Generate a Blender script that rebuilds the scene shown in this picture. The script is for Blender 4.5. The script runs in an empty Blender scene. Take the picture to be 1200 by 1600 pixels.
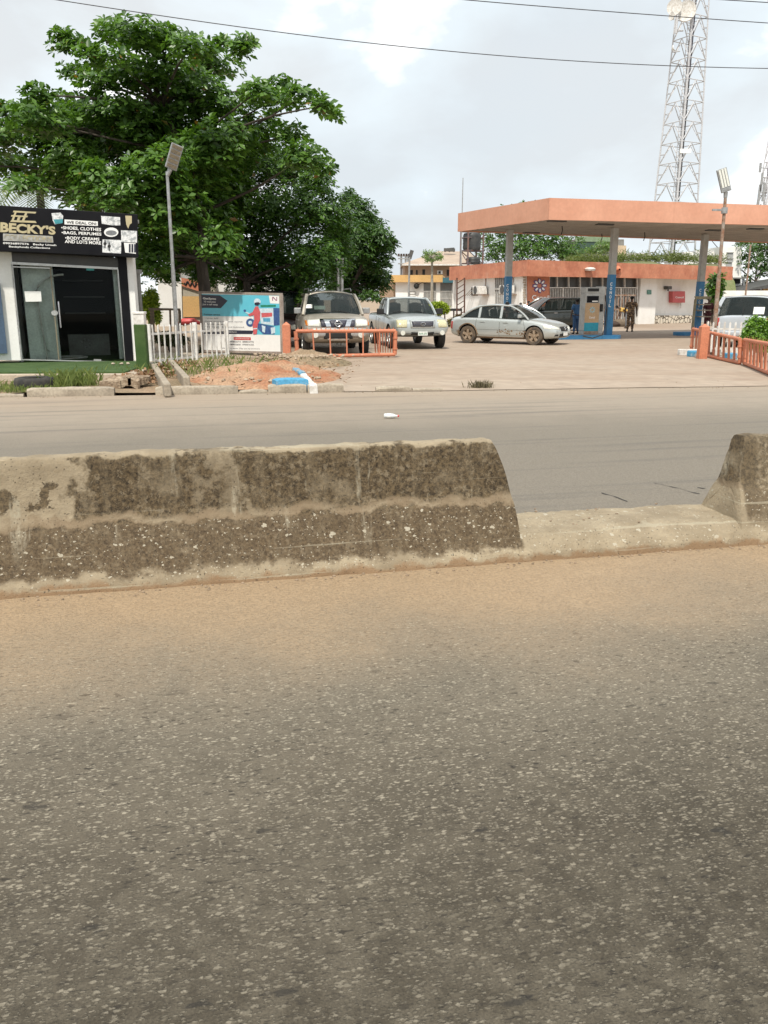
import bpy, bmesh, math, random
import numpy as np
from mathutils import Vector, Matrix
from mathutils.bvhtree import BVHTree
R = math.radians
random.seed(7); rng = np.random.default_rng(7)
S = bpy.context.scene
COL = S.collection

# ------------------------------------------------------------------ camera
FPX, CH, PIT = 1270.0, 1.6, math.atan(332/1270)
cd = bpy.data.cameras.new('camera'); cam = bpy.data.objects.new('camera', cd); COL.objects.link(cam)
cam.location = (0, 0, CH); cam.rotation_euler = (math.pi/2-PIT, 0, 0)
cd.sensor_fit = 'VERTICAL'; cd.sensor_height = 24; cd.lens = 24*FPX/1600
cd.clip_start = .05; cd.clip_end = 3000
S.camera = cam
S.render.resolution_x = 768; S.render.resolution_y = 1024
S.view_settings.view_transform = 'Standard'; S.view_settings.look = 'None'
S.view_settings.gamma = 1; S.view_settings.exposure = 0.1

# ------------------------------------------------------------------ world
SUN_EL, SUN_AZ = R(57), R(192)          # azimuth clockwise from +Y: behind the camera
w = bpy.data.worlds.new('World'); S.world = w; w.use_nodes = True
nt = w.node_tree; nt.nodes.clear(); N = nt.nodes.new; L = nt.links.new
out = N('ShaderNodeOutputWorld'); bg = N('ShaderNodeBackground'); bg.inputs[1].default_value = 0.106
sky = N('ShaderNodeTexSky'); sky.sky_type = 'NISHITA'; sky.sun_disc = False
sky.sun_elevation = SUN_EL; sky.sun_rotation = SUN_AZ; sky.dust_density = 4; sky.air_density = 1.0
tc = N('ShaderNodeTexCoord')
mp = N('ShaderNodeMapping'); mp.inputs['Scale'].default_value = (1, 1, 1.9); mp.inputs['Location'].default_value = (3.1, .4, .22)
L(tc.outputs['Generated'], mp.inputs[0])
n1 = N('ShaderNodeTexNoise'); n1.inputs['Scale'].default_value = 3.2; n1.inputs['Detail'].default_value = 7; n1.inputs['Roughness'].default_value = .5
n1.inputs['Distortion'].default_value = .15
n2 = N('ShaderNodeTexNoise'); n2.inputs['Scale'].default_value = 1.7; n2.inputs['Detail'].default_value = 4
L(mp.outputs[0], n1.inputs[0]); L(mp.outputs[0], n2.inputs[0])
r0 = N('ShaderNodeValToRGB'); r0.color_ramp.elements[0].position = .36; r0.color_ramp.elements[1].position = .55
r0.color_ramp.elements[0].color = (.7, .7, .7, 1)
L(n2.outputs[0], r0.inputs[0])
r1 = N('ShaderNodeValToRGB'); e = r1.color_ramp.elements     # cloud tone: grey bases to white tops
e[0].position = .38; e[0].color = (7.0, 7.35, 7.6, 1); e[1].position = .55; e[1].color = (11.5, 11.5, 11.5, 1)
m_ = e.new(.500); m_.color = (7.9, 8.65, 9.1, 1)
L(n1.outputs[0], r1.inputs[0])
mx = N('ShaderNodeMix'); mx.data_type = 'RGBA'
skb = N('ShaderNodeMix'); skb.data_type = 'RGBA'; skb.inputs[0].default_value = .72
L(sky.outputs[0], skb.inputs[6]); skb.inputs[7].default_value = (7.5, 8.7, 9.5, 1)
L(r0.outputs[0], mx.inputs[0]); L(skb.outputs[2], mx.inputs[6]); L(r1.outputs[0], mx.inputs[7])
L(mx.outputs[2], bg.inputs[0]); L(bg.outputs[0], out.inputs[0])

# ------------------------------------------------------------------ sun
sl = bpy.data.lights.new('sun', 'SUN'); sl.energy = 4.0; sl.angle = R(2.5); sl.color = (1, .94, .84)
so = bpy.data.objects.new('sun', sl); COL.objects.link(so)
sd = Vector((math.sin(SUN_AZ)*math.cos(SUN_EL), math.cos(SUN_AZ)*math.cos(SUN_EL), math.sin(SUN_EL)))
so.rotation_euler = sd.to_track_quat('Z', 'Y').to_euler(); so.location = (0, 0, 40)

# ------------------------------------------------------------------ helpers: measuring from the photo
cP, sP = math.cos(PIT), math.sin(PIT)
def ray(x, y):
    u = (x-600)/FPX; v = -(y-800)/FPX
    return Vector((u, cP+v*sP, -sP+v*cP))
def at(x, y, Y=None, z=None):
    r = ray(x, y)
    k = Y/r.y if Y is not None else (z-CH)/r.z
    return Vector((r.x*k, r.y*k, CH+r.z*k))
class Fac:
    """vertical wall plane through two ground points, measured with photo points"""
    def __init__(s, a, b):
        s.o = Vector((a[0], a[1], 0)); s.d = (Vector((b[0], b[1], 0))-s.o).normalized()
        s.n = Vector((s.d.y, -s.d.x, 0))          # towards the camera
    def pt(s, x, y, off=0):
        r = ray(x, y); c = Vector((0, 0, CH))
        k = (s.o-c).dot(s.n)/r.dot(s.n)
        return c+r*k+s.n*off

# ------------------------------------------------------------------ helpers: materials
def mat(name, col, col2=None, scale=2.0, rough=.75, metal=0, bump=0, bscale=60, lo=.4, hi=.65, det=6, coat=0, fine=.12, fscale=25, spec=.5, stretch=None):
    m = bpy.data.materials.new(name); m.use_nodes = True; t = m.node_tree; n = t.nodes; l = t.links
    b = n['Principled BSDF']; b.inputs['Roughness'].default_value = rough; b.inputs['Metallic'].default_value = metal
    b.inputs['Coat Weight'].default_value = coat; b.inputs['Specular IOR Level'].default_value = spec
    c = n.new('ShaderNodeTexCoord'); src = c.outputs['Object']
    if stretch:
        mm = n.new('ShaderNodeMapping'); mm.inputs['Scale'].default_value = stretch; l.new(src, mm.inputs[0]); src = mm.outputs[0]
    if col2 is None: col2 = tuple(v*.8 for v in col)
    a = n.new('ShaderNodeTexNoise'); a.inputs['Scale'].default_value = scale; a.inputs['Detail'].default_value = det; a.inputs['Roughness'].default_value = .62
    l.new(src, a.inputs[0])
    r = n.new('ShaderNodeMapRange'); r.inputs[1].default_value = lo; r.inputs[2].default_value = hi; l.new(a.outputs[0], r.inputs[0])
    x = n.new('ShaderNodeMix'); x.data_type = 'RGBA'; x.inputs[6].default_value = (*col, 1); x.inputs[7].default_value = (*col2, 1); l.new(r.outputs[0], x.inputs[0])
    f = n.new('ShaderNodeTexNoise'); f.inputs['Scale'].default_value = fscale; f.inputs['Detail'].default_value = 4; l.new(src, f.inputs[0])
    fr = n.new('ShaderNodeMapRange'); fr.inputs[1].default_value = .3; fr.inputs[2].default_value = .7; fr.inputs[3].default_value = 1-fine; fr.inputs[4].default_value = 1+fine
    l.new(f.outputs[0], fr.inputs[0])
    y = n.new('ShaderNodeMix'); y.data_type = 'RGBA'; y.blend_type = 'MULTIPLY'; y.inputs[0].default_value = 1
    l.new(x.outputs[2], y.inputs[6]); l.new(fr.outputs[0], y.inputs[7]); l.new(y.outputs[2], b.inputs['Base Color'])
    if bump:
        k = n.new('ShaderNodeTexNoise'); k.inputs['Scale'].default_value = bscale; k.inputs['Detail'].default_value = 5; l.new(src, k.inputs[0])
        bp = n.new('ShaderNodeBump'); bp.inputs['Strength'].default_value = 1; bp.inputs['Distance'].default_value = bump; l.new(k.outputs[0], bp.inputs['Height']); l.new(bp.outputs[0], b.inputs['Normal'])
    return m
def stain(m, col, scale, lo, hi, k, stretch=None, det=5, rough=None):
    n, l = m.node_tree.nodes, m.node_tree.links; b = n['Principled BSDF']; src = b.inputs['Base Color'].links[0].from_socket
    c = n.new('ShaderNodeTexCoord'); v = c.outputs['Object']
    if stretch: mm = n.new('ShaderNodeMapping'); mm.inputs['Scale'].default_value = stretch; l.new(v, mm.inputs[0]); v = mm.outputs[0]
    a = n.new('ShaderNodeTexNoise'); a.inputs['Scale'].default_value = scale; a.inputs['Detail'].default_value = det; a.inputs['Roughness'].default_value = .65; l.new(v, a.inputs[0])
    r = n.new('ShaderNodeMapRange'); r.inputs[1].default_value = lo; r.inputs[2].default_value = hi; r.inputs[4].default_value = k; l.new(a.outputs[0], r.inputs[0])
    x = n.new('ShaderNodeMix'); x.data_type = 'RGBA'; l.new(r.outputs[0], x.inputs[0]); l.new(src, x.inputs[6]); x.inputs[7].default_value = (*col, 1); l.new(x.outputs[2], b.inputs['Base Color']); return m
def nodes_of(m): return m.node_tree.nodes, m.node_tree.links
def glass(name, tint=(.03, .04, .04), opacity=.6, rough=.04):
    m = bpy.data.materials.new(name); m.use_nodes = True; n, l = nodes_of(m); n.clear()
    o = n.new('ShaderNodeOutputMaterial'); tr = n.new('ShaderNodeBsdfTransparent'); tr.inputs[0].default_value = (.94, .97, .955, 1)
    p = n.new('ShaderNodeBsdfPrincipled'); p.inputs['Base Color'].default_value = (*tint, 1); p.inputs['Roughness'].default_value = rough; p.inputs['IOR'].default_value = 1.5
    fr = n.new('ShaderNodeFresnel'); fr.inputs[0].default_value = 1.45
    ad = n.new('ShaderNodeMath'); ad.operation = 'ADD'; ad.use_clamp = True; ad.inputs[1].default_value = opacity; l.new(fr.outputs[0], ad.inputs[0])
    x = n.new('ShaderNodeMixShader'); l.new(ad.outputs[0], x.inputs[0]); l.new(tr.outputs[0], x.inputs[1]); l.new(p.outputs[0], x.inputs[2]); l.new(x.outputs[0], o.inputs[0])
    return m
def leafmat(name, dark, light, trans=.3, rough=.45, odd=None):
    m = bpy.data.materials.new(name); m.use_nodes = True; n, l = nodes_of(m); b = n['Principled BSDF']; o = n['Material Output']
    g = n.new('ShaderNodeNewGeometry'); r = n.new('ShaderNodeValToRGB'); r.color_ramp.elements[0].color = (*dark, 1); r.color_ramp.elements[1].color = (*light, 1)
    if odd:
        r.color_ramp.elements[1].position = .993; q = r.color_ramp.elements.new(.996); q.color = (*odd, 1)
    l.new(g.outputs['Random Per Island'], r.inputs[0]); l.new(r.outputs[0], b.inputs['Base Color']); b.inputs['Roughness'].default_value = rough
    t = n.new('ShaderNodeBsdfTranslucent')
    mu = n.new('ShaderNodeMix'); mu.data_type = 'RGBA'; mu.blend_type = 'MULTIPLY'; mu.inputs[0].default_value = 1; mu.inputs[7].default_value = (1.6, 1.7, .6, 1); l.new(r.outputs[0], mu.inputs[6]); l.new(mu.outputs[2], t.inputs[0])
    x = n.new('ShaderNodeMixShader'); x.inputs[0].default_value = trans; l.new(b.outputs[0], x.inputs[1]); l.new(t.outputs[0], x.inputs[2]); l.new(x.outputs[0], o.inputs[0])
    return m

# ------------------------------------------------------------------ helpers: meshes
ORG = {}
def thing(name, label, cat, loc, rotz=0, group=None):
    o = bpy.data.objects.new(name, None); COL.objects.link(o); o.location = loc; o.rotation_euler = (0, 0, rotz); o.empty_display_size = .3
    o['label'] = label; o['category'] = cat
    if group: o['group'] = group
    ORG[o] = Vector(loc)
    return o
def local_thing(*a, **k):
    o = thing(*a, **k); ORG[o] = Vector((0, 0, 0)); return o
class MB:
    def __init__(s): s.v = []; s.f = []; s.m = []; s.mi = 0
    def poly(s, pts):
        i = len(s.v); s.v += [Vector(p) for p in pts]; s.f.append(list(range(i, i+len(pts)))); s.m.append(s.mi); return s
    def hull(s, lo, hi):
        """two matching rings -> closed solid"""
        n = len(lo); i = len(s.v); s.v += [Vector(p) for p in lo]+[Vector(p) for p in hi]
        s.f.append([i+k for k in range(n)][::-1]); s.f.append([i+n+k for k in range(n)])
        for k in range(n): s.f.append([i+k, i+(k+1) % n, i+n+(k+1) % n, i+n+k])
        s.m += [s.mi]*(n+2); return s
    def box(s, c, d, rz=0, rx=0, ry=0):
        M = Matrix.Rotation(rz, 3, 'Z') @ Matrix.Rotation(ry, 3, 'Y') @ Matrix.Rotation(rx, 3, 'X'); c = Vector(c)
        q = [(-1, -1), (1, -1), (1, 1), (-1, 1)]
        return s.hull([c+M @ Vector((a*d[0]/2, b*d[1]/2, -d[2]/2)) for a, b in q], [c+M @ Vector((a*d[0]/2, b*d[1]/2, d[2]/2)) for a, b in q])
    def beam(s, a, b, wd, ht, up=(0, 0, 1)):
        a = Vector(a); b = Vector(b); t = (b-a).normalized(); u = Vector(up)
        if abs(t.dot(u)) > .98: u = Vector((0, 1, 0))
        x = t.cross(u).normalized(); y = x.cross(t).normalized()
        q = [(-1, -1), (1, -1), (1, 1), (-1, 1)]
        return s.hull([a+x*p*wd/2+y*r*ht/2 for p, r in q], [b+x*p*wd/2+y*r*ht/2 for p, r in q])
    def tube(s, a, b, r0, r1=None, n=10):
        a = Vector(a); b = Vector(b); r1 = r0 if r1 is None else r1; t = (b-a).normalized(); u = Vector((0, 0, 1)) if abs(t.z) < .95 else Vector((1, 0, 0))
        x = t.cross(u).normalized(); y = x.cross(t).normalized()
        A = [2*math.pi*k/n for k in range(n)]
        return s.hull([a+(x*math.cos(q)+y*math.sin(q))*r0 for q in A], [b+(x*math.cos(q)+y*math.sin(q))*r1 for q in A])
    def path(s, pts, r, n=8, taper=None):
        pts = [Vector(p) for p in pts]; m = len(pts); i = len(s.v)
        for k, p in enumerate(pts):
            t = (pts[min(k+1, m-1)]-pts[max(k-1, 0)]).normalized(); u = Vector((0, 0, 1)) if abs(t.z) < .9 else Vector((1, 0, 0))
            x = t.cross(u).normalized(); y = x.cross(t).normalized(); rr = r if taper is None else r+(taper-r)*k/(m-1)
            if isinstance(r, (list, tuple)): rr = r[k]
            s.v += [p+(x*math.cos(2*math.pi*q/n)+y*math.sin(2*math.pi*q/n))*rr for q in range(n)]
        for k in range(m-1):
            for q in range(n): s.f.append([i+k*n+q, i+k*n+(q+1) % n, i+(k+1)*n+(q+1) % n, i+(k+1)*n+q]); s.m.append(s.mi)
        s.f.append([i+q for q in range(n)][::-1]); s.f.append([i+(m-1)*n+q for q in range(n)]); s.m += [s.mi]*2; return s
    def lathe(s, prof, c=(0, 0, 0), axis='Z', n=24):
        c = Vector(c); i = len(s.v); m = len(prof)
        for k in range(n):
            a = 2*math.pi*k/n; ca, sa = math.cos(a), math.sin(a)
            for r, h in prof:
                p = {'Z': (r*ca, r*sa, h), 'Y': (r*ca, h, r*sa), 'X': (h, r*ca, r*sa)}[axis]; s.v.append(c+Vector(p))
        for k in range(n):
            for j in range(m-1): s.f.append([i+k*m+j, i+((k+1) % n)*m+j, i+((k+1) % n)*m+j+1, i+k*m+j+1]); s.m.append(s.mi)
        return s
    def ball(s, c, r, n=10, sq=(1, 1, 1)):
        c = Vector(c); i = len(s.v); m = n//2+1
        for a in range(m):
            th = math.pi*a/(m-1)
            for b in range(n):
                ph = 2*math.pi*b/n; s.v.append(c+Vector((r*sq[0]*math.sin(th)*math.cos(ph), r*sq[1]*math.sin(th)*math.sin(ph), r*sq[2]*math.cos(th))))
        for a in range(m-1):
            for b in range(n): s.f.append([i+a*n+b, i+(a+1)*n+b, i+(a+1)*n+(b+1) % n, i+a*n+(b+1) % n]); s.m.append(s.mi)
        return s
    def fprism(s, F, px, o0, o1):
        return s.hull([F.pt(x, y, o0) for x, y in px], [F.pt(x, y, o1) for x, y in px])
    def frect(s, F, x0, y0, x1, y1, o0, o1, sl=0):
        """rect in photo px on facade F; sl: slope"""
        return s.fprism(F, [(x0, y0), (x1, y0+sl*(x1-x0)), (x1, y1+sl*(x1-x0)), (x0, y1)], o0, o1)
    def build(s, name, mats, parent=None, smooth=False, bevel=0, bseg=2, sub=0, angle=35, **tags):
        me = bpy.data.meshes.new(name)
        if parent is None:
            a = np.array([tuple(v) for v in s.v]); org = Vector(((a[:, 0].min()+a[:, 0].max())/2, (a[:, 1].min()+a[:, 1].max())/2, a[:, 2].min()))
        else: org = ORG[parent]
        me.from_pydata([tuple(v-org) for v in s.v], [], s.f)
        if not isinstance(mats, (list, tuple)): mats = [mats]
        for m in mats: me.materials.append(m)
        me.polygons.foreach_set('material_index', s.m)
        bm = bmesh.new(); bm.from_mesh(me); bmesh.ops.remove_doubles(bm, verts=bm.verts, dist=1e-5); bmesh.ops.recalc_face_normals(bm, faces=bm.faces); bm.to_mesh(me); bm.free()
        if smooth:
            me.polygons.foreach_set('use_smooth', [True]*len(me.polygons)); me.set_sharp_from_angle(angle=R(angle))
        o = bpy.data.objects.new(name, me); COL.objects.link(o)
        if parent is not None: o.parent = parent; ORG[o] = org
        else: o.location = org; ORG[o] = org
        if bevel:
            b = o.modifiers.new('bevel', 'BEVEL'); b.width = bevel; b.segments = bseg; b.limit_method = 'ANGLE'; b.angle_limit = R(40)
        if sub:
            b = o.modifiers.new('sub', 'SUBSURF'); b.levels = sub; b.render_levels = sub
        for k, v in tags.items(): o[k] = v
        return o
def top(mb, name, m, label, cat, group=None, **k):
    o = mb.build(name, m, None, **k); o['label'] = label; o['category'] = cat
    if group: o['group'] = group
    return o
def struct(mb, name, m, **k):
    o = mb.build(name, m, None, **k); o['kind'] = 'structure'; return o
def copy_tree(o, loc, rz=None, label=None, parent=None):
    c = o.copy(); COL.objects.link(c)
    if parent is None:
        c.location = loc
        if rz is not None: c.rotation_euler = (0, 0, rz)
        if label: c['label'] = label
    else: c.parent = parent
    for ch in [q for q in bpy.data.objects if q.parent == o]: copy_tree(ch, None, parent=c)
    return c
def grid_mesh(nx, ny, fn):
    mb = MB()
    for j in range(ny+1):
        for i in range(nx+1): mb.v.append(Vector(fn(i/nx, j/ny)))
    for j in range(ny):
        for i in range(nx): mb.f.append([j*(nx+1)+i, j*(nx+1)+i+1, (j+1)*(nx+1)+i+1, (j+1)*(nx+1)+i]); mb.m.append(0)
    return mb
_rt = [[[random.random() for _ in range(17)] for _ in range(17)] for _ in range(17)]
def vn(x, y, z=0):
    xi, yi, zi = math.floor(x), math.floor(y), math.floor(z); fx, fy, fz = x-xi, y-yi, z-zi
    s = lambda t: t*t*(3-2*t); fx, fy, fz = s(fx), s(fy), s(fz); g = lambda a, b, c: _rt[a % 17][b % 17][c % 17]
    l = lambda a, b, t: a+(b-a)*t
    return l(l(l(g(xi, yi, zi), g(xi+1, yi, zi), fx), l(g(xi, yi+1, zi), g(xi+1, yi+1, zi), fx), fy), l(l(g(xi, yi, zi+1), g(xi+1, yi, zi+1), fx), l(g(xi, yi+1, zi+1), g(xi+1, yi+1, zi+1), fx), fy), fz)*2-1
def fbm(x, y, z=0, o=4): return sum(vn(x*2**k, y*2**k, z*2**k)/2**k for k in range(o))
def text_raw(body, bold=0.0, ext=0.0, spacing=1.0):
    cu = bpy.data.curves.new('t', 'FONT'); cu.body = body; cu.offset = bold; cu.extrude = ext; cu.resolution_u = 3; cu.space_character = spacing
    ob = bpy.data.objects.new('t', cu); COL.objects.link(ob); dg = bpy.context.evaluated_depsgraph_get(); dg.update()
    me = bpy.data.meshes.new_from_object(ob.evaluated_get(dg)); bpy.data.objects.remove(ob); bpy.data.curves.remove(cu); return me
def ftext(name, body, F, box, off, m, parent, bold=.02, sl=0.0, label=None, corners=None, mir=False):
    """text fitted to a photo box x0,y0,x1,y1 on facade F"""
    me = text_raw(body, bold); n = len(me.vertices); a = np.empty(n*3); me.vertices.foreach_get('co', a); a = a.reshape(-1, 3)
    lo, hi = a.min(0), a.max(0); x0, y0, x1, y1 = box or (0, 0, 1, 1)
    C = corners or [(x0, y0), (x1, y0+sl*(x1-x0)), (x1, y1+sl*(x1-x0)), (x0, y1)]
    TL, TR, BR, BL = [F.pt(*c, off) for c in C]; org = ORG[parent]
    for i in range(n):
        u = (a[i, 0]-lo[0])/(hi[0]-lo[0]); v = (a[i, 1]-lo[1])/(hi[1]-lo[1])
        me.vertices[i].co = BL*(1-u)*(1-v)+BR*u*(1-v)+TR*u*v+TL*(1-u)*v-org
    me.materials.append(m); o = bpy.data.objects.new(name, me); COL.objects.link(o); o.parent = parent; ORG[o] = org
    if label: o['label'] = label
    return o
def ltext(name, body, parent, loc, X, Yv, w_, h_, m, bold=.02):
    """text in local coords: centre loc, axes X (reading) and Yv (up)"""
    me = text_raw(body, bold); n = len(me.vertices); a = np.empty(n*3); me.vertices.foreach_get('co', a); a = a.reshape(-1, 3); lo, hi = a.min(0), a.max(0)
    loc, X, Yv = Vector(loc), Vector(X), Vector(Yv)
    for i in range(n): me.vertices[i].co = loc+X*w_*((a[i, 0]-lo[0])/(hi[0]-lo[0])-.5)+Yv*h_*((a[i, 1]-lo[1])/(hi[1]-lo[1])-.5)-ORG[parent]
    me.materials.append(m); o = bpy.data.objects.new(name, me); COL.objects.link(o); o.parent = parent; ORG[o] = ORG[parent]
    return o

# foliage: rosettes of folded leaves as one mesh
def leaf_cloud(name, C, Nrm, per, ln, wd, m, parent=None, droop=.2, spread=1.0, **tags):
    C = np.asarray(C); n = len(C); Nrm = np.asarray(Nrm); Nrm /= np.linalg.norm(Nrm, axis=1)[:, None]+1e-9
    ref = rng.normal(size=(n, 3)); a = np.cross(Nrm, ref); a /= np.linalg.norm(a, axis=1)[:, None]; b = np.cross(Nrm, a)
    V = []; 
    for k in range(per):
        ph = 2*np.pi*(k+rng.random(n)*.7)/per; el = (rng.random(n)*.9-.15)*spread
        d = (a*np.cos(ph)[:, None]+b*np.sin(ph)[:, None])*np.cos(el)[:, None]+Nrm*np.sin(el)[:, None]; d[:, 2] -= droop*rng.random(n)
        d /= np.linalg.norm(d, axis=1)[:, None]
        L_ = ln*(.65+.6*rng.random(n))[:, None]; sd_ = np.cross(d, Nrm+rng.normal(size=(n, 3))*.35); sd_ /= np.linalg.norm(sd_, axis=1)[:, None]+1e-9
        up = np.cross(sd_, d); base = C+d*ln*.12
        V.append(np.stack([base, base+d*L_*.6+sd_*L_*wd*.5+up*L_*.06, base+d*L_-up*L_*.08, base+d*L_*.6-sd_*L_*wd*.5+up*L_*.06], 1))
    V = np.concatenate(V).reshape(-1, 3)
    if parent is None: org = np.array([V[:, 0].mean(), V[:, 1].mean(), V[:, 2].min()])
    else: org = np.array(ORG[parent])
    q = len(V)//4; me = bpy.data.meshes.new(name); me.vertices.add(len(V)); me.vertices.foreach_set('co', (V-org).astype(np.float32).ravel())
    i0 = np.arange(q)*4; F_ = np.stack([i0, i0+1, i0+2, i0, i0+2, i0+3], 1).ravel()
    me.loops.add(q*6); me.loops.foreach_set('vertex_index', F_.astype(np.int32)); me.polygons.add(q*2); me.polygons.foreach_set('loop_start', (np.arange(q*2)*3).astype(np.int32)); me.polygons.foreach_set('loop_total', np.full(q*2, 3, np.int32))
    me.update(); me.validate(); me.materials.append(m); o = bpy.data.objects.new(name, me); COL.objects.link(o); ORG[o] = Vector(org)
    if parent is not None: o.parent = parent
    else: o.location = Vector(org)
    for k_, v_ in tags.items(): o[k_] = v_
    return o
def ell_points(c, rad, n, shell=.55):
    d = rng.normal(size=(n, 3)); d /= np.linalg.norm(d, axis=1)[:, None]; r = (shell+(1-shell)*rng.random(n))[:, None]
    r = np.where(rng.random((n, 1)) < .25, rng.random((n, 1))**.5*shell, r)
    return np.asarray(c)+d*r*np.asarray(rad), d

# ================================================================== materials
M = {}
def setm(**k): M.update(k)
setm(conc=mat('concrete', (.36, .31, .24), (.26, .22, .17), 2.2, .9, bump=.004, bscale=70, fine=.2),
     white=mat('white_wall', (.80, .79, .76), (.68, .66, .61), .9, .8, lo=.45, hi=.75, fine=.04),
     white_p=mat('white_paint', (.72, .71, .68), (.5, .47, .42), 6, .6, fine=.08),
     grey=mat('grey_wall', (.22, .22, .21), (.16, .155, .14), 2, .85),
     black=mat('black_panel', (.006, .006, .008), (.010, .010, .012), 2, .5, fine=.03, spec=.15),
     dark=mat('dark', (.012, .012, .012), (.02, .02, .019), 3, .7),
     rubber=mat('rubber', (.02, .02, .02), (.05, .045, .038), 6, .85, bump=.002, bscale=90),
     alu=mat('aluminium', (.55, .56, .55), (.45, .45, .43), 5, .38, metal=.6),
     steel=mat('galvanised_steel', (.36, .37, .37), (.27, .27, .26), 8, .45, metal=.5, fine=.15),
     chrome=mat('chrome', (.75, .76, .77), (.6, .61, .62), 5, .15, metal=1, fine=.02),
     orange=mat('orange_paint', (.54, .20, .11), (.44, .15, .08), 2.0, .6, fine=.12),
     orange_w=mat('orange_fascia', (.62, .32, .215), (.56, .275, .18), .7, .7, fine=.05, fscale=8, det=5),
     orange_k=mat('orange_fascia_faded', (.50, .205, .12), (.39, .14, .08), 1.2, .75, fine=.10, fscale=5),
     blue=mat('blue_paint', (.03, .17, .36), (.05, .20, .36), 4, .55, fine=.15),
     blue_k=mat('kerb_blue_paint', (.07, .28, .46), (.28, .30, .30), 3, .8, lo=.5, hi=.62, fine=.2),
     post=mat('post_grey', (.42, .42, .40), (.33, .33, .30), 3, .5, fine=.1),
     soffit=mat('soffit', (.68, .60, .52), (.50, .42, .35), 1.5, .8, stretch=(.4, 3, 1), fine=.15),
     turf=mat('artificial_turf', (.045, .095, .02), (.075, .13, .035), 3, .95, bump=.02, bscale=160, fine=.45, fscale=120),
     rust=mat('rusty_steel', (.22, .11, .06), (.30, .26, .22), 5, .75, fine=.25),
     wood=mat('weathered_wood', (.16, .12, .08), (.09, .07, .05), 4, .85, stretch=(1, 1, 5)),
     bark=mat('bark', (.075, .06, .045), (.035, .028, .022), 5, .95, bump=.02, bscale=30, stretch=(1, 1, .35)),
     maroon=mat('maroon_cloth', (.07, .015, .02), None, 5, .9),
     cream=mat('cream_wall', (.55, .44, .30), (.46, .36, .25), 1.0, .85),
     tan=mat('tan_wall', (.36, .25, .17), (.30, .21, .145), 1.2, .85),
     roofm=mat('roof_sheet', (.42, .33, .25), (.34, .26, .20), 1.0, .6, fine=.08),
     yellow=mat('yellow_fascia', (.58, .36, .14), (.50, .31, .12), 1.5, .75),
     teal=mat('teal_fascia', (.035, .12, .15), None, 2, .7),
     tank=mat('black_tank', (.025, .027, .028), (.05, .05, .048), 3, .5),
     gold=mat('gold_lettering', (.55, .47, .28), (.48, .42, .26), 5, .4, metal=.3, fine=.05),
     wt=mat('white_lettering', (.82, .82, .80), (.78, .78, .76), 5, .5, fine=.02),
     cyan=mat('cyan_print', (.11, .50, .64), (.13, .53, .66), 3, .45, fine=.02),
     navy=mat('navy_print', (.02, .022, .045), None, 3, .5, fine=.02),
     red=mat('red_print', (.55, .07, .07), (.5, .06, .06), 6, .5, fine=.05),
     redbox=mat('faded_red_box', (.52, .10, .10), (.45, .09, .09), 4, .6),
     brown=mat('dark_brown', (.05, .03, .02), None, 3, .8),
     skin=mat('skin', (.085, .045, .028), (.07, .036, .022), 9, .55, fine=.05),
     hair=mat('hair', (.008, .007, .006), None, 9, .9),
     sand=mat('red_earth', (.37, .235, .145), (.31, .125, .06), 1.1, .95, bump=.02, bscale=35, fine=.3),
     paper=mat('paper', (.8, .8, .77), (.74, .74, .70), 4, .7, fine=.03),
     wglass=glass('window_glass', (.015, .018, .018), .55),
     sglass=glass('shop_glass', (.01, .012, .012), .06, .02),
     cglass=glass('car_glass', (.02, .028, .027), .52),
     lamp=mat('lamp_lens', (.7, .71, .66), (.55, .55, .48), 30, .12, fine=.2, fscale=60),
     yellamp=mat('aged_lamp_lens', (.62, .58, .38), (.45, .42, .28), 30, .15, fine=.2, fscale=60),
     amber=mat('amber_lens', (.6, .2, .03), None, 8, .2),
     plate=mat('number_plate', (.70, .72, .68), (.6, .62, .58), 12, .5),
     silver=mat('silver_paint', (.50, .53, .52), (.48, .51, .495), 1.0, .28, metal=.45, fine=.04, coat=.5),
     silver2=mat('bluish_silver_paint', (.45, .49, .49), (.39, .42, .41), 1.6, .30, metal=.4, fine=.04, coat=.5),
     bronze=mat('dusty_bronze_paint', (.42, .385, .325), (.24, .215, .17), 1.3, .42, metal=.35, fine=.08, coat=.3),
     dgreen=mat('dark_grey_green_paint', (.030, .036, .036), (.05, .056, .052), 1.4, .25, metal=.35, fine=.04, coat=.6),
     vanp=mat('pale_silver_paint', (.50, .54, .58), (.43, .46, .48), 1.4, .35, metal=.3, fine=.03, coat=.5),
     maroonp=mat('dark_maroon_paint', (.035, .012, .012), None, 1.4, .4, metal=.2, coat=.4),
     mud=mat('dried_mud', (.22, .15, .09), (.14, .09, .055), 14, .95, fine=.3),
     seat=mat('seat_fabric', (.05, .048, .045), None, 5, .9),
     plastic=mat('grey_plastic', (.06, .06, .06), (.09, .088, .08), 5, .6))

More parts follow.
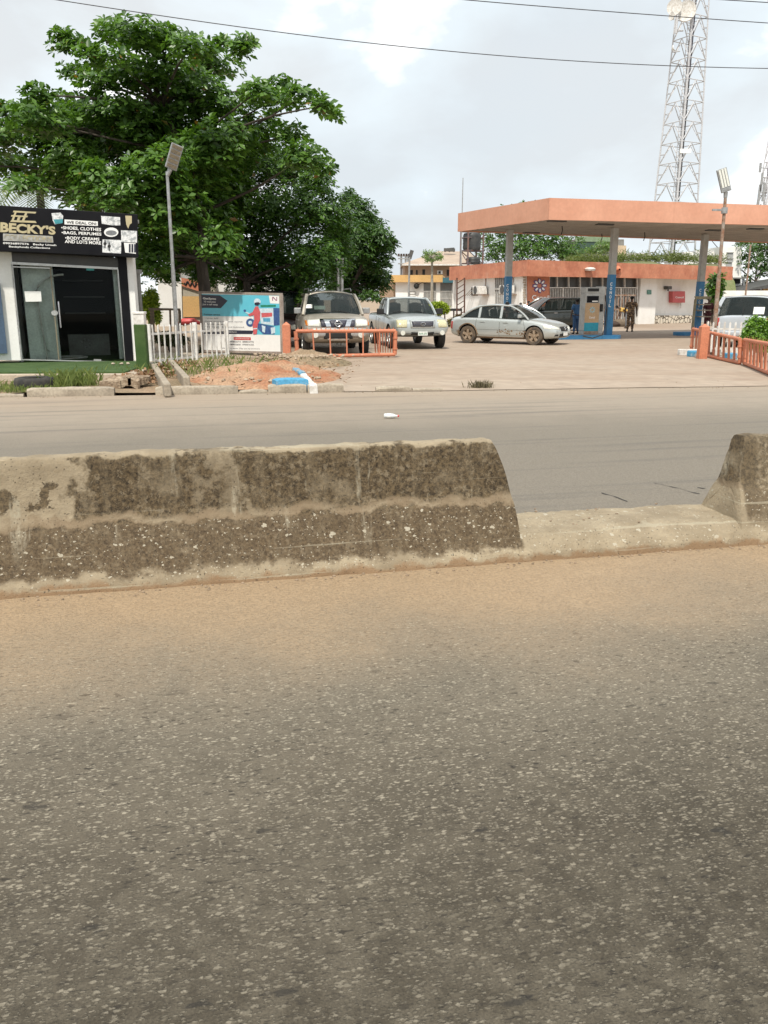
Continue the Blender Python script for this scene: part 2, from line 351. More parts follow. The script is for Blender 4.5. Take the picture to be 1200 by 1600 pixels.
# ---- asphalt with exposed aggregate; red dust gathers by the median and along the kerb
RD = R(12.5); RDIR = Vector((math.cos(RD), math.sin(RD), 0)); RN = Vector((-math.sin(RD), math.cos(RD), 0)); RO = Vector((0, 4.68, 0))
def asphalt():
    m = bpy.data.materials.new('asphalt'); m.use_nodes = True; n, l = nodes_of(m); b = n['Principled BSDF']
    g = n.new('ShaderNodeNewGeometry'); sub = n.new('ShaderNodeVectorMath'); sub.operation = 'SUBTRACT'; sub.inputs[1].default_value = RO; l.new(g.outputs['Position'], sub.inputs[0])
    dt = n.new('ShaderNodeVectorMath'); dt.operation = 'DOT_PRODUCT'; dt.inputs[1].default_value = RN; l.new(sub.outputs[0], dt.inputs[0])
    mp = n.new('ShaderNodeMapping'); mp.inputs['Rotation'].default_value = (0, 0, -RD); l.new(g.outputs['Position'], mp.inputs[0]); P = mp.outputs[0]
    def noise(s, d=5, rough=.6, vec=P, st=None):
        if st: q = n.new('ShaderNodeMapping'); q.inputs['Scale'].default_value = st; l.new(vec, q.inputs[0]); vec = q.outputs[0]
        k = n.new('ShaderNodeTexNoise'); k.inputs['Scale'].default_value = s; k.inputs['Detail'].default_value = d; k.inputs['Roughness'].default_value = rough; l.new(vec, k.inputs[0]); return k.outputs[0]
    def math_(op, a, b_=None, clamp=False):
        k = n.new('ShaderNodeMath'); k.operation = op; k.use_clamp = clamp
        for i, v in enumerate((a, b_)):
            if v is None: continue
            if isinstance(v, (int, float)): k.inputs[i].default_value = v
            else: l.new(v, k.inputs[i])
        return k.outputs[0]
    def mr(v, a, b_, c=0, d=1, smooth=True):
        k = n.new('ShaderNodeMapRange'); k.interpolation_type = 'SMOOTHSTEP' if smooth else 'LINEAR'; l.new(v, k.inputs[0])
        for i, q in zip((1, 2, 3, 4), (a, b_, c, d)): k.inputs[i].default_value = q
        return k.outputs[0]
    def mix(f, a, b_, mode='MIX'):
        k = n.new('ShaderNodeMix'); k.data_type = 'RGBA'; k.blend_type = mode
        for i, v in zip((0, 6, 7), (f, a, b_)):
            if isinstance(v, tuple): k.inputs[i].default_value = (*v, 1)
            elif isinstance(v, (int, float)): k.inputs[i].default_value = v
            else: l.new(v, k.inputs[i])
        return k.outputs[2]
    v = dt.outputs['Value']
    vw = math_('ADD', v, mr(noise(.8, 4), .3, .7, -.35, .35, False))
    # binder
    far = mr(v, .3, .6)
    base = mix(mr(noise(.7, 6, .6, st=(.35, 1.4, 1)), .35, .68), (.050, .042, .029), (.070, .060, .043))
    base = mix(mr(noise(.55, 5, .6, vec=P), .50, .70, 0, .5), base, (.052, .040, .026)); base = mix(mr(noise(9, 5, .7), .35, .65), mix(1.0, base, (.72, .70, .66), 'MULTIPLY'), mix(1.0, base, (1.25, 1.25, 1.25), 'MULTIPLY')); base = mix(mr(noise(2.2, 6, .65, st=(.4, 1.6, 1)), .58, .70, 0, .3), base, (.034, .028, .020)); base = mix(far, base, mix(mr(noise(48, 5, .75), .38, .62), (.085, .082, .080), (.185, .178, .170)))
    base = mix(mr(noise(140, 2), .3, .7), mix(1.0, base, (.8, .8, .8), 'MULTIPLY'), mix(1.0, base, (1.25, 1.25, 1.25), 'MULTIPLY'))
    # pale dust film that thickens towards the median
    base = mix(mr(vw, -3.2, -.8, 0, .70), base, (.215, .184, .138))
    # aggregate
    stones = None; hgt = None
    for sc, thr, dens in ((46, .44, .66), (80, .60, .32), (135, .66, .22)):
        wv = n.new('ShaderNodeTexVoronoi'); wv.inputs['Scale'].default_value = sc
        wp = n.new('ShaderNodeMix'); wp.data_type = 'VECTOR'; wp.inputs[0].default_value = .012 if sc < 100 else .006
        nn = n.new('ShaderNodeTexNoise'); nn.inputs['Scale'].default_value = sc*1.6; l.new(P, nn.inputs[0]); stq = n.new('ShaderNodeMapping'); stq.inputs['Scale'].default_value = (.58, 1.15, 1); l.new(P, stq.inputs[0]); l.new(stq.outputs[0], wp.inputs[4]); l.new(nn.outputs['Color'], wp.inputs[5]); l.new(wp.outputs[1], wv.inputs[0])
        sp = n.new('ShaderNodeSeparateColor'); l.new(wv.outputs['Color'], sp.inputs[0])
        on = math_('GREATER_THAN', sp.outputs[0], dens)
        rad = math_('ADD', math_('MULTIPLY', sp.outputs[1], thr), .04)
        k = n.new('ShaderNodeMapRange'); l.new(math_('SUBTRACT', rad, wv.outputs['Distance']), k.inputs[0]); k.inputs[1].default_value = -.03; k.inputs[2].default_value = .20
        msk = math_('MULTIPLY', on, k.outputs[0])
        colr = mix(math_('POWER', sp.outputs[2], 1.15), (.085, .073, .050), (.45, .40, .31))
        msk2 = math_('MULTIPLY', msk, math_('MULTIPLY', math_('MULTIPLY', mr(vw, -.45, -1.0, .25, 1), mr(v, -3.2, -1.7, .38, 1)), .9 if sc < 100 else .75))
        base = mix(msk2, base, colr); stones = msk if stones is None else math_('MAXIMUM', stones, msk)
    pits = mr(noise(38, 5, .65, st=(.6, 1.5, 1)), .56, .63)
    pf_ = mr(noise(3.1, 3), .35, .65, .35, 1); base = mix(math_('MULTIPLY', math_('MULTIPLY', pits, pf_), mr(vw, .2, -.9, .25, .8)), base, (.024, .020, .015)); blot = mr(noise(7.5, 4, .55, st=(.5, 1.3, 1)), .66, .70); base = mix(math_('MULTIPLY', blot, mr(v, -.6, -2.4, 0, .7)), base, (.020, .018, .015))
    cr = mr(noise(2.6, 5, .55, st=(.35, 2.6, 1)), .70, .76); base = mix(math_('MULTIPLY', cr, mr(v, -.5, -1.6, 0, .7)), base, (.035, .03, .025))
    # dust at the foot of the median, thick drift
    tan = mix(noise(9, 5), (.32, .222, .132), (.395, .285, .175))
    dn = mr(vw, -1.75, -.05, 0, 1); dn = math_('MULTIPLY', dn, math_('SUBTRACT', 1, far)); dn = math_('MULTIPLY', dn, mr(noise(55, 3), .25, .6, .55, 1))
    base = mix(math_('MULTIPLY', dn, .92), base, tan)
    # pale dust on the outer lane by the kerb
    df = mr(vw, 4.6, 7.6, 0, .92); base = mix(df, base, mix(noise(3, 6), (.265, .225, .18), (.345, .29, .225))); base = mix(mr(vw, 7.6, 9.4, 0, .8), base, (.35, .28, .21))
    strk = mr(noise(1.3, 6, .65, st=(.12, 3.0, 1)), .50, .72, 0, .50); base = mix(math_('MULTIPLY', strk, far), base, (.09, .085, .08))
    l.new(base, b.inputs['Base Color']); b.inputs['Roughness'].default_value = .78; b.inputs['Specular IOR Level'].default_value = .35
    bp = n.new('ShaderNodeBump'); bp.inputs['Distance'].default_value = .004; bp.inputs['Strength'].default_value = .8
    l.new(math_('ADD', stones, math_('MULTIPLY', noise(60, 4), 1.2)), bp.inputs['Height']); l.new(bp.outputs[0], b.inputs['Normal'])
    return m
M['asphalt'] = asphalt()
M['ground'] = mat('dusty_ground', (.33, .24, .16), (.26, .20, .14), .35, .95, bump=.01, bscale=30, fine=.2)
M['court'] = mat('forecourt_concrete', (.355, .29, .225), (.30, .225, .165), .16, .85, bump=.004, bscale=50, fine=.12, lo=.35, hi=.65, fscale=3)
for a_ in (((.24, .17, .12), .5, .52, .68, .55, (.5, 1.5, 1)), ((.10, .085, .07), 1.1, .68, .76, .7, (.4, 1.6, 1)), ((.42, .35, .28), 2.2, .60, .75, .6, (.3, 1, 1)), ((.12, .09, .065), 3.5, .70, .74, .6, (.25, 2.2, 1))): stain(M['court'], a_[0], a_[1], a_[2], a_[3], a_[4], a_[5])
stain(M['orange_w'], (.46, .22, .14), 3, .60, .74, .35, (1.6, 1.6, .12)); stain(M['orange_k'], (.30, .10, .06), 3, .58, .74, .5, (1.6, 1.6, .12)); stain(M['orange_k'], (.60, .36, .26), 1.5, .58, .72, .4)
stain(M['orange'], (.28, .10, .05), 9, .60, .68, .6); stain(M['orange'], (.62, .34, .24), 4, .58, .7, .4)
stain(M['white'], (.40, .36, .30), 2.5, .60, .78, .5, (1.5, 1.5, .15)); stain(M['blue'], (.10, .22, .34), 5, .55, .7, .5); stain(M['post'], (.20, .17, .13), 3, .58, .7, .5, (2, 2, .3))
M['verge'] = mat('verge_soil', (.30, .21, .135), (.19, .15, .09), 1.3, .95, bump=.02, bscale=40, fine=.35)
M['slab'] = mat('pale_slab', (.44, .37, .29), (.36, .30, .23), 1.5, .9, bump=.003, bscale=60, fine=.15)

# ================================================================== ground, road, forecourt
g = MB(); g.poly([(-1200, -60, -.06), (1200, -60, -.06), (1200, 2200, -.06), (-1200, 2200, -.06)]); struct(g, 'ground', M['ground'])
def kerbY(x): return 13.85+(x+6.0)*.137 if x < 8 else 15.77+(x-8)*.2
g = MB(); xs = [-70, -30, -6, 0, 8, 20, 70]
i = 0
for x in xs: g.v += [Vector((x, -14+x*.2, 0)), Vector((x, kerbY(x), 0))]
for k in range(len(xs)-1): g.f.append([2*k, 2*k+2, 2*k+3, 2*k+1]); g.m.append(0)
struct(g, 'road', M['asphalt'])
def edge_n(x, s=1): return .05*fbm(x*.9, s)
xf = [-4.1, -3.0, -2.2]+[-2+.25*i for i in range(60)]+[14, 20, 30, 60, 120]
g = MB()
for x in xf:
    y0 = 21.5 if x < -3 else (17.8 if x < -2.1 else kerbY(x)-.04+edge_n(x))
    g.v += [Vector((x if x > -3 else x-1.5, y0, .010)), Vector((x*1.5, 120, .010))]
for k in range(len(xf)-1): g.f.append([2*k, 2*k+2, 2*k+3, 2*k+1]); g.m.append(0)
struct(g, 'forecourt', M['court'])
g = grid_mesh(90, 24, lambda u, v: (-40+37.2*u, kerbY(-40+37.2*u)+.05+v*8.5, .05+.03*fbm((-40+37.2*u)*1.3, v*9)+.015*v))
struct(g, 'verge', M['verge'], smooth=True)

# raised slab in front of the shop, artificial turf on it
SF = Fac(at(0, 562, 18.6), at(210, 565, 19.7))
def pz(x, y, z): return at(x, y, z=z)
a0, a1 = Vector((-24, 15.0, 0)), Vector((-4.95, 16.35, 0))
sl_ = MB(); sl_.hull([a0, a1, (-5.15, 18.9, 0), (-5.2, 23, 0), (-24, 23, 0)], [a0+Vector((0, 0, .2)), a1+Vector((0, 0, .17)), (-5.15, 18.9, .17), (-5.2, 23, .17), (-24, 23, .21)])
struct(sl_, 'pavement', M['slab'], bevel=.02)
tf = MB(); tf.hull([(-24, 15.12, .20), (-5.2, 16.46, .165), (-5.3, 19.4, .165), (-24, 18.1, .21)], [(-24, 15.12, .235), (-5.2, 16.46, .20), (-5.3, 19.4, .20), (-24, 18.1, .245)])
top(tf, 'turf_mat', M['turf'], 'green artificial turf laid along the front of the black fashion shop', 'artificial turf')

# ================================================================== median barrier
def barrier_mat():
    m = bpy.data.materials.new('weathered_barrier_concrete'); m.use_nodes = True; n, l = nodes_of(m); b = n['Principled BSDF']; b.inputs['Roughness'].default_value = .92
    g = n.new('ShaderNodeNewGeometry'); mp = n.new('ShaderNodeMapping'); mp.inputs['Rotation'].default_value = (0, 0, -RD); l.new(g.outputs['Position'], mp.inputs[0]); P = mp.outputs[0]
    sx = n.new('ShaderNodeSeparateXYZ'); l.new(P, sx.inputs[0]); X, Z = sx.outputs[0], sx.outputs[2]
    def noise(s, d=6, rough=.65, st=None):
        vec = P
        if st: q = n.new('ShaderNodeMapping'); q.inputs['Scale'].default_value = st; l.new(vec, q.inputs[0]); vec = q.outputs[0]
        k = n.new('ShaderNodeTexNoise'); k.inputs['Scale'].default_value = s; k.inputs['Detail'].default_value = d; k.inputs['Roughness'].default_value = rough; l.new(vec, k.inputs[0]); return k.outputs[0]
    def mt(op, a, b_=None, clamp=True):
        k = n.new('ShaderNodeMath'); k.operation = op; k.use_clamp = clamp
        for i, v in enumerate((a, b_)):
            if v is None: continue
            if isinstance(v, (int, float)): k.inputs[i].default_value = v
            else: l.new(v, k.inputs[i])
        return k.outputs[0]
    def mr(v, a, b_, c=0, d=1):
        k = n.new('ShaderNodeMapRange'); k.interpolation_type = 'SMOOTHSTEP'; l.new(v, k.inputs[0])
        for i, q in zip((1, 2, 3, 4), (a, b_, c, d)): k.inputs[i].default_value = q
        return k.outputs[0]
    def mix(f, a, b_, mode='MIX'):
        k = n.new('ShaderNodeMix'); k.data_type = 'RGBA'; k.blend_type = mode
        for i, v in zip((0, 6, 7), (f, a, b_)):
            if isinstance(v, tuple): k.inputs[i].default_value = (*v, 1)
            elif isinstance(v, (int, float)): k.inputs[i].default_value = v
            else: l.new(v, k.inputs[i])
        return k.outputs[2]
    zw = mt('ADD', Z, mr(noise(6, 4), .3, .7, -.025, .025), False)
    xw = mt('ADD', X, mr(noise(5, 5), .3, .7, -.12, .12), False)
    conc = mix(mr(noise(3.2), .35, .65), (.235, .185, .118), (.355, .29, .195)); conc = mix(mr(noise(45, 4), .3, .7, 0, .5), conc, (.24, .20, .14))
    moss_shade = mix(mr(noise(42, 8, .8), .36, .62), (.020, .013, .006), (.130, .092, .048)); moss_shade = mix(mr(Z, .36, .33, 0, .55), moss_shade, mix(mr(noise(60, 6, .75), .35, .65), (.052, .034, .018), (.145, .102, .058)))
    # growth covers upper panel and lower slope, thin left of x=-1.55
    up = mt('MULTIPLY', mr(zw, .345, .405), mr(zw, .735, .715)); lowr = mt('MULTIPLY', mr(zw, .065, .10), mr(zw, .372, .340))
    right = mr(xw, -.78, -.68)
    ftr = mt('MULTIPLY', mr(xw, -1.45, -1.38), mr(xw, .62, .40, .6, 1))
    patch = mt('MULTIPLY', mr(mt('ABSOLUTE', mt('SUBTRACT', xw, .10, False), None, False), .04, .12, .45, 1), 1)
    gate_ = mt('MAXIMUM', mt('MULTIPLY', right, patch), mr(noise(1.9, 3), .60, .66, 0, .95))
    grain = mr(noise(26, 7, .75), .38, .54, .25, 1)
    big = mr(noise(4.5, 5, .6), .30, .48, .62, 1)
    upm = mt('MULTIPLY', mt('MULTIPLY', up, gate_), mt('MULTIPLY', mt('ADD', grain, .35), big))
    lm = mt('MULTIPLY', lowr, mt('MULTIPLY', mr(noise(3.0, 5), .28, .42, .45, 1), mr(noise(36, 5, .7), .30, .50, .60, 1)))
    lm = mt('MULTIPLY', lm, mr(mt('ABSOLUTE', mt('SUBTRACT', X, 2.80, False), None, False), .85, .88)); r2 = mr(X, 3.55, 3.58); rm = mt('MULTIPLY', mt('MULTIPLY', r2, mr(zw, .10, .18)), mt('MULTIPLY', grain, .8)); mskk = mt('MAXIMUM', upm, lm); sn_ = n.new('ShaderNodeSeparateXYZ'); l.new(g.outputs['Normal'], sn_.inputs[0]); rm = mt('MAXIMUM', rm, mt('MULTIPLY', mt('MULTIPLY', r2, mr(X, 3.73, 3.67)), mt('MULTIPLY', mr(zw, .155, .18), .85))); rm = mt('MAXIMUM', rm, mt('MULTIPLY', mt('MULTIPLY', r2, mr(sn_.outputs[0], -.55, -.8)), .92)); mskk = mt('MAXIMUM', mt('MULTIPLY', mskk, mt('SUBTRACT', 1, r2)), rm); ex_ = mt('DIVIDE', mt('ADD', xw, .93, False), .075, False); ez_ = mt('DIVIDE', mt('SUBTRACT', zw, .50, False), .085, False); el_ = mr(mt('ADD', mt('MULTIPLY', ex_, ex_, False), mt('MULTIPLY', ez_, ez_, False), False), 1.1, .7)  # right barrier's end face also gets painted shade, in the moss tone
    ex2 = mt('DIVIDE', mt('ADD', xw, 1.22, False), .09, False); e2_ = mr(mt('ADD', mt('MULTIPLY', ex2, ex2, False), mt('MULTIPLY', ez_, ez_, False), False), 1.1, .7)
    mskk = mt('MAXIMUM', mskk, mt('MULTIPLY', mt('MAXIMUM', el_, e2_), .9)); moss_shade = mix(mr(noise(1.4, 5, .7, st=(9, 9, .5)), .48, .66, 0, .35), moss_shade, (.19, .15, .095))
    c = mix(mskk, conc, moss_shade)
    # bare whitish chips on lower slope
    for sc, dn_, th in ((19, .74, .28), (40, .76, .34), (85, .72, .38)):
        vo = n.new('ShaderNodeTexVoronoi'); vo.inputs['Scale'].default_value = sc; q = n.new('ShaderNodeMapping'); q.inputs['Scale'].default_value = (.8, .55, 1.2); l.new(P, q.inputs[0])
        wn = n.new('ShaderNodeMix'); wn.data_type = 'VECTOR'; wn.inputs[0].default_value = .03; nn = n.new('ShaderNodeTexNoise'); nn.inputs['Scale'].default_value = 40; l.new(P, nn.inputs[0]); l.new(q.outputs[0], wn.inputs[4]); l.new(nn.outputs['Color'], wn.inputs[5]); l.new(wn.outputs[1], vo.inputs[0])
        sp = n.new('ShaderNodeSeparateColor'); l.new(vo.outputs['Color'], sp.inputs[0])
        on = mt('MULTIPLY', mt('GREATER_THAN', sp.outputs[0], dn_), mt('GREATER_THAN', mt('SUBTRACT', mt('MULTIPLY', sp.outputs[1], th, False), vo.outputs['Distance'], False), 0, False))
        c = mix(mt('MULTIPLY', on, mr(zw, .36, .33, .0, .85)), c, mix(noise(20), (.34, .30, .22), (.50, .46, .37)))
    dr = mt('MULTIPLY', mt('MULTIPLY', mr(noise(1.5, 5, .7, st=(4.0, 1, .5)), .60, .68), mr(zw, .10, .38)), mr(zw, .74, .5, .4, .8)); c = mix(mt('MULTIPLY', dr, mr(noise(30, 4), .35, .55, .2, .9)), c, (.36, .32, .235))
    # brown dust on the ledge and along the toe
    ld = mt('MULTIPLY', mr(zw, .338, .352), mr(zw, .402, .380)); ld = mt('MULTIPLY', mt('MULTIPLY', ld, mr(noise(5, 6, .7), .36, .60, .25, 1)), mt('SUBTRACT', 1, r2)); c = mix(mt('MULTIPLY', ld, .85), c, mix(noise(12), (.13, .09, .052), (.25, .185, .115)))
    td = mr(zw, .055, .02); c = mix(mt('MULTIPLY', td, .9), c, (.23, .145, .078))
    pitm = mr(noise(75, 3, .5), .66, .72, 0, .7); c = mix(pitm, c, (.07, .055, .035))
    # level pour lines / scratches
    ln = mr(noise(2, 6, .6, st=(.15, .15, 14)), .63, .66, 0, .5); c = mix(ln, c, (.38, .34, .25))
    l.new(c, b.inputs['Base Color'])
    bp = n.new('ShaderNodeBump'); bp.inputs['Distance'].default_value = .008; l.new(mt('ADD', noise(55, 7, .7), mt('MULTIPLY', pitm, -1.5, False), False), bp.inputs['Height']); l.new(bp.outputs[0], b.inputs['Normal'])
    return m
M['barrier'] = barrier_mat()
def prof(H):
    k = H/.74
    return [(0, 0), (.005, .045), (.03, .075), (.06, .095), (.17, .325), (.185, .345), (.215, .385), (.225, .41), (.245, .55), (.262, .69*k), (.270, .728*k), (.285, .74*k),
            (.36, .742*k), (.385, .735*k), (.40, .69*k), (.42, .5), (.44, .37), (.47, .33), (.58, .1), (.62, .05), (.625, 0)]
def barrier(u0, u1, H, end0, end1, label, seed):
    pf = []; P_ = prof(H)
    for a, b in zip(P_[:-1], P_[1:]):
        m = max(1, int(math.dist(a, b)/.03))
        for k in range(m): pf.append((a[0]+(b[0]-a[0])*k/m, a[1]+(b[1]-a[1])*k/m))
    pf.append(P_[-1]); mb = MB()
    us = []; u = 0; Ln = u1-u0
    vis0, vis1 = max(u0, -3.0), min(u1, 3.2)
    us = [u0+(vis0-u0)*i/8 for i in range(8) if vis0 > u0+.01]+[vis0+(vis1-vis0)*i/int((vis1-vis0)/.03) for i in range(int((vis1-vis0)/.03)+1)]+([vis1+(u1-vis1)*i/8 for i in range(1, 9)] if u1 > vis1+.01 else [])
    n = len(pf)
    for u in us:
        t = (u-u0)/Ln
        for v, z in pf:
            e0 = end0(z, v) if end0 else 0; e1 = end1(z, v) if end1 else 0
            uu = u+e0*(1-t)**8+e1*t**(14 if u0 < -5 else 4)
            d = .007*fbm(uu*6+seed, z*9, v*5)+.004*fbm(uu*22, z*24, v*12+seed)
            if z > .6*H/.74: d += .007*fbm(uu*11, v*9, seed)
            vv = v+(-d if v < .32 else d); zz = max(0, z+(d if z > .7*H/.74 else 0))
            p = RO+RDIR*uu+RN*vv; mb.v.append(Vector((p.x, p.y, zz)))
    for k in range(len(us)-1):
        for j in range(n-1): mb.f.append([k*n+j, k*n+j+1, (k+1)*n+j+1, (k+1)*n+j]); mb.m.append(0)
    # end caps as radial grids with a little relief
    for s in (0, len(us)-1):
        ring = [mb.v[s*n+j] for j in range(n)]; c = sum(ring, Vector())/n; c = c+RDIR*(.012 if s else -.012); base = s*n; prev = list(range(base, base+n))
        for t in (.75, .5, .25):
            i0 = len(mb.v)
            for j in range(n):
                p = ring[j].lerp(c, 1-t); p += RDIR*(.012*fbm(p.z*12, p.y*12, s+seed)); mb.v.append(p)
            cur = list(range(i0, i0+n))
            for j in range(n): mb.f.append([prev[j], prev[(j+1) % n], cur[(j+1) % n], cur[j]]); mb.m.append(0)
            prev = cur
        i0 = len(mb.v); mb.v.append(c)
        for j in range(n): mb.f.append([prev[j], prev[(j+1) % n], i0]); mb.m.append(0)
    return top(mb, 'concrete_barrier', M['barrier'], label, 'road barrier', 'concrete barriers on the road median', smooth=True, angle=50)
barrier(-14, .915, .735, None, lambda z, v: -.155*(max(z, 0)/.74)**2.6+.03*(v-.3), 'long stained concrete median barrier with a slanting right end', 1.3)
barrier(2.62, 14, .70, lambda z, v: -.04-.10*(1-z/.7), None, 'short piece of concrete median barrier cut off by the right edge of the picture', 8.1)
pl = [(0.0, 0), (.01, .05), (.04, .085), (.10, .125), (.16, .145), (.22, .15), (.42, .152), (.60, .15), (.66, .12), (.68, 0)]
pf = []
for a, b in zip(pl[:-1], pl[1:]):
    for k in range(4): pf.append((a[0]+(b[0]-a[0])*k/4, a[1]+(b[1]-a[1])*k/4))
pf.append(pl[-1]); n = len(pf); mb = MB(); ns = 60
for k in range(ns+1):
    u = .88+(2.84-.88)*k/ns
    for v, z in pf:
        d = .008*fbm(u*7, v*8, 3.3)+.003*fbm(u*30, v*30, 1); p = RO+RDIR*u+RN*(v-(d if v < .3 else -d)); mb.v.append(Vector((p.x, p.y, max(0, z+(d if z > .1 else 0)))))
for k in range(ns):
    for j in range(n-1): mb.f.append([k*n+j, k*n+j+1, (k+1)*n+j+1, (k+1)*n+j]); mb.m.append(0)
top(mb, 'median_base', M['barrier'], 'low broken concrete base filling the gap between the two median barriers', 'concrete base', smooth=True, angle=50)

# ================================================================== kerbs
def kerb(p, q, label, m, z0=0.0, h=.14, wd=.16, group='kerb stones along the far side of the road', nm='kerb_stone', tilt=0, seed=0):
    p = Vector(p); q = Vector(q); d = (q-p); ln = d.length; d.normalize(); nn = Vector((-d.y, d.x, 0)); mb = MB(); k = max(4, int(ln/.07))
    ring = [(0, 0), (0, h-.03), (.012, h-.008), (.035, h), (wd-.03, h), (wd-.01, h-.02), (wd, 0)]
    for i in range(k+1):
        t = i/k; ed = .02*max(0, 1-min(t, 1-t)*k*.9)
        for a, b in ring:
            w_ = .008*fbm((p.x+t*ln)*7, a*20, b*20+seed); z = z0+b-(ed if b > .05 else 0)+w_*(b > .05)+tilt*t; c = p+d*(t*ln)+nn*(a+w_); mb.v.append(Vector((c.x, c.y, z)))
    r = len(ring)
    for i in range(k):
        for j in range(r-1): mb.f.append([i*r+j, i*r+j+1, (i+1)*r+j+1, (i+1)*r+j]); mb.m.append(0)
    mb.f.append(list(range(r))); mb.f.append([k*r+j for j in range(r)][::-1]); mb.m += [0, 0]
    return top(mb, nm, m, label, 'kerb', group, smooth=True, angle=30)
def kp(px): 
    r = ray(px, 615); t = 0
    for _ in range(30):
        x = r.x/r.y*(kerbY(t)); t = x
    return Vector((t, kerbY(t), 0))
for a, b, lab, h in ((-60, 36, 'flat dusty kerb stone at the far left of the road edge', .05), (42, 178, 'long kerb stone in front of the old tyre and the turf strip', .145), (243, 372, 'long kerb stone in front of the white picket fence', .14),
                  (374, 418, 'sunken short kerb stone below the red earth heap', .06), (419, 479, 'kerb stone in front of the blue painted kerb', .15), (481, 537, 'kerb stone just right of the blue painted kerb', .15),
                  (588, 642, 'low worn kerb stone at the forecourt entrance, right of the gap', .09), (645, 692, 'kerb stone almost buried in the forecourt, last of the row', .045)):
    kerb(kp(a), kp(b), lab, M['conc'], h=h, seed=a)
kerb(pz(432, 601, .15), pz(482, 599, .15), 'blue painted kerb lying behind the grey kerb stones', M['blue_k'], h=.24, wd=.3, group='painted kerbs', nm='painted_kerb')
e1 = at(484, 597, z=.2); e2 = at(437, 566, z=.2); mid = at(468, 580, z=.2); e1.z = mid.z = e2.z = 0
kerb(mid, e1, 'white painted kerb curving round the earth heap to the forecourt', M['white_p'], h=.16, wd=.14, group='painted kerbs', nm='painted_kerb')
kerb(e2, mid, 'blue and white kerb end beside the orange gate post', M['blue_k'], h=.2, wd=.14, group='painted kerbs', nm='painted_kerb')

for k_, (pts_, wd_) in enumerate(((((1022, 754), (1040, 758), (1062, 763), (1080, 768), (1096, 772)), .007), (((940, 770), (955, 774), (970, 779), (981, 783)), .012), (((1090, 762), (1105, 763)), .010))):
    mb = MB(); q_ = [at(*p_, z=.004) for p_ in pts_]; up_ = []; dn_ = []
    for a_, b_ in zip(q_[:-1], q_[1:]):
        for i_ in range(6): c_ = a_.lerp(b_, i_/6); w_ = wd_*(.3+abs(fbm(c_.x*9, c_.y*9, k_))*1.6); o_ = .02*fbm(c_.x*14, 3, k_); up_.append(c_+Vector((0, w_+o_, 0))); dn_.append(c_+Vector((0, -w_+o_, 0)))
    for i_ in range(len(up_)-1): mb.poly([dn_[i_], dn_[i_+1], up_[i_+1], up_[i_]])
    struct(mb, 'road_crack', M['dark'])
# ================================================================== earth heap, litter, weeds
def mound(cx, cy, rx, ry, h, seed, nx=70, ny=50):
    def f(u, v):
        x = cx+(u*2-1)*rx; y = cy+(v*2-1)*ry; r = math.hypot((u*2-1), (v*2-1)); e = max(0, 1-r)**.8
        return (x, y, max(-.01, .03+h*e*(1+.5*fbm(x*1.5, y*1.5, seed))+.03*fbm(x*6, y*6, seed)*min(1, e*4)) if r < 1 else -.02)
    return grid_mesh(nx, ny, f)
struct(mound(-2.55, 17.4, 1.65, 2.2, .27, 4), 'dirt_heap', M['sand'], smooth=True, angle=80)
struct(mound(-4.1, 19.6, 1.9, 2.2, .16, 9), 'soil_bank', M['verge'], smooth=True, angle=80)
struct(mound(-2.0, 20.9, 1.2, 1.3, .30, 2), 'rubble_bank', M['verge'], smooth=True, angle=80)
def rocks(name, spots, lo, hi, m, seed, **tags):
    mb = MB(); rr = random.Random(seed)
    for (x, y, z) in spots:
        s = rr.uniform(lo, hi); c = Vector((x, y, z+s*.2)); i = len(mb.v); k = 6
        for a in range(3):
            for b in range(k):
                th = (a+.5)/3*math.pi; ph = 2*math.pi*b/k+a; q = s*rr.uniform(.6, 1.1); mb.v.append(c+Vector((q*math.sin(th)*math.cos(ph), q*math.sin(th)*math.sin(ph), q*.6*math.cos(th))))
        for a in range(2):
            for b in range(k): mb.f.append([i+a*k+b, i+(a+1)*k+b, i+(a+1)*k+(b+1) % k, i+a*k+(b+1) % k]); mb.m.append(0)
        mb.f.append([i+b for b in range(k)]); mb.f.append([i+2*k+b for b in range(k)]); mb.m += [0, 0]
    return mb.build(name, m, None, **tags)
rr = random.Random(3)
rocks('rubble', [(rr.gauss(-2.1, .55), rr.gauss(20.9, .5), .22) for _ in range(170)]+[(rr.uniform(-3.9, -1.2), rr.uniform(15.2, 17.5), .10) for _ in range(70)]+[(rr.uniform(-5, -2), rr.uniform(17, 21.5), .13) for _ in range(130)], .015, .07, mat('rubble', (.42, .34, .25), (.25, .18, .12), 8, .95), 5, kind='stuff')
rocks('gravel', [(rr.uniform(-9, 14), kerbY(0)+rr.gauss(1.2, .5)+rr.uniform(-9, 14)*.0, .01) for _ in range(90)]+[(x, kerbY(x)-abs(rr.gauss(0, .15)), .004) for x in [rr.uniform(-7, 8) for _ in range(120)]]+[tuple(RO+RDIR*rr.uniform(-2.5, 3)-RN*abs(rr.gauss(.03, .05)))for _ in range(160)]+[tuple(RO+RDIR*rr.uniform(1, 2.4)+RN*rr.uniform(.2, .7)+Vector((0, 0, .15))) for _ in range(25)], .003, .014, mat('gravel', (.30, .22, .15), (.16, .12, .08), 8, .95), 6, kind='stuff')
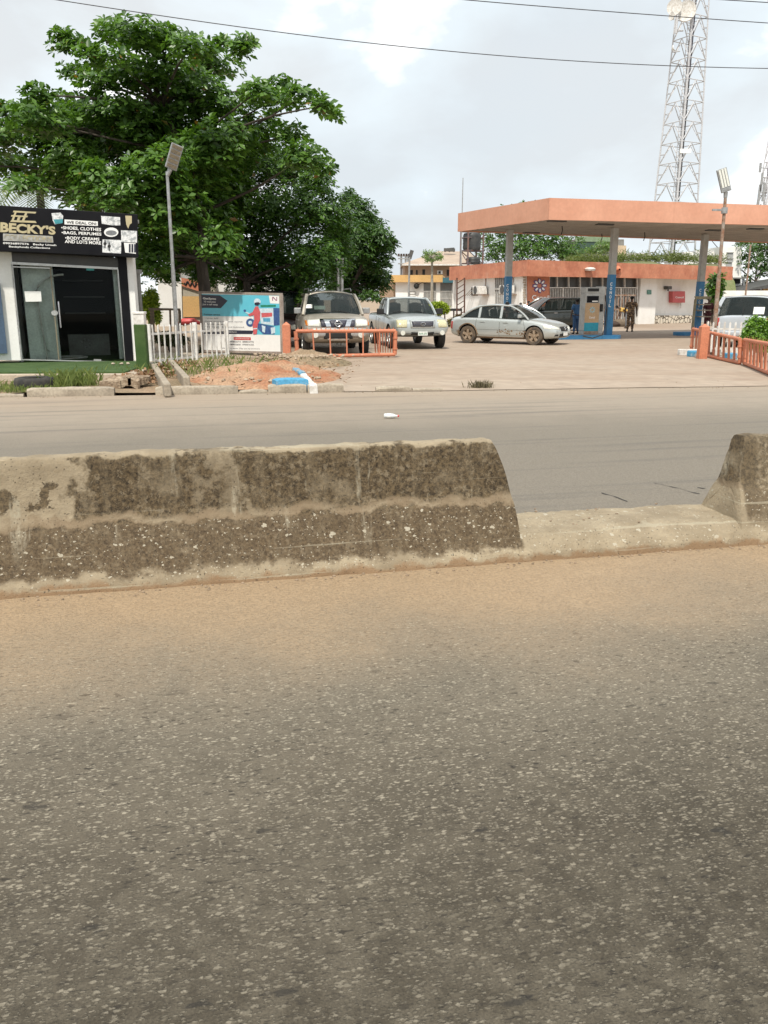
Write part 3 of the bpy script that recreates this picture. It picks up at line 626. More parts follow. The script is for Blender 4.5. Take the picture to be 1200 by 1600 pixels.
# dry leaves in the drain by the picket fence
lm_dry = leafmat('dry_leaf', (.10, .05, .025), (.34, .20, .11), .1, .8)
C = np.stack([rng.normal(-4.75, .28, 420), rng.uniform(15.2, 20.5, 420), rng.uniform(.05, .16, 420)], 1); Nn = rng.normal(size=(420, 3))*.4+[0, 0, 1]
leaf_cloud('leaf_litter', C, Nn, 3, .12, .6, lm_dry, None, .1, .5, kind='stuff')
C = np.stack([rng.uniform(-4.4, -.5, 130), rng.uniform(14.9, 21.5, 130), rng.uniform(.05, .12, 130)], 1); leaf_cloud('fallen_leaves', C, rng.normal(size=(130, 3))*.3+[0, 0, 1], 2, .09, .6, lm_dry, None, .1, .5, kind='stuff')
for i, (a, b, lab) in enumerate((((238, 572), (262, 610), 'slanting concrete edge of the open drain, nearer the turf post'), ((268, 570), (292, 598), 'slanting concrete edge of the open drain, nearer the earth heap'))):
    p, q = at(*a, z=.16), at(*b, z=.12); mb = MB(); mb.beam(p, q, .12, .22); top(mb, 'drain_edge', M['conc'], lab, 'drain edge', 'concrete edges of the open drain', bevel=.02)
def grass(name, area, n, h, m, seed, label=None, cat=None, **tags):
    r = np.random.default_rng(seed); P_ = np.array([area(r) for _ in range(n)]); ang = r.random(n)*6.28; hh = h*(.4+.8*r.random(n)); ln = r.normal(0, .35, (n, 2)); wd = .006
    dx, dy = np.cos(ang)*wd, np.sin(ang)*wd; V = np.zeros((n, 4, 3)); V[:, 0] = P_+np.stack([dx, dy, 0*dx], 1); V[:, 1] = P_-np.stack([dx, dy, 0*dx], 1)
    mid = P_+np.stack([ln[:, 0]*hh*.35, ln[:, 1]*hh*.35, hh*.6], 1); V[:, 2] = mid-np.stack([dx, dy, 0*dx], 1)*.8; V[:, 3] = P_+np.stack([ln[:, 0]*hh, ln[:, 1]*hh, hh], 1)
    mb = MB(); mb.v = [Vector(v) for v in V.reshape(-1, 3)]; mb.f = [f for i in range(n) for f in ([i*4, i*4+1, i*4+2], [i*4, i*4+2, i*4+3])]; mb.m = [0]*(2*n)
    o = mb.build(name, m, None, **tags)
    if label: o['label'] = label; o['category'] = cat
    return o
gm = leafmat('grass_blade', (.07, .11, .02), (.20, .24, .07), .25, .6)
grass('grass', lambda r: (lambda x: (x, kerbY(x)+.2+r.random()*1.3, .05))(-16+10.3*r.random()), 9000, .11, gm, 1, kind='stuff')
grass('weeds', lambda r: (-4.2+r.normal()*.9, 16.5+r.random()*4.5, .08), 700, .22, gm, 2, kind='stuff')
grass('weed_clump', lambda r: (-5.75+r.normal()*.22, 15.1+r.normal()*.2, .05), 420, .30, gm, 3, 'taller weed clump growing between the tyre and the broken slab', 'weeds')
grass('dry_weed', lambda r: (1.80+r.normal()*.10, 15.25+r.normal()*.06, 0), 260, .14, leafmat('dry_grass', (.07, .06, .04), (.2, .17, .1), .2, .8), 4, 'small dry weed tuft growing at the edge of the road', 'weed')
# broken slab over the drain
p0 = at(160, 593, z=.2); mb = grid_mesh(24, 14, lambda u, v: (p0.x+(u)*.62+.1*fbm(u*4, v*4), p0.y+v*.55, .20+.05*fbm(u*3, v*3, 7)+.03*math.sin(u*3)))
i0 = len(mb.v); nx, ny = 25, 15; mb.v += [v-Vector((0, 0, .13)) for v in mb.v]; mb.f += [[k+i0 for k in f][::-1] for f in mb.f]
for i in range(nx-1): mb.f += [[i, i+1, i+1+i0, i+i0], [(ny-1)*nx+i, (ny-1)*nx+i+1, (ny-1)*nx+i+1+i0, (ny-1)*nx+i+i0]]
for j in range(ny-1): mb.f += [[j*nx, (j+1)*nx, (j+1)*nx+i0, j*nx+i0], [j*nx+nx-1, (j+1)*nx+nx-1, (j+1)*nx+nx-1+i0, j*nx+nx-1+i0]]
mb.m = [0]*len(mb.f); top(mb, 'broken_slab', mat('crumbling_slab', (.20, .14, .09), (.35, .28, .2), 9, .95, bump=.03, bscale=22, fine=.3), 'brown crumbling concrete slab lying over the drain hole beside the road', 'concrete slab', smooth=True, angle=30)
mb = MB(); mb.box((-5.0, 15.3, .012), (.75, .6, .01)); top(mb, 'drain_hole', M['dark'], 'dark drain opening under the broken slab', 'drain')
# tyre
t = at(51, 603, z=.1); mb = MB(); pr = [(.20, -.09), (.21, -.10), (.27, -.115), (.325, -.10), (.345, -.06), (.348, 0), (.345, .06), (.325, .10), (.27, .115), (.21, .10), (.20, .09), (.22, .07), (.30, .08), (.31, 0), (.30, -.08), (.22, -.07), (.20, -.09)]
mb.lathe(pr, (t.x, t.y+.1, .135), n=40); o = top(mb, 'old_tyre', M['rubber'], 'worn black tyre lying flat on the verge behind the kerb', 'tyre', smooth=True, angle=50)
# bottle on the road
b0 = at(600, 650, z=.03); b = thing('plastic_bottle', 'empty clear plastic bottle with a red cap lying on the far carriageway', 'bottle', (b0.x, b0.y, 0))
d = Vector((1, -.18, 0)).normalized(); s0 = Vector((b0.x, b0.y, .035)); mb = MB(); pts = [0, .005, .03, .12, .135, .165, .185, .19]; rad = [.02, .031, .033, .033, .03, .016, .012, .012]
mb.path([s0+d*q for q in pts], rad, 14); mb.build('bottle_body', mat('clear_plastic', (.55, .58, .58), (.7, .72, .72), 20, .15, spec=.8), b, smooth=True)
mb = MB(); mb.tube(s0+d*.19, s0+d*.212, .015, .015, 12); mb.build('cap', M['red'], b); mb = MB(); mb.path([s0+d*.05, s0+d*.10], [.0342, .0342], 14); mb.build('bottle_label', M['paper'], b, smooth=True)
# white stones by the shop door
for px, sz in ((177, .05), (190, .055), (200, .06)):
    q = at(px, 568, z=.23); rocks('stone', [(q.x, q.y, .215)], sz, sz*1.05, M['slab'], px, label={177: 'small pale stone by the shop door, leftmost of the three', 190: 'flat pale stone by the shop door, middle of the three', 200: 'pale stone by the shop door, nearest the black pillar'}[px], category='stone', group='pale stones by the shop door')

# ================================================================== fashion shop on the left
def fpart(px, o0, o1, name, m, parent, F=SF, bevel=0, **k):
    mb = MB(); mb.fprism(F, px, o0, o1); return mb.build(name, m, parent, bevel=bevel, **k)
def boxpx(x0, y0, x1, y1, lean0=0, lean1=0, sl=0):
    return [(x0, y0), (x1, y0+sl*(x1-x0)), (x1+lean1, y1+sl*(x1-x0)), (x0+lean0, y1)]
shop = thing('shop', 'small white shop with a black signboard and a sliding glass front', 'shop', (SF.pt(100, 565).x, SF.pt(100, 565).y, .2))
# walls: left pillar, right pillars, sides, back, roof
wl = MB()
wl.fprism(SF, [(-60, 380), (17, 388), (34, 563), (-60, 563)], -.35, 0)
wl.fprism(SF, [(196, 390), (206, 390), (219, 570), (208, 570)], -.3, 0)
D_, Nn_ = SF.d, SF.n
def SP(u, dep, z): p = SF.o+D_*u-Nn_*dep; return Vector((p.x, p.y, z))
uL = (SF.pt(17, 460)-SF.o).dot(D_); uR = (SF.pt(208, 460)-SF.o).dot(D_); zr = SF.pt(100, 335).z
def wallbox(u0, u1, d0, d1, z0, z1, mb): mb.hull([SP(u0, d0, z0), SP(u1, d0, z0), SP(u1, d1, z0), SP(u0, d1, z0)], [SP(u0, d0, z1), SP(u1, d0, z1), SP(u1, d1, z1), SP(u0, d1, z1)])
wallbox(uR+.02, uR+.14, .32, 4.5, .1, zr-.15, wl); wallbox(uL-2.4, uR, 4.5, 4.62, .1, zr-.15, wl); wallbox(uL+.0, uL+.1, .36, 4.48, .1, zr-.15, wl)
wl.build('wall', M['white'], shop)
rf = MB(); wallbox(uL-2.4, uR+.25, -.02, 4.7, zr-.14, zr-.06, rf); rf.build('roof', M['grey'], shop)
fl = MB(); wallbox(uL+.12, uR, .05, 4.45, .14, .225, fl); fl.build('floor', M['turf'], shop)
fpart([(184, 396), (197, 397), (209, 569), (196, 568)], -.28, .02, 'pillar', M['black'], shop, label='black pillar beside the glass front')
# black signboard
sg = MB(); sg.fprism(SF, [(-60, 320), (212, 337.5), (213.5, 403.5), (-60, 391)], .06, .42)
sign = sg.build('signboard', M['black'], shop, bevel=.01)
so_ = .423
T = lambda body, c, m, bold=.02: ftext('lettering', body, SF, None, so_, m, sign, bold, corners=c)
def quad(c0, c1, h0, h1=None): h1 = h1 or h0; return [(c0[0], c0[1]), (c1[0], c1[1]), (c1[0], c1[1]+h1), (c0[0], c0[1]+h0)]
T("BECKY'S", [(2, 349), (86, 356), (86.5, 369), (1.5, 365)], M['gold'], .045)
fpart([(6, 367), (82, 371), (83, 381), (6, 378)], so_-.003, so_, 'name_bar', mat('grey_bar', (.42, .41, .38), (.30, .30, .28), 9, .5), sign)
T("COLLECTIONS", [(8, 368.3), (80.5, 372), (81, 380.3), (8, 377.3)], M['gold'], .03)
T("09036897576   Becky Umeh", [(6, 380), (87.5, 383.5), (87.5, 387), (6, 384)], M['wt'], .02)
T("Beckyfundz Collections", [(15, 385.5), (78, 388), (78, 391.3), (15, 389)], M['wt'], .02)
fpart([(100, 345.5), (151, 348.5), (151, 355.5), (100, 353)], so_-.003, so_, 'white_bar', M['wt'], sign)
ftext('lettering', "WE DEAL ON:", SF, None, so_+.004, M['dark'], sign, .02, corners=[(103, 347.5), (149, 350), (149, 354), (103, 351.8)])
T("•SHOES, CLOTHES", [(95, 355.5), (156, 358.5), (156, 364.5), (95, 361)], M['wt'], .025)
T("•BAGS, PERFUMES", [(95.5, 363), (156.5, 365.8), (156.5, 371), (95.5, 368.5)], M['wt'], .025)
T("•BODY CREAMS", [(101, 371), (153.5, 373.5), (153.5, 378), (101, 376)], M['wt'], .025)
T("AND LOTS MORE", [(100.5, 376.5), (156, 379), (156, 384), (100.5, 381.5)], M['wt'], .025)
# monogram BC from slanted bars
lg = MB()
for q in ([(22, 332), (57, 334), (55.5, 336.5), (21, 334.5)], [(19, 338.8), (44, 340), (43, 342.3), (18, 341)], [(18.5, 346.5), (55.5, 347.8), (57.5, 351), (17, 349.3)],
          [(24, 334), (27, 334), (22, 348), (18.5, 348)], [(40, 335), (43.5, 335), (38, 349), (34, 349)], [(29, 341), (33, 341), (31, 347), (27, 347)]): lg.fprism(SF, q, so_+(.001*len(lg.f)/10)-.003, so_+.001*len(lg.f)/10+.001)
lg.build('monogram', M['gold'], sign)
# product pictures on the sign
pm = mat('product_picture', (.72, .73, .73), (.34, .36, .37), 14, .5, lo=.45, hi=.6)
for q in ([(156, 340), (171, 341), (185, 342), (185.5, 354.5), (173, 354.5), (157, 352)], [(158, 376), (187, 377), (186.5, 397.5), (158, 396)], [(186.5, 362), (211, 363), (211, 381), (187, 380)]):
    fpart(q, so_-.003, so_, 'product_picture', pm, sign)
ov = [(171.5+11*math.cos(a), 365+7.2*math.sin(a)) for a in [k*math.pi/9 for k in range(18)]]; fpart(ov, so_-.003, so_, 'product_picture', M['wt'], sign)
ov = [(171.5+8.5*math.cos(a), 366+4*math.sin(a)) for a in [k*math.pi/9 for k in range(18)]]; fpart(ov, so_, so_+.002, 'shoe_picture', mat('grey_print', (.2, .21, .22), None, 20, .5), sign)
fpart([(193, 339.5), (203, 340), (203, 351), (200, 353), (197.5, 359.5), (194.5, 353)], so_-.003, so_, 'bag_picture', M['gold'], sign)
jb = MB()
for k in range(3): jb.fprism(SF, boxpx(198.5+k*4, 383, 201.3+k*4, 396), so_-.003, so_+.002)
fpart([(191, 381), (209, 382), (209.5, 398), (193, 396)], so_-.004, so_-.001, 'trousers_picture', M['wt'], sign); jb.build('trousers_print', M['navy'], sign)
wa = MB()
for (cx, cy) in ((162, 382.5), (168.5, 386.5)):
    wa.fprism(SF, [(cx+2.6*math.cos(a), cy+2.6*math.sin(a)) for a in [k*math.pi/5 for k in range(10)]], so_, so_+.003); wa.fprism(SF, boxpx(cx-.9, cy-6, cx+.9, cy+7), so_-.001, so_+.0015)
wa.build('watch_print', M['dark'], sign)
fpart([(80, 336), (94, 335), (98, 340), (97, 351), (85, 353), (82, 347)], so_-.003, so_, 'clothes_picture', pm, sign); fpart([(83, 345.5), (97.5, 345), (97, 351), (86, 352.5)], so_, so_+.002, 'clothes_stripe', mat('teal_print', (.05, .28, .33), None, 9, .5), sign)
# soffit void above the glass, frame, panes
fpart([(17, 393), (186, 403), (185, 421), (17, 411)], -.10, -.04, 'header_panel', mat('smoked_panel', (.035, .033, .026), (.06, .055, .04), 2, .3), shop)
fr = MB()
fr.fprism(SF, [(17, 409), (184, 418), (184.5, 421.5), (17.5, 413)], -.10, .02)
fr.fprism(SF, [(17, 413), (20, 413), (35, 562), (32.5, 562)], -.08, 0); fr.fprism(SF, [(183, 421), (185, 421), (197, 565), (195, 565)], -.08, 0)
fr.fprism(SF, [(33, 561), (197, 565), (197, 566.5), (33, 562.8)], -.08, 0); fr.fprism(SF, [(20, 416), (78, 418.2), (78, 419.8), (20, 417.6)], -.06, -.01)
fr.build('door_frame', M['alu'], shop)
pn = MB(); pn.fprism(SF, [(20, 415), (78, 418), (91, 563), (35, 561)], -.055, -.045); pn.build('glass_pane', M['sglass'], shop)
dr = MB(); dr.fprism(SF, [(79, 419), (182, 422), (195, 564), (92, 563)], -.035, -.025); door = dr.build('glass_door', M['sglass'], shop)
fpart([(77.5, 418), (79.5, 418), (93, 562), (91, 562)], -.04, -.02, 'door_edge', mat('brown_edge', (.22, .19, .13), None, 5, .4), door)
mb = MB(); mb.path([SF.pt(91, 471, .03), SF.pt(95, 512, .03)], .018, 8); mb.tube(SF.pt(91.5, 475, .03), SF.pt(91.5, 475, -.03), .008); mb.tube(SF.pt(94.7, 508, .03), SF.pt(94.7, 508, -.03), .008); mb.build('handle', M['chrome'], door, smooth=True)
fpart([(135, 419), (147, 419.5), (147, 423), (135, 422.5)], -.02, .0, 'hinge', mat('teal_clip', (.03, .25, .24), None, 5, .5), door); fpart([(146.5, 561), (158, 561.5), (158, 567), (146.5, 566.5)], -.02, .02, 'hinge', M['alu'], door)
fpart([(c*5.3+85.3, s_*4.2+489) for c, s_ in [(math.cos(k*.35), math.sin(k*.35)) for k in range(18)]], -.02, -.005, 'door_lock', M['alu'], door)
# interior panels seen through the glass
it = MB(); wallbox(uL+.25, uL+.92, .30, .40, .22, 2.5, it); wallbox(uR-.40, uR-.12, .20, .34, .22, 2.5, it); it.build('partition', mat('pale_green_wall', (.82, .87, .82), None, 2, .8), shop)
it = MB(); wallbox(uL+.12, uR-.02, 3.9, 4.3, .22, 2.6, it); it.build('back_panel', M['black'], shop)
it = MB(); wallbox(uL+1.15, uR-.5, 1.7, 2.0, .23, .75, it); it.build('counter', M['grey'], shop)
for z_ in (1.25, 1.65, 2.05): it = MB(); wallbox(uL+1.15, uR-.5, 2.1, 2.4, z_, z_+.03, it); it.build('shelf', M['plastic'], shop)
lt = MB()
for k in range(7): 
    a = k*math.pi*2/7; c_ = SP((uL+uR)/2+.25+.10*math.cos(a), 1.66, .95+.10*math.sin(a)-.42); lt.ball(c_, .03, 6)
lt.build('wall_ornament', mat('ornament', (.3, .3, .3), None, 20, .5), shop)
# paper on the glass, hoop stand inside
pp = MB(); pp.fprism(SF, [(38, 455), (64, 455), (65, 471), (40, 471.5)], -.04, -.036); top(pp, 'paper_notice', M['paper'], 'blank white paper notice stuck on the shop glass', 'notice')
hs = thing('hoop_stand', 'white arched hoop stand on a round base behind the shop glass', 'display stand', (SP(uL+1.0, .6, .23)))
mb = MB(); c_ = SP(uL+1.0, .85, .25); mb.path([c_+D_*.52*math.cos(a)-Nn_*.4*math.sin(a) for a in [k*math.pi/16 for k in range(33)]], .02, 6); mb.build('base_ring', M['white_p'], hs, smooth=True)
mb = MB(); pts = [SP(uL+.62, .22, .25), SP(uL+.52, .18, 1.7)]+[SP(uL+.52+.62-.62*math.cos(a), .18, 1.7+.45*math.sin(a)) for a in [k*math.pi/16 for k in range(1, 9)]]; mb.path(pts, .022, 8); mb.path([SP(uL+.6, .2, .5), SP(uL+.85, .5, .27)], .012, 6); mb.build('arch', M['white_p'], hs, smooth=True)
# neighbour with the blue door, and things on the right flank
nb = MB(); nb.fprism(SF, [(-60, 440), (0, 442), (12, 552), (-60, 552)], .02, .10); top(nb, 'blue_door', M['navy'] if False else mat('blue_grey_door', (.06, .10, .16), (.05, .08, .13), 3, .6), 'blue grey metal door panel at the left edge of the picture', 'door')
tp = at(224, 574, z=.2); tpost = thing('turf_post', 'white gate post wrapped in green artificial turf at the corner of the shop strip', 'post', (tp.x, tp.y, .1))
mb = MB(); mb.box((tp.x, tp.y, .62), (.24, .2, .95)); mb.build('turf_sleeve', M['turf'], tpost, bevel=.02); mb = MB(); mb.box((tp.x-.0, tp.y, 1.2), (.22, .18, .22)); mb.box((tp.x, tp.y, 1.33), (.25, .21, .05)); mb.build('post_top', M['white_p'], tpost, bevel=.01)
mb = MB(); mb.hull([(tp.x-.13, tp.y-.12, -.02), (tp.x+.17, tp.y-.12, -.02), (tp.x+.17, tp.y+.1, -.02), (tp.x-.13, tp.y+.1, -.02)], [(tp.x-.10, tp.y-.1, .15), (tp.x+.13, tp.y-.1, .15), (tp.x+.13, tp.y+.1, .15), (tp.x-.10, tp.y+.1, .15)]); mb.build('post_foot', M['conc'], tpost)
q = at(214, 560, z=.2); mb = MB(); mb.box((q.x, q.y+.1, .65), (.14, .12, 1.1)); top(mb, 'bollard', M['white_p'], 'short white post between the black pillar and the turf covered post', 'post', bevel=.01)
q = at(221, 500, Y=21.3); mb = MB(); mb.box((q.x-.25, 21.4, 1.15), (.5, .18, 2.2)); mb.box((q.x-.25, 21.4, 2.28), (.58, .26, .1)); top(mb, 'wall_pier', M['grey'], 'grey rendered wall pier behind the right flank of the shop', 'pier')

# ================================================================== picket fences
def picket_fence(a, b, z0, z1, n, label, wd=.03, post=None):
    a, b = Vector(a), Vector(b); t = thing('picket_fence', label, 'fence', (a+b)/2*1.0, group='white picket fences'); d = (b-a).normalized(); nn = Vector((-d.y, d.x, 0)); rr = random.Random(n)
    for h in (z0+.1, z1-.17):
        mb = MB(); mb.beam(a+Vector((0, 0, h)), b+Vector((0, 0, h)), .035, .05); mb.build('rail', M['white_p'], t)
    for k in range(n):
        p = a.lerp(b, (k+.5)/n)-nn*.032; ln = Vector((rr.gauss(0, .008), 0, 0)); mb = MB(); x = d*wd/2; y = nn*.012; h0, h1 = Vector((0, 0, z0)), Vector((0, 0, z1+rr.gauss(0, .008)))
        mb.hull([p-x-y+h0, p+x-y+h0, p+x+y+h0, p-x+y+h0], [p-x-y+h1+ln, p+x-y+h1+ln, p+x+y+h1+ln, p-x+y+h1+ln]); mb.hull([p-x-y+h1+ln, p+x-y+h1+ln, p+x+y+h1+ln, p-x+y+h1+ln], [p-x*.2-y*.9+h1+ln+Vector((0, 0, .035)), p+x*.2-y*.9+h1+ln+Vector((0, 0, .035)), p+x*.2+y*.9+h1+ln+Vector((0, 0, .035)), p-x*.2+y*.9+h1+ln+Vector((0, 0, .035))])
        mb.build('picket', M['white_p'], t)
    for q in (post or ()):
        p = a.lerp(b, q); mb = MB(); mb.box((p.x, p.y, (z0+z1)/2), (.09, .09, z1-z0+.1)); mb.build('fence_post', M['white_p'], t)
    return t
fa = at(236, 575, z=.1); fb = at(356, 562, z=.1)
fz = at(236, 510, Y=fa.y).z
picket_fence((fa.x, fa.y, 0), (fb.x, fb.y, 0), .15, fz, 15, 'short white picket fence between the turf post and the advertising board', post=(0, .56, 1))

# ================================================================== advertising board
BF = Fac(at(318, 549, z=.05), at(440, 556, z=.05))
bd = thing('billboard', 'advertising board with a delivery rider on a blue and white panel', 'billboard', tuple(BF.pt(378, 552))[:2]+(0,))
fpart([(316, 458), (438, 460.5), (440, 550), (319, 547)], -.02, .02, 'panel', M['wt'], bd, F=BF)
fb_ = MB()
for q in ([(312, 455), (440, 458), (440, 461), (312, 458)], [(318, 546.5), (442, 549.5), (442, 553), (318, 550)]): fb_.fprism(BF, q, -.05, .035)
fb_.fprism(BF, [(312, 458), (315.5, 458), (319, 547), (316, 547)], -.05, .035); fb_.fprism(BF, [(437.5, 461), (440.5, 461), (443, 562), (440, 562)], -.05, .035); fb_.fprism(BF, [(316, 549), (319, 549), (313, 566), (310, 566)], -.09, -.02)
fb_.build('frame', mat('timber_frame', (.36, .31, .27), (.25, .2, .17), 6, .8), bd)
o1 = .022
def bp(px, o, nm, m, lab=None): r_ = fpart(px, o-.003, o, nm, m, bd, F=BF); return r_
def bt(body, c, m, bold=.01): return ftext('lettering', body, BF, None, o1+.006, m, bd, bold, corners=c)
bp([(316, 460), (437.5, 462), (439, 523), (317.5, 494.5)], o1, 'print_area', M['cyan']) if False else bp([(315.8, 459.5), (437, 462), (437.8, 494.5), (317, 494)], o1, 'blue_band', M['cyan'])
bp([(397, 494.8), (437.8, 495), (438.5, 523.5), (396, 522.5)], o1, 'blue_corner', M['cyan'])
bp([(315.5, 460.5), (344, 461.5), (356.5, 470), (346, 481.5), (316.3, 481)], o1+.002, 'arrow', M['navy'])
bp([(319, 515), (397, 516.5), (395, 522), (319.6, 521.5)], o1+.002, 'dark_band', M['navy'])
bp([(421, 462), (437, 462.3), (437.2, 474.5), (423, 474)], o1+.002, 'logo_panel', M['wt'])
lgm = MB()
for (x, y) in ((426.5, 463.8),): 
    lgm.fprism(BF, [(426.5, 464), (428.5, 464), (433, 469.5), (433, 464), (434, 464), (434, 469.8), (432, 469.8), (427.6, 464.8), (427.6, 469.8), (426.5, 469.8)][::-1], o1+.004, o1+.006)
lgm.build('logo', mat('purple_print', (.25, .02, .12), None, 5, .5), bd)
bt("Gas2you", [(318, 464.5), (338.5, 465.3), (338.5, 469.2), (318, 468.5)], M['wt'], .04); bt("10 minutes", [(320, 469.8), (338, 470.3), (338, 473), (320, 472.5)], M['wt']); bt("Just a call away", [(317.5, 474), (341.5, 474.6), (341.5, 478), (317.5, 477.3)], M['wt'])
bt("Premium service", [(319.5, 490), (345, 490.4), (345, 493), (319.5, 492.6)], M['navy'], .02)
bt("• Cylinder Refill", [(320, 496), (342, 496.4), (342, 498.8), (320, 498.4)], M['navy'], 0); bt("• Cylinder exchange (registration required)", [(320, 501), (380, 501.8), (380, 504), (320, 503.3)], M['navy'], 0); bt("• Cylinder delivery", [(320.5, 505), (354, 505.6), (354, 508.2), (320.5, 507.6)], M['navy'], 0); bt("Cooking gas, safe and licensed", [(321, 509.4), (382, 510.2), (382, 512.4), (321, 511.8)], M['navy'], 0)
bt("Doorstep delivery using Gas2you", [(320.5, 517), (371, 517.6), (371, 520), (320.5, 519.6)], M['wt'], .01)
bp([(366, 526.5), (392.5, 527), (393, 531.5), (366, 531)], o1+.002, 'red_pill', M['red']); bt("FOR MORE ENQUIRIES", [(368, 528), (391, 528.5), (391, 530.4), (368, 529.8)], M['wt'], 0)
bt("08088326714   08088347772", [(360, 532.5), (397.5, 533), (397.5, 535.3), (360, 534.8)], M['navy'], 0); bt("08088326836   07068735355", [(360, 537), (397.5, 537.5), (397.5, 539.6), (360, 539.1)], M['navy'], 0)
bt("We are in Benin City and its environs", [(348, 543), (407, 544), (407, 546.2), (348, 545.2)], M['navy'], 0)
# the printed delivery rider: bike, box, suit, helmet as flat print
o2 = o1+.004
def circ(cx, cy, r, k=16): return [(cx+r*math.cos(2*math.pi*i/k), cy+r*math.sin(2*math.pi*i/k)) for i in range(k)]
bluep = mat('blue_print', (.03, .07, .22), (.05, .13, .3), 16, .5); pinkp = mat('suit_print', (.62, .12, .13), (.5, .09, .1), 16, .5); pale = mat('pale_print', (.62, .72, .78), (.45, .6, .68), 18, .5)
mb = MB(); mb.fprism(BF, circ(392, 504, 6.5), o2, o2+.001); mb.fprism(BF, [(404, 505), (429, 510), (430, 522.5), (412, 522), (404, 514)], o2, o2+.001); mb.fprism(BF, [(428, 481), (437.5, 481.5), (437.8, 508), (429, 509)], o2, o2+.001); mb.fprism(BF, circ(383.5, 485.5, 2), o2, o2+.001); mb.build('motorcycle_print', bluep, bd)
mb = MB(); mb.fprism(BF, circ(392, 504, 3), o2+.002, o2+.003); mb.fprism(BF, [(385, 487), (400, 492), (399, 494), (385, 489)], o2+.002, o2+.003); mb.fprism(BF, [(410, 508), (416, 510), (415, 520), (411, 518)], o2+.002, o2+.003); mb.fprism(BF, [(424, 512), (431, 511), (431, 520), (425, 522)], o2+.002, o2+.003); mb.fprism(BF, [(405, 482), (428, 481.5), (429, 508.5), (409, 505.5)], o2+.002, o2+.003); mb.build('carrier_box_print', pale, bd)
mb = MB(); mb.fprism(BF, [(409.5, 489), (426.5, 488.5), (426.5, 494.5), (410, 496)], o2+.004, o2+.005); mb.build('box_text_print', pinkp, bd)
mb = MB(); mb.fprism(BF, [(412, 497), (423.5, 497), (423.5, 503), (413, 502.5)], o2+.004, o2+.005); mb.build('box_mark_print', mat('box_blue_print', (.1, .35, .55), None, 9, .5), bd)
mb = MB(); mb.fprism(BF, [(400, 479), (404.5, 478.5), (408, 488), (407.5, 500), (404, 507), (402.5, 522), (397, 522.5), (396, 508), (398.5, 499), (398, 492.5), (391, 494), (388.5, 491.5), (396, 487.5)], o2+.005, o2+.006); mb.build('rider_suit_print', pinkp, bd)
mb = MB(); mb.fprism(BF, circ(403.2, 471.5, 5.3), o2+.005, o2+.006); mb.fprism(BF, [(397, 513), (403, 512.5), (403, 514), (397, 514.5)], o2+.007, o2+.008); mb.build('helmet_print', pale, bd)
mb = MB(); mb.fprism(BF, [(399, 473), (405, 472), (408, 474), (404, 477.3), (399.5, 476.5)], o2+.007, o2+.008); mb.build('visor_print', M['navy'], bd)
mb = MB(); mb.fprism(BF, [(408, 476.5), (432, 476.2), (432, 479.3), (408, 479.8)], o2, o2+.001); mb.build('green_strip_print', mat('green_print', (.02, .25, .15), None, 9, .5), bd)

# ================================================================== orange gates
def posto(px, y0, y1, wd, label):
    p = at(px, y1, z=0); zt = at(px, y0, Y=p.y).z; mb = MB(); h = wd/2
    mb.hull([(p.x-h, p.y-h, 0), (p.x+h, p.y-h, 0), (p.x+h, p.y+h, 0), (p.x-h, p.y+h, 0)], [(p.x-h, p.y-h, zt-.08), (p.x+h, p.y-h, zt-.08), (p.x+h, p.y+h, zt-.08), (p.x-h, p.y+h, zt-.08)])
    mb.hull([(p.x-h, p.y-h, zt-.08), (p.x+h, p.y-h, zt-.08), (p.x+h, p.y+h, zt-.08), (p.x-h, p.y+h, zt-.08)], [(p.x-.01, p.y-.01, zt), (p.x+.01, p.y-.01, zt), (p.x+.01, p.y+.01, zt), (p.x-.01, p.y+.01, zt)])
    return top(mb, 'gate_post', M['orange'], label, 'gate post', 'orange gate posts', smooth=False)
posto(449, 503, 565, .20, 'square orange gate post at the left end of the low orange gate')
posto(1096, 506, 561, .22, 'square orange gate post at the right side of the forecourt entrance')
def gate(tl, tr, br, bl, nbar, label, r=.035, rb=.022, spikes=26, extra=0):
    t = thing('orange_gate', label, 'gate', ((tl.x+tr.x)/2, (tl.y+tr.y)/2, 0), group='low orange gates')
    for a, b in ((tl, tr), (bl, br)): mb = MB(); mb.tube(a, b, r, n=12); mb.build('rail', M['orange'], t, smooth=True)
    for a, b in ((tl, bl), (tr, br)): mb = MB(); mb.tube(a, b, r*1.1, n=12); mb.tube(a.lerp(b, .3)-Vector((0, 0, .02)), a.lerp(b, .3)+Vector((0, 0, .02)), r*1.5, n=10); mb.tube(a.lerp(b, .75)-Vector((0, 0, .02)), a.lerp(b, .75)+Vector((0, 0, .02)), r*1.5, n=10); mb.build('upright', M['orange'], t, smooth=True)
    for k in range(nbar):
        q = (k+1)/(nbar+1); mb = MB(); mb.beam(tl.lerp(tr, q), bl.lerp(br, q), .035, .075); mb.build('bar', M['orange'], t)
    mb = MB()
    for k in range(spikes):
        p = tl.lerp(tr, (k+.5)/spikes); d = (tr-tl).normalized(); mb.hull([p-d*.02+Vector((0, 0, r*.6)), p+d*.02+Vector((0, 0, r*.6)), p+d*.0+Vector((0, .012, r*.6))], [p+Vector((-.002, 0, r+.05)), p+Vector((.002, 0, r+.05)), p+Vector((0, .002, r+.05))])
    mb.build('spikes', M['orange'], t)
    return t
zb = .09
bl = at(465, 557, z=zb); br = at(617, 554, z=zb); tl = at(462, 517.5, Y=bl.y); tr = at(618, 517, Y=br.y)
g1 = gate(tl, tr, br, bl, 5, 'low orange pipe gate standing across the front of the dusty suv', .050, spikes=22)
mb = MB()
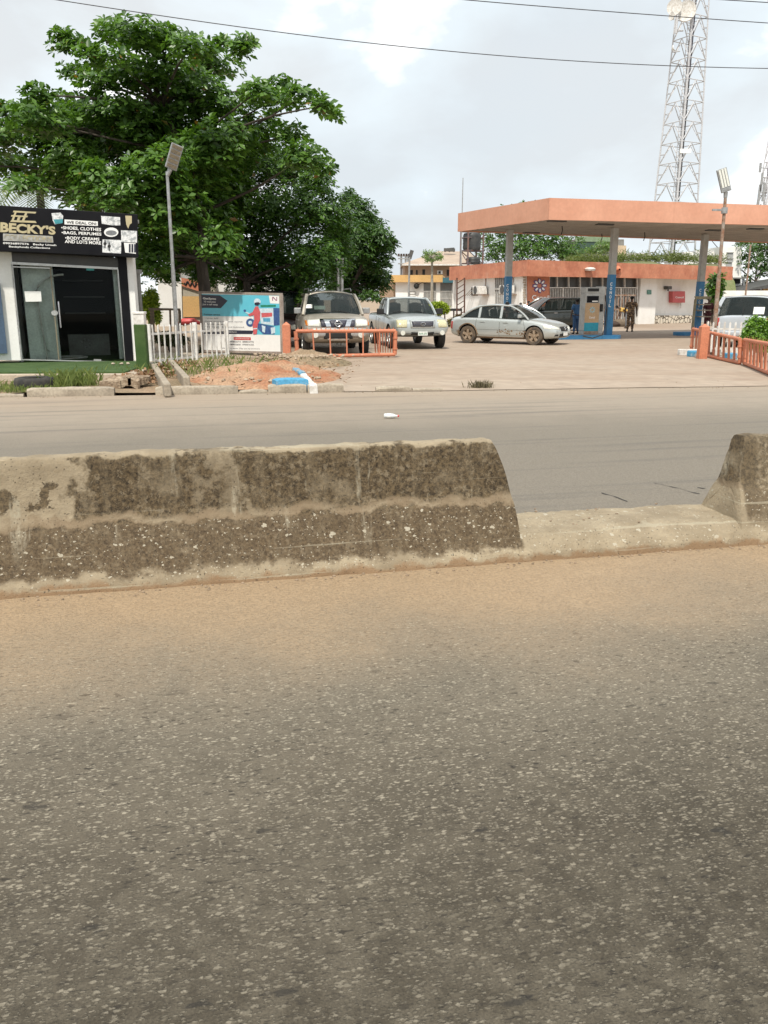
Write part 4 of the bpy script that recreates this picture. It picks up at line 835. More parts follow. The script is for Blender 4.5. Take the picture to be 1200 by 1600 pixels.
for k in range(8):
    q = k/7; a = tr.lerp(tl, .02+.20*q)+Vector((0, .12+.05*q, -.02)); b = br.lerp(bl, .02+.185*q)+Vector((0, .30, .05)); mb.beam(a, b, .025, .05)
mb.build('folded_leaf', M['orange'], g1)
mb = MB(); mb.tube((br.x-.18, br.y, .02), (br.x-.18, br.y, .09), .025); mb.build('gate_wheel', M['rust'], g1)
a = at(1080, 550, z=.06); b = at(1156, 567, z=.06); c = at(1215, 588, z=.06); at_ = at(1083, 514, Y=a.y); bt_ = at(1156.5, 530, Y=b.y); ct_ = at(1216, 540, Y=c.y)
gate(at_, bt_, b, a, 9, 'orange pipe gate leaf standing open next to the white picket fence', .045, spikes=18)
gate(bt_+Vector((.09, -.05, -.01)), ct_, c, b+Vector((.09, -.05, 0)), 8, 'orange pipe gate leaf cut off by the right edge, in front of the bush', .045, spikes=16)
picket_fence(tuple(at(1098, 556, z=0))[:2]+(0,), tuple(at(1178, 560, z=0)+Vector((.6, 0, 0)))[:2]+(0,), .12, .95, 13, 'white picket fence in front of the pale minivan', wd=.05)
q = at(1122, 556, z=0); mb = MB(); mb.box((q.x, q.y+.2, .09), (2.2, .2, .18)); top(mb, 'low_kerb_wall', M['white_p'], 'white painted low kerb under the right picket fence', 'kerb', bevel=.02)
for px, py, lab in ((1083, 556, 'blue painted stone at the foot of the right gate post'), (1141, 560, 'blue painted block under the right picket fence')):
    q = at(px, py, z=.03); mb = MB(); mb.box((q.x, q.y, .09), (.3, .22, .18), rz=.3); top(mb, 'painted_block', M['blue_k'], lab, 'block', 'small blue painted blocks', bevel=.03)

# ================================================================== trees
def limbs(mb, base, tips, r0, bend=.25, seed=0):
    rr = random.Random(seed)
    for t, r1 in tips:
        t = Vector(t); n = 7; pts = []; rad = []
        off = Vector((rr.uniform(-1, 1), rr.uniform(-1, 1), rr.uniform(-.2, .8)))*bend*(t-base).length*.3
        for k in range(n+1):
            q = k/n; p = base.lerp(t, q)+off*math.sin(q*math.pi)+Vector((rr.uniform(-1, 1), rr.uniform(-1, 1), 0))*.03; pts.append(p); rad.append(r0*(1-q)+r1*q)
        mb.path(pts, rad, 7)
LEAF_A = leafmat('almond_leaf', (.032, .082, .013), (.125, .235, .042), .30, .38, odd=(.22, .12, .03))
LEAF_B = leafmat('mango_leaf', (.018, .055, .010), (.075, .155, .025), .25, .42)
LEAF_C = leafmat('dense_leaf', (.022, .068, .010), (.105, .205, .032), .25, .42)
def crown_px(clusters, Y0, depth, per_m3, aspect=1.0, seed=0):
    C, Nn = [], []; rr = random.Random(seed); tips = []
    for c in clusters:
        px, py, rx, ry = c[:4]; dy = c[4] if len(c) > 4 else rr.uniform(-1, 1)*depth; Y = Y0+dy; p = at(px, py, Y=Y); k = Y/FPX*.95
        rad = (rx*k, max(.5, min(rx, 70)*k*aspect), ry*k); n = int(per_m3*(rad[0]*rad[2])**.5*rad[1]**.6*(rad[0]*rad[2])**.25+6); P_, d = ell_points(p, rad, n); C.append(P_); d = d*.55; d[:, 2] = np.abs(d[:, 2])*.6+.55; Nn.append(d); tips.append((p, rad))
    return np.concatenate(C), np.concatenate(Nn), tips
# tropical almond: layered, open top
alm = [(212, 55, 62, 20), (175, 48, 30, 16), (255, 60, 50, 16), (112, 72, 32, 18), (98, 58, 12, 12), (165, 88, 45, 16), (300, 76, 45, 16), (345, 68, 18, 9), (385, 68, 22, 10), (375, 78, 16, 10), (330, 105, 50, 20), (235, 112, 80, 26), (120, 112, 30, 9), (165, 130, 50, 20), (290, 140, 70, 24),
       (55, 148, 30, 12), (30, 172, 34, 14), (100, 175, 60, 26), (185, 175, 80, 30), (270, 185, 70, 32), (345, 165, 60, 22), (400, 145, 35, 18), (440, 135, 26, 12), (425, 158, 40, 14), (470, 152, 36, 13), (505, 165, 24, 13), (522, 178, 10, 9), (10, 215, 36, 26), (60, 215, 50, 30), (130, 225, 60, 34), (205, 235, 60, 36), (280, 240, 60, 36), (350, 215, 60, 30),
       (410, 205, 45, 26), (455, 212, 28, 18), (15, 262, 40, 22), (85, 262, 50, 24), (150, 280, 40, 30), (230, 290, 46, 34), (470, 245, 40, 22), (505, 262, 22, 16), (240, 335, 40, 34), (225, 385, 26, 26), (245, 395, 30, 22), (275, 370, 34, 26), (150, 318, 60, 12), (235, 355, 28, 22), (-40, 200, 60, 60), (-60, 260, 50, 40), (300, 300, 60, 40), (180, 320, 50, 14), (380, 240, 50, 30), (285, 215, 60, 36), (325, 270, 60, 36), (300, 330, 50, 40), (340, 380, 40, 34), (290, 400, 40, 26), (355, 300, 50, 40), (320, 345, 44, 44), (215, 420, 16, 22), (262, 430, 22, 16), (60, 190, 60, 26), (140, 195, 70, 30), (220, 205, 60, 32), (335, 235, 50, 30), (250, 265, 60, 34), (150, 300, 60, 34), (105, 290, 46, 26), (40, 290, 40, 14), (200, 345, 40, 30), (300, 260, 70, 50), (270, 330, 60, 50), (235, 410, 30, 30), (330, 340, 50, 50), (300, 390, 50, 34), (190, 300, 50, 40), (120, 255, 60, 36)]
tb = at(322, 560, z=0); TY = 26.5; tbase = Vector((at(325, 520, Y=TY).x, TY, 0))
alt = thing('almond_tree', 'tall spreading tropical almond tree with layered branches rising above the shop', 'tree', tbase)
C, Nn, tips = crown_px(alm, TY-.6, 2.6, 175, .9, 3)
leaf_cloud('crown', C, Nn, 7, .225, .52, LEAF_A, alt, .25, 1.0)
mb = MB(); fork = at(314, 405, Y=TY); mid = at(316, 330, Y=TY); top_ = at(255, 165, Y=TY)
mb.path([tbase, tbase.lerp(fork, .5)+Vector((.05, 0, 0)), fork, mid, at(285, 240, Y=TY), top_, at(215, 70, Y=TY)], [.24, .20, .17, .15, .12, .08, .03], 10)
for (p, r_) in tips:
    if rng.random() < .62:
        st = min([fork, mid, at(285, 240, Y=TY), top_], key=lambda q: (q-p).length+max(0, q.z-p.z)*2); limbs(mb, st, [(p, .015)], .055, .3, int(p.x*10) % 97)
for a in ((275, 420), (290, 398), (350, 425), (375, 405)): limbs(mb, fork, [(at(a[0], a[1], Y=TY-.3), .02)], .05, .2, a[0])
mb.build('trunk', M['bark'], alt, smooth=True)
# two dense round trees to its right
def dense_tree(label, clusters, Y, dep, per, ln, m, trunk_px, seed, per_l=6, wd=.36, droop=.5, aspect=.85, nm='dense_tree', group=None):
    b_ = Vector((at(trunk_px[0], 500, Y=Y).x, Y, 0)); t = thing(nm, label, 'tree', b_, group=group)
    C, Nn, tips = crown_px(clusters, Y, dep, per, aspect, seed); leaf_cloud('crown', C, Nn, per_l, ln, wd, m, t, droop, 1.0)
    mb = MB(); zc = at(trunk_px[0], trunk_px[1], Y=Y); mb.path([b_, b_.lerp(zc, .5)+Vector((.08, 0, 0)), zc], [.22, .18, .13], 9)
    for k, (p, r_) in enumerate(tips):
        if k % 2 == 0: limbs(mb, zc, [(p, .02)], .06, .3, k+seed)
    mb.build('trunk', M['bark'], t, smooth=True); return t
dense_tree('broad dense dark green tree between the almond tree and the parked dusty suv', [(330, 270, 60, 40), (400, 255, 60, 32), (455, 268, 45, 30), (495, 285, 34, 26), (340, 330, 80, 50), (420, 330, 80, 52), (490, 330, 52, 44), (525, 350, 30, 40), (360, 400, 70, 46), (430, 405, 66, 52), (495, 410, 48, 50), (300, 370, 50, 50), (330, 430, 40, 22), (390, 445, 44, 24), (455, 455, 34, 22), (480, 470, 20, 14), (465, 440, 40, 30), (285, 410, 26, 24), (530, 400, 26, 40)],
           30, 1.6, 400, .165, LEAF_C, (385, 440), 11, 7, .45, .35)
dense_tree('rounded mango tree behind the dusty suv and the silver pickup', [(560, 330, 26, 22), (545, 310, 16, 14), (575, 355, 30, 26), (555, 380, 44, 36), (595, 372, 22, 20), (612, 380, 10, 10), (590, 400, 28, 30), (560, 425, 44, 34), (590, 440, 26, 24), (530, 430, 34, 30), (520, 390, 30, 40), (545, 455, 36, 16), (580, 463, 18, 8)],
           37, 1.6, 330, .23, LEAF_B, (548, 450), 12, 7, .30, .7)
# palm behind the shop
def palm(label, base_px, top_px, Y, n, ln, seed, m=None):
    rr = random.Random(seed); tp = at(*top_px, Y=Y); b_ = Vector((at(base_px, 500, Y=Y).x, Y, 0)); t = thing('palm_tree', label, 'palm tree', b_); mb = MB(); mb.path([b_, b_.lerp(tp, .5), tp], [.2, .16, .13], 9); mb.build('trunk', M['bark'], t, smooth=True)
    V = MB()
    for k in range(n):
        a = 2*math.pi*k/n+rr.uniform(-.2, .2); el = rr.uniform(.1, 1.1); pts = []
        for q in range(13):
            s = q/12; r_ = ln*s*math.cos(el)*(1-.15*s); z = ln*(math.sin(el)*s-.75*s*s*math.cos(el*.6)); pts.append(tp+Vector((math.cos(a)*r_, math.sin(a)*r_, z)))
        V.path(pts, .02, 4, .004)
        for q in range(1, 12):
            for sub in (0, .5):
                p = pts[q].lerp(pts[q+1] if q < 12 else pts[q], sub); d = (pts[min(12, q+1)]-pts[q-1]).normalized(); s_ = d.cross(Vector((0, 0, 1))).normalized(); w = .55*ln*.32*math.sin(math.pi*(q/12)**.7*.93+.15)
                for sg_ in (-1, 1):
                    e = p+s_*sg_*w+d*w*.45-Vector((0, 0, w*.45)); V.poly([p-d*.02, p+d*.02, e.lerp(p, .4)+d*.03, e, e.lerp(p, .4)-d*.02])
    V.build('fronds', m or leafmat('palm_leaf', (.06, .10, .03), (.20, .25, .12), .3, .5), t); return t
palm('grey green palm tree with drooping fronds behind the shop roof', 75, (62, 292), 31, 17, 3.2, 5)
# papaya
def papaya(label, px, ytop, Y, seed, wpx=24):
    rr = random.Random(seed); tp = at(px, ytop, Y=Y); b_ = Vector((at(px, 500, Y=Y).x, Y, 0)); t = thing('papaya_tree', label, 'tree', b_); mb = MB(); mb.path([b_, tp], [.14, .07], 8)
    k = Y/FPX; C = []
    for i in range(22):
        a = i*2.4; r_ = wpx*k*rr.uniform(.35, 1); e = tp+Vector((math.cos(a)*r_, math.sin(a)*r_, rr.uniform(-.35, .45)*wpx*k)); mb.path([tp, tp.lerp(e, .6)+Vector((0, 0, .1)), e], .02, 4); C.append(e)
    mb.build('trunk', mat('pale_bark', (.3, .27, .22), None, 5, .9), t, smooth=True)
    C = np.repeat(np.array([tuple(c) for c in C]), 6, 0); C = C+rng.normal(size=C.shape)*wpx*k*.10; leaf_cloud('leaves', C, rng.normal(size=C.shape)*.4+[0, 0, 1], 6, wpx*k*.26, .4, leafmat('papaya_leaf', (.08, .15, .05), (.22, .32, .12), .3, .5), t, .5)
    return t
papaya('slender papaya tree in front of the tan two storey building', 675, 402, 62, 3, 15)
papaya('papaya tree rising behind the orange roof edge near the middle canopy column', 938, 388, 75, 4, 17)
def bush(label, px, py, rx, ry, Y, m, per=240, ln=.10, seed=0, group=None, depth=.6, wd=.5, nm='bush'):
    p = at(px, py, Y=Y); k = Y/FPX; t = thing(nm, label, 'bush', (p.x, Y, 0), group=group)
    C, d = [], []
    rr = random.Random(seed)
    for i in range(7):
        q = Vector((p.x+rr.uniform(-.5, .5)*rx*k, Y+rr.uniform(-.4, .4)*rx*k*depth, p.z+rr.uniform(-.45, .45)*ry*k)); a, b = ell_points(q, (rx*k*.6, rx*k*depth*.6, ry*k*.6), per); C.append(a); d.append(b*.8+[0, 0, .5])
    leaf_cloud('foliage', np.concatenate(C), np.concatenate(d), 5, ln, wd, m, t, .2)
    mb = MB(); limbs(mb, Vector((p.x, Y, 0)), [(p+Vector((rr.uniform(-.5, .5)*rx*k, 0, ry*k*.2)), .01) for _ in range(5)], .035, .2, seed); mb.build('stems', M['bark'], t, smooth=True); return t
YG = leafmat('yellow_green_leaf', (.12, .20, .02), (.42, .50, .06), .35, .5)
BG = leafmat('bright_leaf', (.05, .13, .015), (.20, .36, .04), .3, .4)
bush('yellow green shrub between the grey pier and the white hut', 235, 478, 16, 28, 27, YG, 90, .13, 1)
bush('small bright yellow green shrub behind the pickup roof', 686, 480, 13, 8, 48, YG, 60, .22, 2)
bush('glossy green bush behind the orange gate at the right edge', 1192, 522, 32, 30, 21.5, BG, 300, .085, 3)
bush('dull brown green scrub under the low dark railing', 712, 505, 14, 14, 50, leafmat('scrub_leaf', (.07, .06, .03), (.22, .19, .09), .2, .8), 50, .2, 4)
bush('leafy green shrub at the right end of the kiosk beside the rusty lamp post', 1118, 458, 13, 34, 52, LEAF_C, 26, .30, 5)
dense_tree('broad green tree rising behind the kiosk roof under the canopy', [(790, 360, 40, 40), (770, 395, 34, 22), (830, 330, 24, 18), (850, 360, 50, 40), (815, 385, 50, 26), (880, 385, 40, 24), (760, 375, 14, 12), (895, 395, 24, 14), (850, 395, 60, 18)], 85, 3, 22, .42, LEAF_C, (820, 420), 21, 7, .4, .4)
dense_tree('low green tree beyond the grassy mound behind the kiosk roof', [(915, 398, 16, 10), (905, 408, 20, 8)], 88, 1.5, 16, .4, LEAF_C, (912, 415), 25, 6, .4, .4)
dense_tree('big dark tree behind the white building at the right edge', [(1180, 370, 40, 24), (1205, 350, 40, 30), (1225, 390, 50, 40), (1170, 400, 24, 30), (1195, 420, 30, 20), (1165, 440, 14, 16), (1240, 440, 40, 30), (1250, 350, 40, 30), (1100, 362, 14, 8), (1060, 372, 16, 7)], 78, 3, 26, .40, LEAF_B, (1180, 440), 23, 7, .4, .4)
mb = grid_mesh(50, 6, lambda u, v: (at(885+235*u, 415, Y=72).x, 66+v*12, at(900, 414-3*math.sin(u*2.9)-8*u*(1-u)-3*fbm(u*9, v), Y=72).z*math.sin(v*math.pi)**.6)); struct(mb, 'grassy_mound', mat('grassy_earth', (.12, .15, .05), (.19, .18, .10), .8, .95, bump=.05, bscale=6, fine=.4), smooth=True)
GM2 = leafmat('mound_grass', (.10, .13, .04), (.24, .28, .12), .25, .7)
mb = None; C = []
for i in range(1100):
    u = rng.random(); p = at(885+245*u, 414-3*math.sin(u*2.9)-8*u*(1-u)-1, Y=72.5); C.append((p.x, p.y+rng.normal()*.6, p.z+abs(rng.normal())*.3))
leaf_cloud('mound_grass', C, rng.normal(size=(len(C), 3))*.3+[0, 0, 1], 4, .38, .12, GM2, None, .1, 1.3, kind='stuff')

# ================================================================== huts behind the billboard
HF = Fac((-12, 33.5), (0, 34.5))
ht = thing('white_hut', 'plain white hut wall behind the street lamp left of the tree trunk', 'hut', tuple(HF.pt(263, 500))[:2]+(0,))
a_, b2 = HF.pt(245, 480), HF.pt(283, 480); mb = MB(); mb.fprism(HF, [(245, 425), (283, 425), (285, 510), (250, 510)], -3, 0); mb.build('wall', M['white'], ht); mb = MB(); mb.fprism(HF, [(243, 421), (285, 421), (285, 425), (243, 425)], -3.1, .15); mb.build('roof', M['grey'], ht)
kk = thing('yellow_stall', 'small orange and yellow kiosk half hidden behind the tree trunk', 'stall', tuple(HF.pt(300, 500))[:2]+(0,))
mb = MB(); mb.fprism(HF, [(287, 435), (337, 435), (337, 503), (288, 503)], -1.6, .25); mb.build('wall', mat('pale_stall_wall', (.42, .38, .30), None, 2, .8), kk)
mb = MB(); mb.fprism(HF, [(285, 434), (312, 440), (312, 455), (286, 447)], .28, .33); mb.build('sign_band', M['orange'], kk)
mb = MB(); mb.fprism(HF, [(287, 463), (316, 463), (316, 495), (288, 495)], .28, .32); mb.build('counter', M['yellow'], kk)
mb = MB(); mb.path([HF.pt(290+k, 442+6*math.sin(k*.9)*.5+k*.2, .35) for k in range(20)], .03, 5); mb.build('painted_scroll', M['dark'], kk)
mb = MB(); p = HF.pt(298, 505, .6); mb.path([p+Vector((-.45, 0, -.05)), p+Vector((-.2, 0, .08)), p+Vector((.2, 0, .1)), p+Vector((.5, 0, 0))], [.06, .13, .12, .05], 10); top(mb, 'gas_cylinder', M['red'], 'red cylinder lying in the shade in front of the yellow stall', 'cylinder', smooth=True)
hw = thing('white_wall', 'white rendered wall seen between the trunk and the foliage behind the advertising board', 'wall', tuple(HF.pt(350, 480))[:2]+(0,)); mb = MB(); mb.fprism(HF, [(324, 425), (337, 425), (337, 505), (324, 505)], -.3, 0); mb.build('pillar', M['cream'], hw); mb = MB(); mb.fprism(HF, [(337, 425), (470, 425), (470, 500), (337, 500)], -.5, -.1); mb.build('wall_face', M['white'], hw)
# timber railing behind the picket fence
rl = thing('timber_railing', 'weathered timber railing behind the left picket fence', 'railing', tuple(at(260, 540, z=0))[:2]+(0,)); RF = Fac((-9, 25.2), (0, 25.4))
mb = MB(); mb.fprism(RF, [(232, 481), (281, 482), (281, 485), (232, 485)], -.08, 0); mb.build('rail', M['wood'], rl)
for x, x2 in ((234, 240), (264, 266.5), (278, 282)): mb = MB(); mb.fprism(RF, [(x, 485), (x2, 485), (x2+1.5, 512+20), (x+1.5, 512+20)], -.07, -.01); mb.build('post', M['wood'], rl)
# dark low wall behind billboard / undergrowth
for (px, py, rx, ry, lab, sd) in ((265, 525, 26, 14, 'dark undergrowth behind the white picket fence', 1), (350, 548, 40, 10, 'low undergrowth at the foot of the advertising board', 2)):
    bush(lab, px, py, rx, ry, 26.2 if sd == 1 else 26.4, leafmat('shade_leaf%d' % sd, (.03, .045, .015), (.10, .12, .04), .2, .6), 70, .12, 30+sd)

# ================================================================== street lamps, poles
def lamp(label, foot, top_px, head, tilt, rustm, Y=None, r=.045, arms=False):
    t = thing('street_lamp', label, 'street lamp', (foot.x, foot.y, 0), group='solar street lamps'); tp = at(*top_px, Y=foot.y); mb = MB(); j = foot.lerp(tp, .5); mb.tube(foot, j, r*1.25, r*1.2, 12); mb.tube(j-Vector((0, 0, .02)), tp, r, r*.85, 12); mb.build('pole', rustm, t, smooth=True)
    c0 = at(*head[0], Y=foot.y); c1 = at(*head[1], Y=foot.y); d = (c1-c0); ln = d.length; d.normalize(); sd_ = Vector((math.cos(tilt), math.sin(tilt), 0)); sd_ = (sd_-d*sd_.dot(d)).normalized(); nn = d.cross(sd_).normalized(); wd = head[2]
    if nn.y > 0: nn = -nn
    mb = MB(); mb.hull([c0-sd_*wd/2, c0+sd_*wd/2, c0+sd_*wd/2+nn*.06, c0-sd_*wd/2+nn*.06], [c1-sd_*wd/2, c1+sd_*wd/2, c1+sd_*wd/2+nn*.06, c1-sd_*wd/2+nn*.06]); hd = mb.build('lamp_head', M['steel'], t, bevel=.015)
    mb = MB(); n = 5 if not arms else 4
    if not arms:
        for k in range(n):
            a, b = c0.lerp(c1, .06+.19*k), c0.lerp(c1, .06+.19*k+.13); mb.hull([a-sd_*wd*.4+nn*.062, a+sd_*wd*.4+nn*.062, b+sd_*wd*.4+nn*.062, b-sd_*wd*.4+nn*.062], [a-sd_*wd*.4+nn*.075, a+sd_*wd*.4+nn*.075, b+sd_*wd*.4+nn*.075, b-sd_*wd*.4+nn*.075])
        mb.build('led_panel', mat('led_tray', (.20, .16, .10), (.12, .1, .07), 30, .4), hd)
    else:
        for k in (-1, 0, 1):
            a, b = c0.lerp(c1, .2)+sd_*wd*.28*k, c0.lerp(c1, .97)+sd_*wd*.28*k; mb.hull([a-sd_*wd*.10+nn*.062, a+sd_*wd*.10+nn*.062, b+sd_*wd*.10+nn*.062, b-sd_*wd*.10+nn*.062], [a-sd_*wd*.1+nn*.075, a+sd_*wd*.1+nn*.075, b+sd_*wd*.1+nn*.075, b-sd_*wd*.1+nn*.075])
        mb.build('led_panel', M['lamp'], hd)
        mb = MB(); q = at(1132, 329, Y=foot.y); mb.tube(q-Vector((0, 0, .08)), q+Vector((0, 0, .08)), .085, n=12); e = at(1114, 328, Y=foot.y); mb.tube(q, e, .022); mb.box((e.x+.12, e.y, e.z), (.28, .05, .05)); mb.build('bracket', M['steel'], t)
    mb = MB(); mb.tube(tp-Vector((0, 0, .1)), c0, .05, .06, 10); mb.build('collar', M['steel'], t, smooth=True)
    return t
lf = at(279, 566, z=0); lamp('galvanised street lamp with a tilted lamp head in front of the almond tree', lf, (261, 268), ((266, 264), (277, 226), .30), .5, M['steel'], r=.045)
lf2 = at(1113, 556, z=0); lamp('rusty street lamp with a pale upright lamp head in front of the canopy', lf2, (1134, 303), ((1134, 300), (1126, 264), .30), .15, M['rust'], r=.05, arms=True)
def pole(name, label, cat, x0, y0, x1, y1, Y, r, m, n=8, r1=None):
    a = at(x0, y0, Y=Y); a.z = min(a.z, 0) if a.z < .8 else a.z; b = at(x1, y1, Y=Y); mb = MB(); mb.tube(a, b, r, r1, n); return top(mb, name, m, label, cat, smooth=True)
pole('bare_pole', 'thin slanting rusty pole left of the dark tree at the right edge', 'pole', 1160, 510, 1173, 382, 60, .06, M['rust'])
pole('aerial_mast', 'thin aerial mast rising left of the canopy', 'mast', 718, 500, 723.5, 278, 62, .05, M['steel'], r1=.03)
# twin white pipes behind the SUV
tw = thing('vent_pipes', 'pair of tall white vent pipes behind the dusty suv roof', 'vent pipes', (at(530, 500, Y=30).x, 30, 0))
for x in (528, 534): mb = MB(); a, b = at(x, 560, Y=30), at(x+.3, 408, Y=30); a.z = 0; mb.tube(a, b, .055, n=10); mb.build('pipe', M['white_p'], tw, smooth=True)
mb = MB(); a = at(531, 405, Y=30); mb.box(a, (.26, .14, .08)); mb.build('cap', M['white_p'], tw, bevel=.02)
l3 = thing('street_lamp', 'distant lamp post with a grey tilted head in front of the yellow building', 'street lamp', (at(638, 490, Y=55).x, 55, 0)); mb = MB(); a, b = at(637.5, 500, Y=55), at(640, 402, Y=55); a.z = 0; mb.tube(a, b, .06, n=8); mb.build('pole', M['steel'], l3, smooth=True); mb = MB(); a, b = at(640, 404, Y=55), at(644, 391, Y=55); mb.beam(a, b, .24, .08, up=(0, 1, 0)); mb.build('lamp_head', M['plastic'], l3)

# ================================================================== far buildings on the left of the station
YF = Fac((0, 66), (10, 65))
def ybox(F, x0, y0, x1, y1, o0, o1, name, m, parent, sl=0, **k): mb = MB(); mb.frect(F, x0, y0, x1, y1, o0, o1, sl); return mb.build(name, m, parent, **k)
yb = thing('yellow_trimmed_building', 'single storey white building with a yellow and teal fascia behind the pickup', 'building', tuple(YF.pt(665, 500))[:2]+(0,))
ybox(YF, 618, 440, 735, 512, -9, 0, 'wall', M['white'], yb); ybox(YF, 590, 438, 617, 512, -7, -1.5, 'side_wall', M['tan'], yb)
ybox(YF, 611, 430, 692, 441, -9.3, .5, 'fascia', M['yellow'], yb); ybox(YF, 692, 434, 718, 442, -.6, .51, 'teal_fascia', M['teal'], yb); ybox(YF, 718.5, 436, 728, 441, -.6, .5, 'fascia_end', M['yellow'], yb)
for x0, x1 in ((662, 681), (688, 706), (712, 722)):
    o = ybox(YF, x0, 442, x1, 478, .0, .03, 'window', mat('dusty_glazing', (.20, .20, .19), (.13, .13, .12), 1, .3), yb)
    mb = MB(); n = 9
    for k in range(n+1): x = x0+(x1-x0)*k/n; mb.frect(YF, x-.25, 455, x+.25, 477, .06, .10)
    for y in (455, 466, 477): mb.frect(YF, x0, y-.3, x1, y+.3, .10, .12)
    mb.build('burglar_bars', M['white_p'], o)
mb = MB(); p = YF.pt(651, 447, .25); mb.ball(p, .22, 10); mb.path([p, p+Vector((.4, -.1, .25)), p+Vector((.7, -.1, .2))], .03, 6); mb.build('wall_lamp', M['dark'], yb)
mb = MB(); 
for y in (455, 459, 463): mb.frect(YF, 640, y, 649, y+.5, .02, .05)
mb.frect(YF, 640, 455, 640.6, 464, .02, .05); mb.frect(YF, 648.5, 455, 649, 464, .02, .05); mb.build('vent', M['steel'], yb)
TF = Fac((0, 82), (10, 82))
tb_ = thing('tan_building', 'tan two storey building with a pale hipped roof behind the papaya tree', 'building', tuple(TF.pt(680, 500))[:2]+(0,))
ybox(TF, 632, 412, 745, 505, -10, 0, 'wall', M['tan'], tb_)
mb = MB(); mb.hull([TF.pt(628, 413, 1), TF.pt(752, 415, 1), TF.pt(752, 415, -11), TF.pt(628, 413, -11)], [TF.pt(690, 388, -4.5), TF.pt(740, 389, -4.5), TF.pt(740, 389, -5.5), TF.pt(690, 388, -5.5)]); rf = mb.build('roof', M['roofm'], tb_)
ybox(TF, 628, 413.3, 752, 415.4, -.3, 1.05, 'gutter', M['white_p'], rf)
for x0, x1, y0, y1 in ((641, 645, 422, 430), (650, 652.5, 422, 430), (660, 664, 421, 430), (698, 708, 421.5, 431)): ybox(TF, x0, y0, x1, y1, .0, .04, 'window', M['dark'], tb_)
mb = MB(); mb.frect(TF, 683, 423, 691, 428.5, -.1, .5); mb.build('air_conditioner', M['white_p'], tb_)
ybox(TF, 684.5, 424, 688, 427.8, .51, .55, 'fan_grille', M['dark'], tb_)
mb = MB(); a = TF.pt(697, 389, -3); mb.beam(a+Vector((0, 0, .1)), TF.pt(715, 388, -3), .3, .3); mb.beam(TF.pt(702, 386, -3), TF.pt(714, 385, -3), .15, .15)
for x in (699, 706, 713): mb.beam(TF.pt(x, 391, -3), TF.pt(x, 385, -3), .12, .12)
mb.build('roof_equipment', M['plastic'], tb_)
# pylons at the gap by the mango tree
pg = thing('utility_pole', 'pair of distant utility poles with insulators at the right side of the mango tree', 'utility poles', (at(630, 480, Y=90).x, 90, 0)); mb = MB()
for x, y in ((627, 397), (634, 400), (638, 398)): a, b = at(x-1.5, 480, Y=90), at(x, y, Y=90); a.z = 0; mb.tube(a, b, .12, n=6)
for y in (400, 404, 412): mb.beam(at(622, y, Y=89.9), at(643, y, Y=89.9), .12, .12)
mb.build('poles', M['steel'], pg); mb = MB()
for x in (623, 627, 631, 635, 639, 642): mb.tube(at(x, 400, Y=89.9), at(x, 396.5, Y=89.9), .12, n=6)
mb.build('insulators', M['brown'], pg)
# dark low railing in front of kiosk's left flank
dl = thing('low_railing', 'dark low railing with a planter behind the silver sedan', 'railing', (at(700, 500, Y=52).x, 52, 0)); LF = Fac((0, 52), (10, 52))
ybox(LF, 688, 482, 722, 486, -.1, 0, 'rail', M['dark'], dl)
for x in (694, 708, 720): ybox(LF, x, 486, x+2, 512, -.1, 0, 'post', M['brown'], dl)
ybox(LF, 690, 505, 724, 513, -.3, -.11, 'planter', M['blue_k'], dl)

# ================================================================== kiosk (station office)
KA = Vector((at(820, 440, Y=50).x, 50, 0)); KB = Vector((at(1122, 440, Y=60).x, 60, 0)); KD = Vector((at(712, 440, Y=60).x, 60, 0))
KF = Fac(KA, KB); KL = Fac(KD, KA); KC = KB+(KD-KA)
ks = thing('station_office', 'low white station office with an orange roof edge behind the canopy', 'building', (KA.x, KA.y, 0))
zt = KF.pt(822, 407).z; zb_ = KF.pt(822, 432).z; zw = zb_+.05
def inset(P, k): c = (KA+KB+KC+KD)/4; return P+(c-P).normalized()*k
wA, wB, wC, wD = [inset(P, .0) for P in (KA, KB, KC, KD)]
def wallseg(p, q, z0, z1, th, mb):
    d = (q-p).normalized(); nn = Vector((-d.y, d.x, 0))*th; mb.hull([p+Vector((0, 0, z0)), q+Vector((0, 0, z0)), q+nn+Vector((0, 0, z0)), p+nn+Vector((0, 0, z0))], [p+Vector((0, 0, z1)), q+Vector((0, 0, z1)), q+nn+Vector((0, 0, z1)), p+nn+Vector((0, 0, z1))])
KM = KF.pt(1000, 460); KM.z = 0; KN = KF.pt(1030, 460, -1.2)
mb = MB(); wallseg(KA+KF.d*.02, KF.pt(860, 460)*1, 0, zw, .22, mb) if False else None
p1 = KF.pt(858, 460); p1.z = 0; p2 = KF.pt(1000, 460); p2.z = 0; p3 = KF.pt(1026, 460); p3.z = 0
wallseg(KA, p1, 0, zw, .25, mb); wallseg(p2, p3, 0, zw, 1.2, mb); r0_ = p3-KF.n*.5; r1_ = KB-KF.n*.5; wallseg(r0_+KF.d*.003, r1_, 0, zw, .2, mb); wallseg(KB-KF.n*.7-KF.d*.2, KC-KF.d*.2, 0, zw, -.2, mb)
mb.build('front_wall', M['white'], ks)
mb = MB(); wallseg(KD, KA-KL.d*.0, 0, zw, .25, mb); mb.build('side_wall', M['white'], ks)
mb = MB(); back = KC-KF.n*0; wallseg(KD-KF.n*.3, KC-KF.n*.3, 0, zw, -.2, mb); mb.build('back_wall', M['white'], ks)
ov = 1.0
def outp(P, f, l): return P+KF.n*f-(-KL.n)*0+KL.n*l
oA = KA+KF.n*ov*.9+KL.n*.5; oB = KB+KF.n*ov*.9+KF.d*.3; oD = KD+KL.n*.5; oC = KC+Vector((0, 0, 0))
